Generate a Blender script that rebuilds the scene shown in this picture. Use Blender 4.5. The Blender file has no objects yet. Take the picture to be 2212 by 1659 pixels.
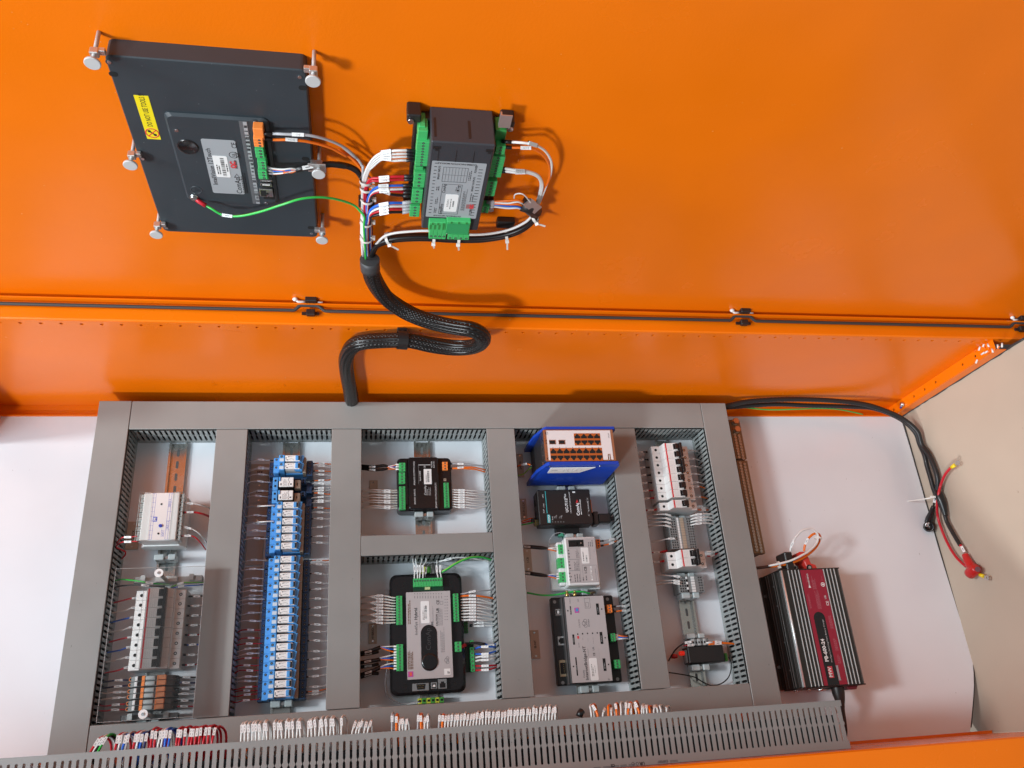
import bpy, math, random
from mathutils import Vector, Matrix
random.seed(7)
SC = bpy.context.scene
COL = SC.collection
S = 0.001                                   # all coordinates below are millimetres

# ---------------------------------------------------------------- camera
RX = Vector((0.9830894224781208, -0.06895701710349461, 0.16964703712067364))     # image right
RY = Vector((0.007467489782513659, -0.9105284104167559, -0.4133790638388496))    # image down
RZ = Vector((0.1829738342167615, 0.40765542265021326, -0.8946159133258771))      # viewing direction
CAM = Vector((505.1634, -685.7401, 1679.7106))
FPX = 1768.56
cd = bpy.data.cameras.new('camera'); cam = bpy.data.objects.new('camera', cd); COL.objects.link(cam)
cd.sensor_width = 36; cd.lens = 28.783; cd.clip_start = 0.02; cd.clip_end = 100
m = Matrix.Identity(4)
for i in range(3):
    m[i][0] = RX[i]; m[i][1] = -RY[i]; m[i][2] = -RZ[i]; m[i][3] = CAM[i]*S
cam.matrix_world = m
SC.camera = cam

# ---------------------------------------------------------------- light
w = bpy.data.worlds.new('World'); SC.world = w; w.use_nodes = True
wn = w.node_tree.nodes; wl = w.node_tree.links
bg = wn['Background']; bg.inputs[1].default_value = 0.30
tc = wn.new('ShaderNodeTexCoord'); sp = wn.new('ShaderNodeSeparateXYZ'); wl.new(tc.outputs['Generated'], sp.inputs[0])
rp = wn.new('ShaderNodeValToRGB'); wl.new(sp.outputs[0], rp.inputs[0])
mr = wn.new('ShaderNodeMapRange'); mr.inputs[1].default_value = -1; mr.inputs[2].default_value = 1
wl.new(sp.outputs[0], mr.inputs[0]); wl.new(mr.outputs[0], rp.inputs[0])
rp.color_ramp.elements[0].color = (0.95, 1.0, 1.08, 1); rp.color_ramp.elements[1].color = (0.5, 0.46, 0.44, 1)
wl.new(rp.outputs[0], bg.inputs[0])

def lamp(name, d, dist, size, power, col, target=(650, -250, 150)):
    l = bpy.data.lights.new(name, 'AREA'); l.shape = 'DISK'; l.size = size; l.energy = power; l.color = col
    o = bpy.data.objects.new(name, l); COL.objects.link(o)
    d = Vector(d).normalized()
    o.location = Vector(target)*S - d*dist
    o.rotation_euler = (-d).to_track_quat('Z', 'Y').to_euler()
    return o
lamp('window_lamp', (1.5, 1.85, -1.0), 7.5, 0.9, 385, (0.97, 0.98, 1.0))
lamp('workshop_lamp', (1.5, 0.05, -1.0), 6.5, 0.8, 235, (0.92, 0.98, 1.0))
lamp('skylight_lamp', (1.0, 0.35, -1.3), 3.0, 1.8, 60, (0.72, 0.89, 1.0), (50, -450, 0))
SC.view_settings.view_transform = 'Standard'; SC.view_settings.look = 'None'
SC.view_settings.exposure = 0.0; SC.view_settings.gamma = 1
SC.cycles.max_bounces = 8; SC.cycles.diffuse_bounces = 4; SC.cycles.glossy_bounces = 4
SC.cycles.transparent_max_bounces = 12

# ---------------------------------------------------------------- pixel -> place (each on the real plane it lies on)
TH = math.radians(1.971486); DY, DZ = 68.0, 450.0
DW = Vector((0, math.sin(TH), math.cos(TH))); DN = Vector((0, -math.cos(TH), math.sin(TH)))
FR = dict(A=(350,1550,2.074),B=(350,2200,2.013),C=(1350,1650,2.766),D=(1350,2150,2.37),E=(2000,1600,2.765),F=(2000,2050,2.2117),
 G=(2450,1600,2.0733),K=(2450,2150,1.898),H=(2700,1100,1.2763),M=(300,100,1.8436),N=(1300,350,1.8436),Q=(1200,1000,2.0109),
 R=(3200,2600,2.6587),T=(0,1150,2.765),U=(0,2600,3.16),V=(3400,1200,3.318),W=(1100,1150,4.424),X=(1350,2700,2.765),
 Y=(2150,2600,3.687),M2=(650,350,2.765),N2=(1580,480,3.318),P=(2950,1950,3.686),L=(3500,1700,2.553),J=(950,1720,3.858),
 S=(3000,2200,2.7644),O=(0,0,1/1.8228))
def ray(fr, x, y):
    ox, oy, s = FR[fr]; px = (ox+x/s)/1.8228; py = (oy+y/s)/1.8228
    return RX*((px-1106)/FPX) + RY*((py-829.5)/FPX) + RZ
def az(fr, x, y, z):
    d = ray(fr, x, y); return CAM + d*((z-CAM.z)/d.z)
def ay(fr, x, y, Y):
    d = ray(fr, x, y); return CAM + d*((Y-CAM.y)/d.y)
def ax(fr, x, y, X):
    d = ray(fr, x, y); return CAM + d*((X-CAM.x)/d.x)
def dl(fr, x, y, h):                       # door-local (x, u, height above the door skin)
    d = ray(fr, x, y); P0 = Vector((0, DY, DZ)) + DN*h
    P = CAM + d*(((P0-CAM).dot(DN))/d.dot(DN))
    return Vector((P.x, (P-P0).dot(DW), h))
def d2w(p): return Vector((p[0], DY, DZ)) + DW*p[1] + DN*p[2]
def dw(fr, x, y, h): return d2w(dl(fr, x, y, h))
DOORM = Matrix(((1, 0, 0, 0), (0, DW.y, DN.y, DY*S), (0, DW.z, DN.z, DZ*S), (0, 0, 0, 1)))
def rect(sp, fr, x0, y0, x1, y1, z):
    f = dl if sp == 'D' else az
    a = f(fr, x0, y0, z); b = f(fr, x1, y1, z)
    return min(a.x, b.x), max(a.x, b.x), min(a.y, b.y), max(a.y, b.y)

# ---------------------------------------------------------------- materials
MATS = {}
def mat(name, col, rough=0.5, metal=0.0, bump=0.0, bscale=400, var=0.0, vscale=8, coat=0.0, spec=0.5, emit=None, trans=None, wavy=0.0, specks=None):
    if name in MATS: return MATS[name]
    M = bpy.data.materials.new(name); M.use_nodes = True; MATS[name] = M
    nt = M.node_tree; N = nt.nodes; Lk = nt.links; b = N['Principled BSDF']
    b.inputs['Base Color'].default_value = (*col, 1); b.inputs['Roughness'].default_value = rough
    b.inputs['Metallic'].default_value = metal; b.inputs['Specular IOR Level'].default_value = spec
    if coat: b.inputs['Coat Weight'].default_value = coat; b.inputs['Coat Roughness'].default_value = 0.12
    if emit: b.inputs['Emission Color'].default_value = (*emit[:3], 1); b.inputs['Emission Strength'].default_value = emit[3]
    geo = N.new('ShaderNodeNewGeometry')
    if var:
        n = N.new('ShaderNodeTexNoise'); n.inputs['Scale'].default_value = vscale; n.inputs['Detail'].default_value = 6
        Lk.new(geo.outputs['Position'], n.inputs['Vector'])
        mx = N.new('ShaderNodeMix'); mx.data_type = 'RGBA'
        mx.inputs[6].default_value = (*[c*(1-var) for c in col], 1); mx.inputs[7].default_value = (*[min(1, c*(1+var)) for c in col], 1)
        Lk.new(n.outputs['Fac'], mx.inputs[0]); Lk.new(mx.outputs[2], b.inputs['Base Color'])
        r = N.new('ShaderNodeMapRange'); r.inputs[3].default_value = max(0.02, rough-0.08); r.inputs[4].default_value = rough+0.08
        Lk.new(n.outputs['Fac'], r.inputs[0]); Lk.new(r.outputs[0], b.inputs['Roughness'])
    if specks:                                       # small dust and scratches: (scale, threshold, colour)
        n3 = N.new('ShaderNodeTexNoise'); n3.inputs['Scale'].default_value = specks[0]; n3.inputs['Detail'].default_value = 2
        mp = N.new('ShaderNodeMapping'); mp.inputs['Scale'].default_value = (1, .35, 1); Lk.new(geo.outputs['Position'], mp.inputs[0]); Lk.new(mp.outputs[0], n3.inputs['Vector'])
        ms = N.new('ShaderNodeMapRange'); ms.inputs[1].default_value = specks[1]; ms.inputs[2].default_value = specks[1]+.03; Lk.new(n3.outputs['Fac'], ms.inputs[0])
        m3 = N.new('ShaderNodeMix'); m3.data_type = 'RGBA'; m3.inputs[7].default_value = (*specks[2], 1); Lk.new(ms.outputs[0], m3.inputs[0])
        if var: Lk.new(mx.outputs[2], m3.inputs[6])
        else: m3.inputs[6].default_value = (*col, 1)
        Lk.new(m3.outputs[2], b.inputs['Base Color'])
    wv_ = None
    if wavy:
        n4 = N.new('ShaderNodeTexNoise'); n4.inputs['Scale'].default_value = 5; n4.inputs['Detail'].default_value = 1
        Lk.new(geo.outputs['Position'], n4.inputs['Vector']); wv_ = N.new('ShaderNodeBump'); wv_.inputs['Strength'].default_value = 1; wv_.inputs['Distance'].default_value = wavy
        Lk.new(n4.outputs['Fac'], wv_.inputs['Height']); Lk.new(wv_.outputs[0], b.inputs['Normal'])
    if bump:
        n2 = N.new('ShaderNodeTexNoise'); n2.inputs['Scale'].default_value = bscale; n2.inputs['Detail'].default_value = 3
        Lk.new(geo.outputs['Position'], n2.inputs['Vector'])
        bp = N.new('ShaderNodeBump'); bp.inputs['Strength'].default_value = bump; bp.inputs['Distance'].default_value = 0.0006
        Lk.new(n2.outputs['Fac'], bp.inputs['Height']); Lk.new(bp.outputs[0], b.inputs['Normal'])
        if wv_: Lk.new(wv_.outputs[0], bp.inputs['Normal'])
    if trans:
        tr = N.new('ShaderNodeBsdfTransparent'); tr.inputs[0].default_value = (*trans, 1)
        mx = N.new('ShaderNodeMixShader'); fr_ = N.new('ShaderNodeFresnel'); fr_.inputs[0].default_value = 1.45
        gl = N.new('ShaderNodeBsdfGlossy'); gl.inputs['Roughness'].default_value = rough
        Lk.new(fr_.outputs[0], mx.inputs[0]); Lk.new(tr.outputs[0], mx.inputs[1]); Lk.new(gl.outputs[0], mx.inputs[2])
        Lk.new(mx.outputs[0], N['Material Output'].inputs[0])
    return M
ORANGE = mat('orange_powder_coat', (0.83, 0.172, 0.002), 0.25, bump=0.22, bscale=330, var=0.05, vscale=7, wavy=0.004, spec=0.34, specks=(260, .775, (.85, .42, .22)))
WHITE = mat('white_gloss_plate', (0.78, 0.80, 0.835), 0.16, var=0.04, vscale=9, wavy=0.003, specks=(240, .765, (.42, .40, .40)))
DUCT = mat('grey_pvc', (0.265, 0.262, 0.25), 0.40, bump=0.05, bscale=900, var=0.08, vscale=14, wavy=0.002, specks=(260, .765, (.12, .11, .11)))
DUCTW = mat('grey_pvc_wall', (0.30, 0.325, 0.32), 0.45, var=0.05, vscale=20)
CARD = mat('beige_board', (0.475, 0.395, 0.31), 0.7, bump=0.15, bscale=60, var=0.09, vscale=6, wavy=0.006, specks=(130, .765, (.34, .26, .20)))
CONC = mat('grey_floor', (0.22, 0.21, 0.19), 0.8, bump=0.2, bscale=50, var=0.15, vscale=14)
RUBBER = mat('black_rubber', (0.035, 0.033, 0.033), 0.6)
BLACK = mat('black_plastic', (0.016, 0.014, 0.014), 0.42, bump=0.08, bscale=1500)
BLACKG = mat('black_gloss_plastic', (0.012, 0.011, 0.012), 0.22)
HOLE = mat('dark_hole', (0.006, 0.006, 0.006), 0.9)  # near-black; on holes and recesses it stands in for their shade
SLATE = mat('slate_grey_coat', (0.030, 0.040, 0.048), 0.42, bump=0.12, bscale=900, var=0.15, vscale=16, specks=(330, .75, (.12, .13, .14)))
MODGREY = mat('dark_grey_plastic', (0.036, 0.038, 0.045), 0.45, bump=0.1, bscale=1500)
GREEN = mat('green_plastic', (0.055, 0.44, 0.13), 0.38, var=0.05, vscale=60)
ORPL = mat('orange_plastic', (0.90, 0.25, 0.05), 0.38, var=0.05, vscale=60)
WPL = mat('white_plastic', (0.78, 0.775, 0.76), 0.38, var=0.03, vscale=40)
LGREY = mat('light_grey_plastic', (0.46, 0.50, 0.50), 0.42, var=0.05, vscale=40)
MGREY = mat('mid_grey_plastic', (0.16, 0.17, 0.17), 0.45, var=0.05, vscale=40)
BLUE = mat('sky_blue_plastic', (0.085, 0.33, 0.72), 0.40, var=0.05, vscale=60)
BLUESHADE = mat('shaded_navy_plastic', (0.028, 0.075, 0.17), 0.42, var=0.08, vscale=60)  # darker copy of the socket blue, shade on the low steps put into colour
COBALT = mat('cobalt_blue_paint', (0.008, 0.05, 0.38), 0.35, bump=0.06, bscale=900)
BEIGE = mat('beige_plastic', (0.42, 0.33, 0.25), 0.45)
STEEL = mat('bright_steel', (0.62, 0.62, 0.62), 0.28, metal=1.0, var=0.06, vscale=60)
ZINC = mat('zinc_rail', (0.60, 0.60, 0.57), 0.26, metal=1.0, var=0.08, vscale=25)
BRASS = mat('brass', (0.22, 0.15, 0.085), 0.5, metal=0.6, var=0.25, vscale=90)
COPPER = mat('copper_nut', (0.60, 0.42, 0.30), 0.35, metal=1.0, var=0.2, vscale=90)
GOLD = mat('gold_contact', (0.85, 0.6, 0.22), 0.3, metal=1.0)
LABEL = mat('white_sticker', (0.80, 0.80, 0.79), 0.40)
LABELG = mat('grey_sticker', (0.34, 0.36, 0.38), 0.42)
LABELD = mat('dark_grey_sticker', (0.11, 0.115, 0.125), 0.42)
PANEL = mat('silver_grey_panel', (0.46, 0.43, 0.43), 0.38, var=0.03, vscale=30)
PINKP = mat('pale_front_panel', (0.70, 0.66, 0.66), 0.34)
YEL = mat('yellow_sticker', (0.85, 0.68, 0.01), 0.4)
YELP = mat('yellow_sleeve', (0.85, 0.62, 0.01), 0.4)
INK = mat('black_ink', (0.012, 0.012, 0.014), 0.5)
INKG = mat('grey_ink', (0.10, 0.10, 0.11), 0.5)
INKL = mat('light_ink', (0.55, 0.55, 0.55), 0.5)
INKW = mat('white_ink', (0.8, 0.8, 0.8), 0.5)
INKR = mat('red_ink', (0.65, 0.03, 0.04), 0.5)
INKB = mat('blue_ink', (0.03, 0.06, 0.45), 0.5)
TEAL = mat('teal_ink', (0.03, 0.42, 0.45), 0.45)
CRIM = mat('crimson_label', (0.30, 0.012, 0.035), 0.40)
REDP = mat('red_plastic', (0.50, 0.018, 0.018), 0.35)
REDL = mat('red_indicator', (0.6, 0.02, 0.015), 0.3, emit=(1.0, 0.03, 0.01, 0.35))
CHG = mat('black_anodised', (0.030, 0.029, 0.026), 0.35, metal=0.3, bump=0.05, bscale=900)
ENGR = mat('wood_tone_tag', (0.52, 0.42, 0.34), 0.5)
CLEAR = mat('clear_acrylic', (1, 1, 1), 0.05, trans=(0.985, 0.98, 0.975))
COVERM = mat('clear_cover_plastic', (1, 1, 1), 0.15, trans=(0.93, 0.93, 0.92))
COVERM.node_tree.nodes['Fresnel'].inputs[0].default_value = 1.18
CLEARS = mat('clear_sleeve', (1, 1, 1), 0.12, trans=(0.86, 0.86, 0.86))
TIE = mat('natural_nylon', (0.72, 0.69, 0.64), 0.35)
W_WHITE = mat('wire_white', (0.74, 0.73, 0.71), 0.38)
W_GREY = mat('wire_grey', (0.40, 0.40, 0.42), 0.38)
W_RED = mat('wire_red', (0.52, 0.012, 0.025), 0.35)
W_ORANGE = mat('wire_orange', (0.86, 0.17, 0.008), 0.38)
W_BLUE = mat('wire_blue', (0.02, 0.13, 0.60), 0.35)
W_BLACK = mat('wire_black', (0.010, 0.010, 0.011), 0.38)
W_NAVY = mat('wire_navy', (0.015, 0.02, 0.09), 0.4)
W_DGREEN = mat('wire_green', (0.02, 0.42, 0.05), 0.35)
W_VIO = mat('wire_violet', (0.10, 0.02, 0.35), 0.4)
def gy_mat():
    M = mat('wire_green_yellow', (0.03, 0.5, 0.08), 0.32)
    nt = M.node_tree; N = nt.nodes; Lk = nt.links
    a = N.new('ShaderNodeAttribute'); a.attribute_name = 'stripe'
    mx = N.new('ShaderNodeMix'); mx.data_type = 'RGBA'
    mx.inputs[6].default_value = (0.03, 0.48, 0.08, 1); mx.inputs[7].default_value = (0.5, 0.65, 0.03, 1)
    Lk.new(a.outputs['Fac'], mx.inputs[0]); Lk.new(mx.outputs[2], N['Principled BSDF'].inputs['Base Color'])
    return M
W_GY = gy_mat()
def braid_mat():
    M = mat('braided_black_sleeve', (0.010, 0.0095, 0.010), 0.30)
    nt = M.node_tree; N = nt.nodes; Lk = nt.links; b = N['Principled BSDF']
    uv = N.new('ShaderNodeUVMap')
    bp = N.new('ShaderNodeBump'); bp.inputs['Strength'].default_value = 1.0; bp.inputs['Distance'].default_value = 0.0012
    ws = []
    for sgn in (1, -1):
        mp = N.new('ShaderNodeMapping'); mp.inputs['Rotation'].default_value = (0, 0, sgn*math.radians(52)); mp.inputs['Scale'].default_value = (1, 1, 1)
        Lk.new(uv.outputs[0], mp.inputs[0])
        wv = N.new('ShaderNodeTexWave'); wv.inputs['Scale'].default_value = 0.075; Lk.new(mp.outputs[0], wv.inputs[0]); ws.append(wv)
    mu = N.new('ShaderNodeMath'); mu.operation = 'MULTIPLY'; Lk.new(ws[0].outputs['Fac'], mu.inputs[0]); Lk.new(ws[1].outputs['Fac'], mu.inputs[1])
    Lk.new(mu.outputs[0], bp.inputs['Height']); Lk.new(bp.outputs[0], b.inputs['Normal'])
    mx = N.new('ShaderNodeMix'); mx.data_type = 'RGBA'; mx.inputs[6].default_value = (0.006, 0.006, 0.006, 1); mx.inputs[7].default_value = (0.07, 0.07, 0.073, 1)
    pw = N.new('ShaderNodeMath'); pw.operation = 'POWER'; pw.inputs[1].default_value = 2.5; Lk.new(mu.outputs[0], pw.inputs[0])
    Lk.new(pw.outputs[0], mx.inputs[0]); Lk.new(mx.outputs[2], b.inputs['Base Color'])
    return M
BRAID = braid_mat()

# ---------------------------------------------------------------- mesh builder
class MB:
    def __init__(s): s.v = []; s.f = []; s.m = []; s.sm = []; s.uv = None; s.st = None
    def add(s, vs, fs, mi=0, smooth=False):
        k = len(s.v); s.v += [Vector(q) for q in vs]
        for q in fs: s.f.append([k+i for i in q]); s.m.append(mi); s.sm.append(smooth)
        return s
    def box(s, x0, x1, y0, y1, z0, z1, mi=0):
        return s.add([(x0,y0,z0),(x1,y0,z0),(x1,y1,z0),(x0,y1,z0),(x0,y0,z1),(x1,y0,z1),(x1,y1,z1),(x0,y1,z1)],
                     [(3,2,1,0),(4,5,6,7),(0,1,5,4),(1,2,6,5),(2,3,7,6),(3,0,4,7)], mi)
    def cbox(s, x0, x1, y0, y1, z0, z1, c=0.8, mi=0):
        c = min(c, (x1-x0)*.35, (y1-y0)*.35, (z1-z0)*.35)
        X = (x0, x1); Y = (y0, y1); Z = (z0, z1); V = []; idx = {}
        for i in (0, 1):
            for j in (0, 1):
                for k in (0, 1):
                    sx = c if i == 0 else -c; sy = c if j == 0 else -c; sz = c if k == 0 else -c
                    for a, q in (('x', (X[i], Y[j]+sy, Z[k]+sz)), ('y', (X[i]+sx, Y[j], Z[k]+sz)), ('z', (X[i]+sx, Y[j]+sy, Z[k]))):
                        idx[(i, j, k, a)] = len(V); V.append(q)
        g = lambda i, j, k, a: idx[(i, j, k, a)]
        F = []
        for i in (0, 1): F.append([g(i,0,0,'x'), g(i,1,0,'x'), g(i,1,1,'x'), g(i,0,1,'x')])
        for j in (0, 1): F.append([g(0,j,0,'y'), g(1,j,0,'y'), g(1,j,1,'y'), g(0,j,1,'y')])
        for k in (0, 1): F.append([g(0,0,k,'z'), g(1,0,k,'z'), g(1,1,k,'z'), g(0,1,k,'z')])
        for j in (0, 1):
            for k in (0, 1): F.append([g(0,j,k,'y'), g(1,j,k,'y'), g(1,j,k,'z'), g(0,j,k,'z')])
        for i in (0, 1):
            for k in (0, 1): F.append([g(i,0,k,'x'), g(i,1,k,'x'), g(i,1,k,'z'), g(i,0,k,'z')])
        for i in (0, 1):
            for j in (0, 1): F.append([g(i,j,0,'x'), g(i,j,1,'x'), g(i,j,1,'y'), g(i,j,0,'y')])
        for i in (0, 1):
            for j in (0, 1):
                for k in (0, 1): F.append([g(i,j,k,'x'), g(i,j,k,'y'), g(i,j,k,'z')])
        ctr = Vector(((x0+x1)/2, (y0+y1)/2, (z0+z1)/2)); F2 = []
        for q in F:
            a, b, d = Vector(V[q[0]]), Vector(V[q[1]]), Vector(V[q[2]])
            n = (b-a).cross(d-a); mid = sum((Vector(V[t]) for t in q), Vector())/len(q)
            F2.append(q if n.dot(mid-ctr) > 0 else q[::-1])
        return s.add(V, F2, mi)
    def prism(s, out, z0, z1, mi=0, axis='z', c=0.0, mi_top=None):
        # outline in the two other axes (x,y) / (y,z for axis x) / (x,z for axis y), extruded along axis
        a = sum(out[i][0]*out[(i+1) % len(out)][1]-out[(i+1) % len(out)][0]*out[i][1] for i in range(len(out)))
        if a < 0: out = out[::-1]
        n = len(out)
        def P(u, v, t): return (u, v, t) if axis == 'z' else (t, u, v) if axis == 'x' else (u, t, v)
        cx = sum(q[0] for q in out)/n; cy = sum(q[1] for q in out)/n
        rings = [(z0, out)]
        if c:
            def ins(o):
                r = []
                for (u, v) in o:
                    du, dv = u-cx, v-cy; r.append((u-math.copysign(min(c, abs(du)), du), v-math.copysign(min(c, abs(dv)), dv)))
                return r
            rings += [(z1-c, out), (z1, ins(out))]
        else: rings += [(z1, out)]
        V = [P(u, v, t) for t, o in rings for u, v in o]; F = []
        for r in range(len(rings)-1):
            for i in range(n):
                j = (i+1) % n; F.append([r*n+i, r*n+j, (r+1)*n+j, (r+1)*n+i])
        F.append(list(range(n))[::-1]); k = (len(rings)-1)*n; top = [k+i for i in range(n)]
        if axis == 'y': F = [q[::-1] for q in F]; top = top[::-1]
        s.add(V, F, mi); kk = len(s.v)-len(V)
        s.f.append([kk+i for i in top]); s.m.append(mi if mi_top is None else mi_top); s.sm.append(False)
        return s
    def cyl(s, c, r, h, axis='z', n=16, mi=0, r2=None, mi_top=None, smooth=True):
        r2 = r if r2 is None else r2; c = Vector(c)
        A = {'z': (Vector((1,0,0)), Vector((0,1,0)), Vector((0,0,1))), 'x': (Vector((0,1,0)), Vector((0,0,1)), Vector((1,0,0))),
             'y': (Vector((0,0,1)), Vector((1,0,0)), Vector((0,1,0)))}
        if isinstance(axis, str): u, v, w_ = A[axis]
        else:
            w_ = Vector(axis).normalized(); u = w_.orthogonal().normalized(); v = w_.cross(u)
        V = []
        for t, rr in ((0, r), (h, r2)):
            for i in range(n):
                a = 2*math.pi*i/n; V.append(c+w_*t+u*(rr*math.cos(a))+v*(rr*math.sin(a)))
        s.add(V, [[i, (i+1) % n, n+(i+1) % n, n+i] for i in range(n)], mi, smooth)
        k = len(s.v)-len(V)
        s.f.append([k+i for i in range(n)][::-1]); s.m.append(mi); s.sm.append(False)
        s.f.append([k+n+i for i in range(n)]); s.m.append(mi if mi_top is None else mi_top); s.sm.append(False)
        return s
    def tube(s, pts, r, n=8, mi=0, cap=True, flat=None, uv=False, rib=0):
        # flat=(k, direction): squashed to k along a direction
        P = [Vector(q) for q in pts]; L = len(P); T = []
        for i in range(L): T.append(((P[min(i+1, L-1)]-P[max(i-1, 0)])).normalized())
        u = T[0].orthogonal().normalized(); V = []; acc = 0; uvs = []
        for i in range(L):
            if i: u = (u-T[i]*u.dot(T[i])).normalized(); acc += (P[i]-P[i-1]).length
            v = T[i].cross(u); rr = r(i/(L-1)) if callable(r) else r
            if rib and i % 2: rr *= 1-rib
            for j in range(n):
                a = 2*math.pi*j/n; o = u*math.cos(a)*rr+v*math.sin(a)*rr
                if flat: d = Vector(flat[1]).normalized(); o = o - d*(o.dot(d)*(1-flat[0]))
                V.append(P[i]+o); uvs.append((acc, j/n*2*math.pi*(r(0.5) if callable(r) else r)))
        F = [[i*n+j, i*n+(j+1) % n, (i+1)*n+(j+1) % n, (i+1)*n+j] for i in range(L-1) for j in range(n)]
        if uv:
            s.uv = []
            for i in range(L-1):
                for j in range(n):
                    b = uvs[i*n+j]; c2 = uvs[(i+1)*n+j]; dv = 2*math.pi*(r(0.5) if callable(r) else r)/n
                    s.uv.append([(b[0], b[1]), (b[0], b[1]+dv), (c2[0], c2[1]+dv), (c2[0], c2[1])])
        if s.st is not None: s.st += [(1.0 if j == 0 else 0.0) for i in range(L) for j in range(n)]
        s.add(V, F, mi, True)
        if cap:
            k = len(s.v)-len(V)
            s.f.append([k+j for j in range(n)][::-1]); s.m.append(mi); s.sm.append(False)
            s.f.append([k+(L-1)*n+j for j in range(n)]); s.m.append(mi); s.sm.append(False)
            if uv: s.uv += [[(0, 0)]*n, [(0, 0)]*n]
        return s
    def lathe(s, c, prof, axis='z', n=20, mi=0, smooth=True):
        c = Vector(c); w_ = {'z': Vector((0,0,1)), 'x': Vector((1,0,0)), 'y': Vector((0,1,0))}[axis] if isinstance(axis, str) else Vector(axis).normalized()
        u = w_.orthogonal().normalized(); v = w_.cross(u); V = []
        for r, t in prof:
            for i in range(n):
                a = 2*math.pi*i/n; V.append(c+w_*t+(u*math.cos(a)+v*math.sin(a))*r)
        F = [[k*n+i, k*n+(i+1) % n, (k+1)*n+(i+1) % n, (k+1)*n+i] for k in range(len(prof)-1) for i in range(n)]
        return s.add(V, F, mi, smooth)
    def obox(s, c, t, up, l, w_, h, mi=0):          # oriented box, centre c, along t, thickness h along up
        t = Vector(t).normalized(); up = Vector(up); up = (up-t*up.dot(t)).normalized(); b = up.cross(t); c = Vector(c)
        V = [c+t*(l/2*i)+b*(w_/2*j)+up*(h/2*k) for k in (-1, 1) for i, j in ((-1,-1),(1,-1),(1,1),(-1,1))]
        return s.add(V, [(0,1,2,3),(7,6,5,4),(0,4,5,1),(1,5,6,2),(2,6,7,3),(3,7,4,0)], mi)
    def mesh(s, name, mats, org=(0, 0, 0)):
        me = bpy.data.meshes.new(name); o = Vector(org)
        me.from_pydata([tuple((q-o)*S) for q in s.v], [], s.f)
        for M in (mats if isinstance(mats, (list, tuple)) else [mats]): me.materials.append(M)
        me.polygons.foreach_set('material_index', s.m); me.polygons.foreach_set('use_smooth', s.sm)
        if s.uv:
            L = me.uv_layers.new(name='UVMap'); flat = [c for q in s.uv for c in q]
            for i, c in enumerate(flat[:len(L.data)]): L.data[i].uv = c
        if s.st:
            at_ = me.attributes.new('stripe', 'FLOAT', 'POINT')
            at_.data.foreach_set('value', (s.st+[0.0]*len(s.v))[:len(s.v)])
        me.update(); return me

ORG = {}; SPACE = {}
def place(o, org, sp):
    ORG[o.name] = Vector(org); SPACE[o.name] = sp
    Mx = Matrix.Translation(Vector(org)*S)
    o.matrix_world = (DOORM @ Mx) if sp == 'D' else Mx
def tag(o, label=None, cat=None, group=None, kind=None):
    if label: o['label'] = label
    if cat: o['category'] = cat
    if group: o['group'] = group
    if kind: o['kind'] = kind
    return o
def thing(name, label, cat, org, sp='P', group=None):
    o = bpy.data.objects.new(name, None); COL.objects.link(o); o.empty_display_size = 0.01
    place(o, org, sp); return tag(o, label, cat, group)
def solo(name, mb, mats, label, cat, org, sp='P', group=None, kind=None):      # a thing that is itself a mesh
    o = bpy.data.objects.new(name, mb.mesh(name, mats, org)); COL.objects.link(o); place(o, org, sp)
    return tag(o, label, cat, group, kind)
def part(name, mb, mats, parent, label=None, kind=None):
    po = ORG[parent.name]
    o = bpy.data.objects.new(name, mb.mesh(name, mats, po)); COL.objects.link(o); o.parent = parent
    ORG[o.name] = po; SPACE[o.name] = SPACE[parent.name]
    return tag(o, label, kind=kind)
def share(name, me, parent, off, label=None):                                   # part made of a shared mesh
    o = bpy.data.objects.new(name, me); COL.objects.link(o); o.parent = parent
    o.location = (Vector(off)-ORG[parent.name])*S; ORG[o.name] = Vector(off); SPACE[o.name] = SPACE[parent.name]
    return o
def dup_tree(o, org=None, label=None, parent=None):
    c = o.copy(); COL.objects.link(c)
    if parent: c.parent = parent
    if org is not None: c.location = Vector(org)*S; ORG[c.name] = Vector(org)
    if label: c['label'] = label
    for ch in list(o.children): dup_tree(ch, parent=c)
    return c
def text(s_, size, c, parent, mt, rot=90, align='CENTER', sx=1.0, name='lettering', bold=0.0):
    cu = bpy.data.curves.new('t', 'FONT'); cu.body = s_; cu.size = size*S; cu.align_x = align; cu.align_y = 'CENTER'
    cu.resolution_u = 2; cu.offset = bold*S
    t = bpy.data.objects.new('t', cu); COL.objects.link(t)
    dg = bpy.context.evaluated_depsgraph_get(); dg.update()
    me = bpy.data.meshes.new_from_object(t.evaluated_get(dg)); bpy.data.objects.remove(t); bpy.data.curves.remove(cu)
    me.materials.clear(); me.materials.append(mt)
    me.transform(Matrix.Translation((Vector(c)-ORG[parent.name])*S) @ Matrix.Rotation(math.radians(rot), 4, 'Z') @ Matrix.Diagonal((sx, 1, 1, 1)))
    o = bpy.data.objects.new(name, me); COL.objects.link(o); o.parent = parent; ORG[o.name] = ORG[parent.name]; SPACE[o.name] = SPACE[parent.name]
    return o
def text_mesh(s_, size):
    cu = bpy.data.curves.new('t', 'FONT'); cu.body = s_; cu.size = size*S; cu.align_x = 'CENTER'; cu.align_y = 'CENTER'; cu.resolution_u = 1
    t = bpy.data.objects.new('t', cu); COL.objects.link(t); dg = bpy.context.evaluated_depsgraph_get(); dg.update()
    me = bpy.data.meshes.new_from_object(t.evaluated_get(dg)); bpy.data.objects.remove(t); bpy.data.curves.remove(cu); me.materials.clear(); return me
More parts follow.
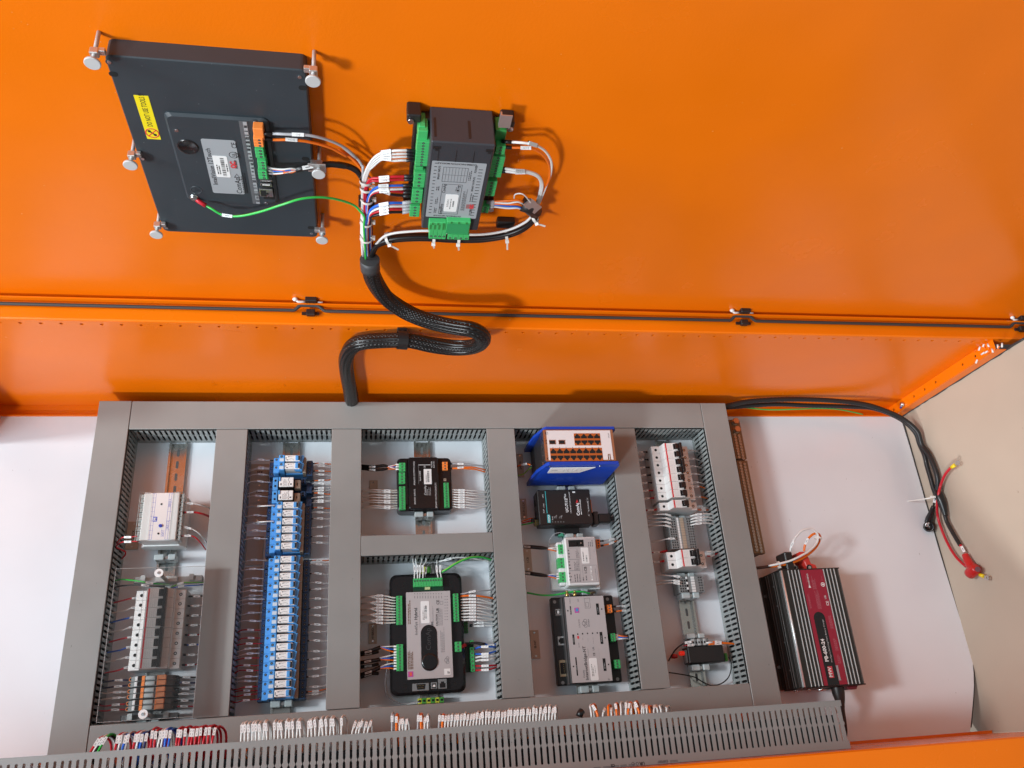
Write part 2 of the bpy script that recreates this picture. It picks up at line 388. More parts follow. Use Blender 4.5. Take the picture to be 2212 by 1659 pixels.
def dashes(mb, x0, x1, y0, y1, z, rows, mi=0, rnd=random, vert=True, thick=0.35):
    # lines of tiny print, too small to read: lines run along y (vert) or x
    for r in range(rows):
        if vert:
            x = x0+(x1-x0)*(r+.5)/rows; y = y0; end = y0+(y1-y0)*rnd.uniform(.6, 1)
            while y < end:
                l = rnd.uniform(1.5, 5); mb.box(x-(x1-x0)/rows*thick/2, x+(x1-x0)/rows*thick/2, y, min(y+l, end), z-.06, z, mi); y += l+rnd.uniform(.6, 1.2)
        else:
            y = y0+(y1-y0)*(r+.5)/rows; x = x0; end = x0+(x1-x0)*rnd.uniform(.6, 1)
            while x < end:
                l = rnd.uniform(1.5, 5); mb.box(x, min(x+l, end), y-(y1-y0)/rows*thick/2, y+(y1-y0)/rows*thick/2, z-.06, z, mi); x += l+rnd.uniform(.6, 1.2)
    return mb
def barcode(mb, x0, x1, y0, y1, z, mi=0, n=16):      # bars across x, stacked along y
    y = y0
    for i in range(n):
        st = (y1-y0)/n; mb.box(x0, x1, y, y+st*random.choice((.3, .5, .7)), z-.06, z, mi); y += st
def rr(x0, x1, y0, y1, r, n=4):                      # rounded rectangle outline
    o = []
    for cx, cy, a0 in ((x1-r, y1-r, 0), (x0+r, y1-r, 90), (x0+r, y0+r, 180), (x1-r, y0+r, 270)):
        for i in range(n+1):
            a = math.radians(a0+90*i/n); o.append((cx+r*math.cos(a), cy+r*math.sin(a)))
    return o
def smooth(pts, k=6):
    P = [Vector(q) for q in pts]
    if len(P) < 3:
        return [P[0].lerp(P[1], i/k) for i in range(k+1)]
    out = []
    for i in range(len(P)-1):
        p0 = P[max(i-1, 0)]; p1 = P[i]; p2 = P[i+1]; p3 = P[min(i+2, len(P)-1)]
        for j in range(k):
            t = j/k; t2 = t*t; t3 = t2*t
            out.append(0.5*((2*p1)+(-p0+p2)*t+(2*p0-5*p1+4*p2-p3)*t2+(-p0+3*p1-3*p2+p3)*t3))
    out.append(P[-1]); return out
def along(P, d):
    acc = 0
    for i in range(len(P)-1):
        l = (P[i+1]-P[i]).length
        if acc+l >= d: return P[i].lerp(P[i+1], (d-acc)/l), (P[i+1]-P[i]).normalized()
        acc += l
    return P[-1], (P[-1]-P[-2]).normalized()
def plen(P): return sum((P[i+1]-P[i]).length for i in range(len(P)-1))
ORD = ['first', 'second', 'third', 'fourth', 'fifth', 'sixth', 'seventh', 'eighth', 'ninth', 'tenth', 'eleventh', 'twelfth', 'thirteenth',
 'fourteenth', 'fifteenth', 'sixteenth', 'seventeenth', 'eighteenth', 'nineteenth', 'twentieth', 'twenty-first', 'twenty-second', 'twenty-third',
 'twenty-fourth', 'twenty-fifth', 'twenty-sixth', 'twenty-seventh', 'twenty-eighth', 'twenty-ninth', 'thirtieth', 'thirty-first', 'thirty-second',
 'thirty-third', 'thirty-fourth', 'thirty-fifth', 'thirty-sixth', 'thirty-seventh', 'thirty-eighth', 'thirty-ninth', 'fortieth'] + ['forty-%s' % q for q in
 ('first', 'second', 'third', 'fourth', 'fifth', 'sixth', 'seventh', 'eighth', 'ninth')] + ['fiftieth'] + ['fifty-%s' % q for q in ('first','second','third','fourth','fifth','sixth','seventh','eighth','ninth')]
def wire(pts, r, mt, label, group=None, marker=None, mlen=12.5, fer=None, name='wire', cat='wire', k=6, n=7, txt=None, ferlen=7, clear=False, mwid=4.2):
    """pts in world mm; marker = mm from the start; fer = material of an end sleeve at the start"""
    if callable(r): rf = (lambda g: (lambda q: g(q)*0.72))(r); r = rf(0.5)
    else: r = r*0.76; rf = r
    mlen = mlen if mlen <= 13 else 13+(mlen-13)*0.14; mwid = min(mwid, 3.9+max(0, mwid-4.2)*0.25)
    P = smooth(pts, k); mb = MB()
    if mt is W_GY: mb.st = []
    mb.tube(P, rf, n)
    o = solo(name, mb, mt, label, cat, P[0], 'P', group)
    if marker is not None:
        for q in (marker if isinstance(marker, (list, tuple)) else [marker]):
            c, t = along(P, q); up = (CAM-c).normalized()
            tms = []; b = MB(); b.obox(c+up*(r+0.35), t, up, mlen, mwid, 0.7, 0)
            if clear: b.obox(c+up*(r*0.2), t, up, mlen*1.08, mwid*1.15, r*2+0.9, 2)
            if txt:
                if isinstance(txt, str):
                    T_ = -t if t.dot(RX) > 0 else t; bt = up.cross(T_).normalized(); upv = T_.cross(bt)
                    me = text_mesh(txt, mwid*0.72); me.transform(Matrix(((T_.x, bt.x, upv.x, 0), (T_.y, bt.y, upv.y, 0), (T_.z, bt.z, upv.z, 0), (0, 0, 0, 1))))
                    me.transform(Matrix.Translation((c+up*(r+0.76)-P[0])*S)); me.materials.append(INKG); tms.append(me)
                else:
                  for i in range(5):
                    if i != 2: b.obox(c+up*(r+0.72)+t*((i-2)*mlen*0.13), t, up, mlen*0.055, mwid*0.30, 0.08, 1)
            else: b.obox(c+up*(r+0.72), t, up, mlen*0.42, mwid*0.20, 0.08, 1)
            ms = part('marker_sleeve', b, [LABEL, INKG, CLEARS], o)
            for me in tms:
                lo = bpy.data.objects.new('lettering', me); COL.objects.link(lo); lo.parent = ms; ORG[lo.name] = ORG[ms.name]; SPACE[lo.name] = 'P'
    if fer:
        c, t = along(P, 0); b = MB(); b.tube([c-t*ferlen*0.4, c+t*ferlen*0.6], r*1.35, 8); part('ferrule', b, fer, o)
    return o
# ================================================================ SETTING
def struct(name, mb, mats, label=None):
    o = bpy.data.objects.new(name, mb.mesh(name, mats, (0, 0, 0))); COL.objects.link(o); ORG[o.name] = Vector((0, 0, 0)); SPACE[o.name] = 'P'
    o['kind'] = 'structure'
    if label: o['label'] = label
    return o
f_ = MB(); f_.box(1960, 1980, -3500, 2500, -1500, 3500); struct('floor', f_, CONC, 'grey concrete floor outside the cabinet')
f_ = MB(); f_.box(1825, 1829, -722, 1.5, -160, 470); struct('beige_floor_board', f_, CARD, 'beige board covering the floor beside the cabinet')

cab = thing('cabinet', 'orange powder coated steel cabinet with its door swung open above', 'cabinet', (800, 25, 0))
YW = 25.0
b = MB(); b.box(-700, 1822, YW, YW+2, -40, 344); b.box(-700, 1822, 3, YW-.2, -40, -3)
b.box(-700, 1822, -1.2, 1.6, -12, 4.5)
part('side_wall', b, ORANGE, cab, 'orange inner side wall above the mounting plate')
# perforated strip, 2 mm proud, with holes
b = MB()
def holed_strip(mb, u0, u1, v0, v1, holes, r, place_):      # octagon-cornered cells around round holes, plain strips between
    vm = (v0+v1)/2; N = 16; g = min([(holes[i+1]-holes[i])/2 for i in range(len(holes)-1)]+[(v1-v0)/2])*0.98
    q = u0
    for h in holes:
        a0, a1 = h-g, h+g
        mb.add([place_(p, 0) for p in ((q, v0), (a0, v0), (a0, v1), (q, v1))], [(0, 1, 2, 3)]); q = a1
        ring = [(h+r*math.cos(2*math.pi*(k+.5)/N), vm+r*math.sin(2*math.pi*(k+.5)/N)) for k in range(N)]; out = []
        for k in range(N):
            a = 2*math.pi*(k+.5)/N; c, s_ = math.cos(a), math.sin(a)
            j = k % 4
            if k in (1, 2, 5, 6, 9, 10, 13, 14): c, s_ = math.copysign(1, c), math.copysign(1, s_)
            t = min(g/abs(c), (v1-v0)/2/abs(s_)) if not (abs(c) == 1 and abs(s_) == 1) else None
            out.append((h+c*t, vm+s_*t) if t else (h+c*g, vm+s_*(v1-v0)/2))
        V = [place_(p, 0) for p in ring]+[place_(p, 0) for p in out]+[place_(p, 1) for p in ring]
        mb.add(V, [[k, (k+1) % N, N+(k+1) % N, N+k] for k in range(N)]+[[k, 2*N+k, 2*N+(k+1) % N, (k+1) % N] for k in range(N)])
    mb.add([place_(p, 0) for p in ((q, v0), (u1, v0), (u1, v1), (q, v1))], [(0, 1, 2, 3)])
hx = [-86+31.8*i for i in range(-18, 60)]
holed_strip(b, -700, 1940, 345, 367, hx, 3.1, lambda q, d: (q[0], YW-2.2+d*3.5, q[1]))
part('perforated_strip', b, ORANGE, cab)
b = MB()     # front lip: rounded bend, face turned to the camera, upstanding gutter edge
prof = [(YW-2.2, 366.6), (YW-1.6, 369.2), (YW+.6, 370.6), (43, 370.6), (55.5, 370.6), (55.5, 385), (57, 385), (57, 368), (YW+2, 366)]
b.prism(prof, -700, 1940, axis='x'); part('front_lip', b, ORANGE, cab)
b = MB(); b.box(-700, 1940, 57, 74, 352, 354); b.box(-700, 1940, 57.1, 58.5, 352, 384.5); part('rain_gutter', b, ORANGE, cab)
# rubber seal with a bulge around each hinge
HX = [ay('O', 672, 668, 50).x, ay('O', 1607, 690, 50).x, ay('O', 2206, 705, 50).x]
pts = []
xx = -700
stops = sorted([(-700, 0), (1940, 0)]+sum([[(h-30, 0), (h-17, 8), (h+10, 8), (h+26, 0)] for h in HX], []))
for q in range(len(stops)-1):
    (xa, oa), (xb, ob) = stops[q], stops[q+1]
    for i in range(6):
        t = i/6; t2 = t*t*(3-2*t); pts.append((xa+(xb-xa)*t, 47.5+oa+(ob-oa)*t2, 377+0.5*(oa+(ob-oa)*t2)))
pts.append((1940, 47.5, 377))
b = MB(); b.tube(pts, 3.1, 10); part('rubber_seal', b, RUBBER, cab)
for h in HX:
    b = MB(); b.cbox(h-10, h+10, 58, 70, 366, 394, 1.2); hg = part('hinge', b, BLACK, cab)
    b = MB(); b.cbox(h-8, h+7, 38, 49, 372, 381, 1.0); b.box(h-16, h+14, 41, 46, 372, 375); part('hinge_block', b, BLACK, hg)
    b = MB(); b.tube([(h-27, 63, 388), (h-22, 60, 386), (h-16, 61, 384), (h-10, 62, 383)], 2.3, 8); part('hinge_pin', b, WPL, hg)
    b = MB(); b.lathe((h-31, 63, 389), [(0.01, -1), (2, 0), (3.6, 2), (3.8, 4.5), (2.4, 7.5), (0.01, 8)], 'x', 10); part('pin_cap', b, WPL, hg)
    b = MB(); b.cyl((h+10, 62, 382), 1.9, 10, 'x', 10); part('pin_end', b, WPL, hg)
# right hand corner rail (floor side)
b = MB()
rz = [sum(q)/2 for q in ()]
zs = [ax('V', x, y, 1797).z for x, y in ((398, 1383), (662, 1212), (803, 1122), (948, 1030), (1300, 805), (1468, 700))]
zs = sorted(q for q in zs if q < 350)
def RP(q, d): return (1797+d*2.2, q[1], q[0])
holed_strip(b, -5, 366, 1.2, 24.8, zs, 3.0, RP)
b.box(1797.2, 1821, -0.6, 1.0, -5, 366)
b.box(1797.3, 1799.4, 1.2, 24.8, -8, -5.2); part('corner_rail', b, ORANGE, cab)
bz = ax('V', 505, 1293, 1794).z
b = MB(); b.cyl((1797, 10.5, bz), 5.6, -5, 'x', 16); b.lathe((1792, 10.5, bz), [(5.6, 0), (5.2, -1.8), (3.2, -3.2), (0.01, -3.6)], 'x', 16); part('rail_bolt', b, STEEL, cab)
b = MB(); b.tube([(1796, 6, bz-12), (1795, 9, bz-3), (1795, 14, bz+3)], 2.3, 8); part('blue_cable_end', b, W_BLUE, cab)
out_edge = [tuple(az('R', x, y, 0).xy) for x, y in ((1672, 0), (1684, 130), (1688, 260), (1678, 420), (1662, 600), (1652, 700))]
# black strips drawn for the shadow gap along the board and plate edges
b = MB(); pts = [(1823.5+random.uniform(-.7, .7), 1.5+random.uniform(-1.5, .5), z) for z in range(-6, 420, 14)]; b.tube(pts, 2.6, 7)
pts = [(1823+random.uniform(-.6, .6), y, -1) for y in range(0, -330, -16)]+[(x_+1.6, y_, -2) for x_, y_ in out_edge]; b.tube(pts, 2.2, 6); part('gap_shadow_strip', b, RUBBER, cab)
# left hand corner rail; deep out-of-view flange added to shade the wall end
b = MB(); b.box(-229, -206, -0.6, 1, -6, 344); b.box(-231, -229.2, -62, 24.8, 4, 344); part('corner_rail', b, ORANGE, cab)
for i, (x, y) in enumerate((('T', (180, 1297)), ('T', (540, 1297)))):
    P_ = ay(x, *y, YW-.2); b = MB(); b.cyl((P_.x, YW-.3, P_.z), 3.4, -0.5, 'y', 12, mi_top=0); part('mounting_hole', b, WPL, cab)
# opposite wall and its lip
b = MB(); b.box(-700, 1822, -724, -722, -40, 388); b.box(-700, 1822, -722, -716.6, -12, 3.5); part('side_wall', b, ORANGE, cab, 'orange inner side wall below the mounting plate')
b = MB(); b.prism([(-722, 388.2), (-724.5, 390.6), (-770, 390.6), (-770, 372), (-768, 372), (-768, 388.2)], -700, 2300, axis='x'); part('front_lip', b, ORANGE, cab, 'broad orange front lip along the lower edge')
# the open door
dr = bpy.data.objects.new('door', None); COL.objects.link(dr)
b = MB()
b.box(-900, 1950, -85, 900, -2, 0)
me = b.mesh('door', ORANGE, (0, 0, 0)); bpy.data.objects.remove(dr); dr = bpy.data.objects.new('door', me); COL.objects.link(dr); dr.parent = cab
dr.matrix_basis = Matrix.Translation(-ORG[cab.name]*S) @ DOORM; dr['label'] = 'open orange door seen from the inside'
# cut wire ends caught in the corner
for i, (x, y, a) in enumerate(((1515, 572, .3), (1560, 635, 1.4), (1602, 618, 1.5), (1570, 525, .4), (1630, 530, -.5), (1685, 598, -.4), (1810, 528, -.1), (1478, 740, .4), (1755, 545, -.3))):
    P_ = ax('V', x, y, 1795); b = MB(); d = Vector((0.15, math.cos(a)*.8, math.sin(a)+.3)).normalized(); b.tube([P_-d*4.4, P_+d*4.4], 1.9, 7)
    solo('wire_offcut', b, W_WHITE if i % 3 != 9 else W_ORANGE, 'short white wire offcut lying among others in the cabinet corner', 'offcut', P_, group='wire offcuts in the corner of the cabinet')
for i, (x, y, a) in enumerate(((1640, 560, .2), (1720, 585, .6), (1465, 600, 1.3), (1770, 560, 1.2), (1640, 620, 1.1), (1590, 560, 0.))):
    P_ = ax('V', x, y, 1795); b = MB(); d = Vector((0.1, math.cos(a), math.sin(a))).normalized(); b.tube([P_-d*4, P_+Vector((-1.5, 0, 0)), P_+d*4], 1.1, 6)
    solo('wire_offcut', b, W_ORANGE, 'short orange wire offcut lying among white ones in the cabinet corner', 'offcut', P_, group='orange wire offcuts in the corner of the cabinet')

# mounting plate
pl = MB(); out = [(-206, -717.5), (-206, 0), (1812, 0), (1819, -8), (1821, -80), (1821.5, -330)]+[tuple(az('R', x, y, 0).xy) for x, y in ((1655, -200), (1672, 0), (1684, 130), (1688, 260), (1678, 420), (1662, 600), (1652, 700), (1646, 757))]
pl.prism(out, -3, 0); plate = solo('mounting_plate', pl, WHITE, 'glossy white mounting plate at the back of the cabinet', 'mounting plate', (0, 0, 0))

# ================================================================ WIRE DUCTS
FING = {}
def finger_mesh(pitch, z0, z1, zm, key):
    # a finger between two keyhole slots: waist in the middle of the slot, rounded slot ends; drawn in (t, z), 2 mm thick
    if key in FING: return FING[key]
    hs = pitch*0.235; hn = pitch*0.08; h = pitch/2
    def half(sg):
        r = []
        for t, wv in ((0, 0.0), (.04, .6), (.12, 1), (.42, 1), (.48, .35), (.52, .35), (.58, 1), (.90, 1), (.97, .6), (1, 0)):
            r.append((sg*(h-hs*wv), z0+(z1-z0)*t))
        return r
    out = half(1)+half(-1)[::-1]; me = []
    mb = MB(); mb.prism(out, -1, 1, axis='y'); FING[key] = mb.mesh('finger', DUCTW); return FING[key]
def duct(name, label, x0, x1, y0, y1, axis, faces, zc=80, cover=True):
    """faces: dict side-> 'parts' or 'joined' ; side in '+x','-x','+y','-y'"""
    t = thing(name, label, 'wire duct', ((x0+x1)/2, (y0+y1)/2, 0), group='grey wire ducts on the mounting plate')
    b = MB(); b.box(x0+1, x1-1, y0+1, y1-1, 0.3, 2)
    a0, a1 = (y0, y1) if axis == 'y' else (x0, x1)
    for sd in faces:
        ps = {'+x': x1-1, '-x': x0+1, '+y': y1-1, '-y': y0+1}[sd]
        if axis == 'y': b.box(ps-1, ps+1, a0+1.2, a1-1.2, 2, 12); b.box(ps-1, ps+1, a0+1.2, a1-1.2, 71, 77)
        else: b.box(a0+1.2, a1-1.2, ps-1, ps+1, 2, 12); b.box(a0+1.2, a1-1.2, ps-1, ps+1, 71, 77)
    if axis == 'y':
        b.box(x0+2.2, x1-2.2, a0+1, a0+3, 2, 76); b.box(x0+2.2, x1-2.2, a1-3, a1-1, 2, 76)
    else:
        b.box(a0+1, a0+3, y0+2.2, y1-2.2, 2, 76); b.box(a1-3, a1-1, y0+2.2, y1-2.2, 2, 76)
    part('duct_body', b, DUCTW, t)
    b = MB(); rnd = random.Random(len(label))  # black tubes added as filler, so the slots look dark inside
    for (du, zz, rr_) in ((14, 16, 12), (30, 18, 14), (45, 16, 12), (20, 42, 13), (40, 44, 13), (30, 60, 9)):
        pts = []
        for i in range(9):
            q = a0+8+(a1-a0-16)*i/8; o_ = du*(x1-x0 if axis == 'y' else y1-y0)/60+rnd.uniform(-2, 2)
            pts.append((x0+o_, q, zz+rnd.uniform(-2, 2)) if axis == 'y' else (q, y0+o_, zz+rnd.uniform(-2, 2)))
        b.tube(pts, rr_*min(1, (x1-x0 if axis == 'y' else y1-y0)/60), 7)
    part('dark_cable_filler', b, W_BLACK, t, kind='stuff')
    fm = finger_mesh(10.1, 12, 71, 41, 'n')
    n = int((a1-a0-4)/10.1); st = a0+(a1-a0-(n-1)*10.1)/2
    for sd, how in faces.items():
        ps = {'+x': x1-1, '-x': x0+1, '+y': y1-1, '-y': y0+1}[sd]
        if how == 'parts':
            for i in range(n):
                q = st+i*10.1; o = share('finger', fm, t, (ps, q, 0) if axis == 'y' else (q, ps, 0))
                if axis == 'y': o.rotation_euler = (0, 0, math.pi/2)
        else:
            b = MB()
            for i in range(n):
                q = st+i*10.1; b.box(*((ps-1, ps+1, q-3, q+3) if axis == 'y' else (q-3, q+3, ps-1, ps+1)), 12, 71)
            part('slotted_wall', b, DUCTW, t)
    if cover:
        b = MB(); b.cbox(x0, x1, y0, y1, 77.2, 80, 0.9)
        if axis == 'y': b.box(x0, x0+1.1, y0+.4, y1-.4, 70, 77.2); b.box(x1-1.1, x1, y0+.4, y1-.4, 70, 77.2)
        else: b.box(x0+.4, x1-.4, y0, y0+1.1, 70, 77.2); b.box(x0+.4, x1-.4, y1-1.1, y1, 70, 77.2)
        part('cover', b, DUCT, t)
    return t
duct('wire_duct', 'leftmost upright grey wire duct with closed cover', 0, 60, -700, 0, 'y', {'+x': 'parts', '-x': 'joined'})
duct('wire_duct', 'long horizontal grey wire duct along the top of the mounting plate', 61, 1261, -60, -0.3, 'x', {'-y': 'parts', '+y': 'joined'})
duct('wire_duct', 'upright grey wire duct between the breakers and the blue relay column', 225, 285, -597, -61, 'y', {'+x': 'parts', '-x': 'joined'})
duct('wire_duct', 'upright grey wire duct right of the blue relay column', 450, 510, -597, -61, 'y', {'+x': 'joined', '-x': 'joined'})
duct('wire_duct', 'upright grey wire duct left of the blue network switch', 770, 830, -597, -61, 'y', {'-x': 'parts', '+x': 'joined'})
duct('wire_duct', 'upright grey wire duct left of the right hand breaker column', 1040, 1098.5, -597, -61, 'y', {'-x': 'parts', '+x': 'joined'})
duct('wire_duct', 'rightmost upright grey wire duct next to the brass bar', 1262, 1322, -700, -0.3, 'y', {'-x': 'parts', '+x': 'joined'})
duct('wire_duct', 'short horizontal grey wire duct between the two black modules', 510.6, 769.4, -324, -284, 'x', {'-y': 'parts', '+y': 'joined'})
duct('wire_duct', 'long horizontal grey wire duct along the bottom of the bays', 61, 1261, -658, -598, 'x', {'+y': 'joined', '-y': 'joined'})
# the uncovered duct in front, mounted on the lower wall; its slotted side faces the camera
fd = thing('wire_duct', 'uncovered long slotted duct in the foreground with wires hooked over its rim', 'wire duct', (600, -722, 275))
b = MB()
for z0 in (303, 245):
    b.box(-560, 1314, -655, -646, z0, z0+2); b.box(-560, 1314, -721.5, -709, z0, z0+2)
b.box(-560, 1314, -721.5, -719.5, 247, 303)
part('duct_body', b, DUCT, fd)
fm = None
def ffinger():
    h = 5.05; hs = 1.95
    def half(sg): return [(sg*(h-hs*wv), -709+(709-655)*t) for t, wv in ((0, .55), (.02, 1), (.44, 1), (.485, .25), (.515, .25), (.56, 1), (.98, 1), (1, .55))]
    mb = MB(); mb.prism(half(1)+half(-1)[::-1], 303, 305, axis='z'); return mb.mesh('finger', DUCT)
fm = ffinger()
FX0 = 1314-6
for i in range(145):
    o = bpy.data.objects.new('finger', fm); COL.objects.link(o); o.parent = fd; o.location = Vector((FX0-i*10.08, 0, 0))*S-ORG[fd.name]*S
b = MB(); b.box(-560, 1314, -709, -655, 245, 247); part('rear_wall', b, DUCT, fd)
b = MB(); b.box(-560, 1306, -719, -668, 250, 292); tr_ = solo('terminal_row', b, W_BLACK, 'black terminal row hidden inside the uncovered front duct', 'terminals', (400, -690, 250))  # plain black block added for the terminals, so the slots look dark
b = MB(); c = az('Y', 1330, 1510, 305.1)
for k, (x, wd) in enumerate(((-640, 26), (-500, 30), (-380, 28), (-250, 18), (-190, 8), (-130, 24), (330, 18), (470, 30))):
    P_ = az('Y', 1330+x, 1510-x*0.09, 305.1)
    for r_ in range(2): b.box(P_.x, P_.x+wd*.45, P_.y-1.2+r_*1.6, P_.y-.3+r_*1.6, 305.0, 305.12)
part('lettering', b, INKG, fd)
P_ = az('Y', 970, 1525, 305.15); text('CE', 5.5, P_, fd, INK, rot=180, bold=.2)
P_ = az('Y', 1395, 1495, 305.15); text('UR', 6.5, P_, fd, INK, rot=180, bold=.2)
P_ = az('Y', 1695, 1468, 305.15); text('E307287', 5.0, P_, fd, INKG, rot=180, bold=.2)
b = MB()
for x in (1262, 1325):
    P_ = az('Y', x, 1502, 305.1); b.lathe((P_.x, P_.y, 305.05), [(2.6, 0), (2.6, .12), (1.6, .12), (1.6, 0)], 'z', 12)
part('lettering', b, INKG, fd)

# ================================================================ DIN RAILS
def din(label, x0, x1, y0, y1, rail_y=7.5):
    t = MB(); xc = (x0+x1)/2
    prof = [(x0, 7), (x0, 7.9), (x0+4.4, 7.9), (x0+4.4, 1.2), (x1-4.4, 1.2), (x1-4.4, 7.9), (x1, 7.9), (x1, 7), (x1-3.6, 7), (x1-3.6, 0.2), (x0+3.6, 0.2), (x0+3.6, 7)]
    t.prism(prof, y0, y1, axis='y')
    o = solo('mounting_rail', t, ZINC, label, 'mounting rail', (xc, (y0+y1)/2, 0), group='metal mounting rails')
    y = y1-20
    sl = MB(); sl.prism(rr(xc-2.6, xc+2.6, -8, 8, 2.5), 0, .35); me = None
    while y > y0+10:
        q = MB(); q.prism([(a, b_+y) for a, b_ in rr(xc-2.6, xc+2.6, -8, 8, 2.5)], 1.25, 1.45); part('slot', q, MGREY, o); y -= 26
    return o
din('metal rail behind the white relay and the left breakers', 123, 158, -597, -62)
din('metal rail behind the blue relay column', 348, 383, -597, -62)
din('metal rail behind the small black module above the short duct', 621, 656, -283, -62)
din('metal rail behind the large black controller', 622, 657, -597, -325)
din('metal rail behind the network devices', 930, 965, -597, -62)
din('metal rail behind the right hand breakers, bare in the middle', 1169, 1203, -597, -62)

def end_stop(x, y, label, z=34, h=11):           # grey clamp seen end-on
    b = MB(); b.cbox(x-21, x-3, y-h/2, y+h/2, 8, z, 1.5); b.cbox(x+4, x+18, y-h/2, y+h/2, 8, z-1, 1.5)
    b.box(x-3, x+4, y-h/2+1, y+h/2-1, 8, z-8)
    t = thing('end_clamp', label, 'end clamp', (x, y, 8), group='grey rail end clamps'); part('clamp_body', b, LGREY, t)
    b = MB(); b.cyl((x+.5, y, z-8), 3.1, 3, 'z', 12); b.box(x-2, x+3, y-.4, y+.4, z-5.1, z-4.9); part('screw', b, STEEL, t)
    b = MB(); b.box(x-19, x-13, y-h/2-.12, y-h/2, z-16, z-4); b.box(x+7, x+14, y-h/2-.12, y-h/2, z-14, z-6); part('recess', b, MGREY, t); return t
def tag_plate(fr, x0, y0, x1, y1, txt, label):
    X0, X1, Y0, Y1 = rect('P', fr, x0, y0, x1, y1, 3)
    b = MB(); b.cbox(X0, X1, Y0, Y1, 0.4, 2.6, .3); t = thing('name_tag', label, 'name tag', ((X0+X1)/2, (Y0+Y1)/2, 0)); part('tag_plate', b, ENGR, t)
    b = MB(); 
    for yy in (Y0+5, Y1-5): b.cyl(((X0+X1)/2, yy, 2.6), 1.9, .9, 'z', 10)
    part('screw', b, STEEL, t); text(txt, 6.2, ((X0+X1)/2+.3, (Y0+Y1)/2, 2.72), t, INK, bold=.12)
    return t
# ================================================================ SMALL DEVICE HELPERS
def prect(mb, sp, fr, x0, y0, x1, y1, z, mi=0, t=0.3):
    X0, X1, Y0, Y1 = rect(sp, fr, x0, y0, x1, y1, z); mb.box(X0, X1, Y0, Y1, z-t, z, mi); return X0, X1, Y0, Y1
def plug(parent, x0, x1, y0, y1, z0, z1, n, axis, mt, holes=0.5, label=None, ridge=True, gap=0.0):
    """pluggable screw terminal: n poles along axis, dark discs on its top for the shade in screw holes"""
    t = MB(); L0, L1 = (y0, y1) if axis == 'y' else (x0, x1); p = (L1-L0)/n
    for i in range(n):
        a, b_ = L0+i*p+.12, L0+(i+1)*p-.12
        if axis == 'y': t.cbox(x0, x1, a, b_, z0, z1, .5); hx_, hy_ = x0+(x1-x0)*holes, (a+b_)/2
        else: t.cbox(a, b_, y0, y1, z0, z1, .5); hx_, hy_ = (a+b_)/2, y0+(y1-y0)*holes
        r = min(p*.34, 1.9)
        t.cyl((hx_, hy_, z1-.4), r, .46, 'z', 10, mi=1, smooth=False); t.cyl((hx_, hy_, z1+.05), r*.55, .06, 'z', 8, mi=2, smooth=False)
    if axis == 'y': t.box(x0+(x1-x0)*.08, x0+(x1-x0)*.92, L0+.3, L1-.3, z0+.4, z1-1.2)
    else: t.box(L0+.3, L1-.3, y0+(y1-y0)*.08, y0+(y1-y0)*.92, z0+.4, z1-1.2)
    return part('terminal_plug', t, [mt, HOLE, MGREY], parent, label)
def pplug(parent, sp, fr, x0, y0, x1, y1, z1, dz, n, axis, mt, **k):
    X0, X1, Y0, Y1 = rect(sp, fr, x0, y0, x1, y1, z1); return plug(parent, X0, X1, Y0, Y1, z1-dz, z1, n, axis, mt, **k)
def cross_screw(mb, c, r, h=.8, mi=0, mi2=1):
    mb.cyl((c[0], c[1], c[2]), r, h, 'z', 14, mi=mi); z = c[2]+h
    mb.box(c[0]-r*.62, c[0]+r*.62, c[1]-r*.13, c[1]+r*.13, z-.02, z+.05, mi2); mb.box(c[0]-r*.13, c[0]+r*.13, c[1]-r*.62, c[1]+r*.62, z-.02, z+.06, mi2)
def corner_tie(c, axis, r, label, tail=(0, 0, 0)):       # a cable tie: band round a bundle, head and tail
    b = MB(); c = Vector(c); a = Vector(axis).normalized(); u = (CAM-c).normalized(); u = (u-a*u.dot(a)).normalized(); v = a.cross(u)
    N = 18; V = []
    for t in (-2.2, 2.2):
        for k in range(N):
            q = 2*math.pi*k/N; V.append(c+a*t+(u*math.cos(q)+v*math.sin(q))*(r+.6))
    b.add(V, [[k, (k+1) % N, N+(k+1) % N, N+k] for k in range(N)], 0, True)
    o = solo('cable_tie', b, TIE, label, 'cable tie', c, group='nylon cable ties')
    b = MB(); b.obox(c+v*(r+1.5), a, u, 5.5, 5, 5); tv = Vector(tail)
    if tv.length: b.obox(c+v*(r+1.5)+tv*.5, tv, u, tv.length, 2.6, 1)
    part('tie_head', b, TIE, o); return o

# ================================================================ BAY 1: white relay, breakers, terminals
t = thing('voltage_relay', 'cream synchroscope check relay with clear terminal covers on its sides', 'relay', (140, -240, 8))
b = MB(); b.cbox(106, 170, -285, -193, 40, 88, 1.5); b.prism([(100, 20), (178, 20), (178, 40), (170, 52), (106, 52), (100, 40)], -287, -191, axis='y')
part('housing', b, WPL, t)
b = MB(); b.box(120.5, 158, -284, -194, 88, 88.4); part('front_plate', b, mat('cream_panel', (0.74, 0.70, 0.68), .4), t)
for s_, x0, x1 in ((-1, 99, 119), (1, 159, 178)):
    for i in range(10):
        y1 = -194.5-i*9.0; b = MB(); b.cbox(x0+1, x1-1, y1-8.2, y1, 62, 84, .6, 0); b.cyl(((x0+x1)/2+s_*1.5, y1-4.1, 84), 3.0, .12, 'z', 12, mi=1, smooth=False)
        b.cyl(((x0+x1)/2+s_*1.5, y1-4.1, 84.1), 1.9, .12, 'z', 10, mi=2, smooth=False)
        part('terminal', b, [LGREY, HOLE, STEEL if (s_ < 0 and i > 3) else MGREY], t)
    b = MB(); b.cbox(x0, x1, -285.5, -193, 86, 92, .6); part('clear_terminal_cover', b, COVERM, t)
b = MB()
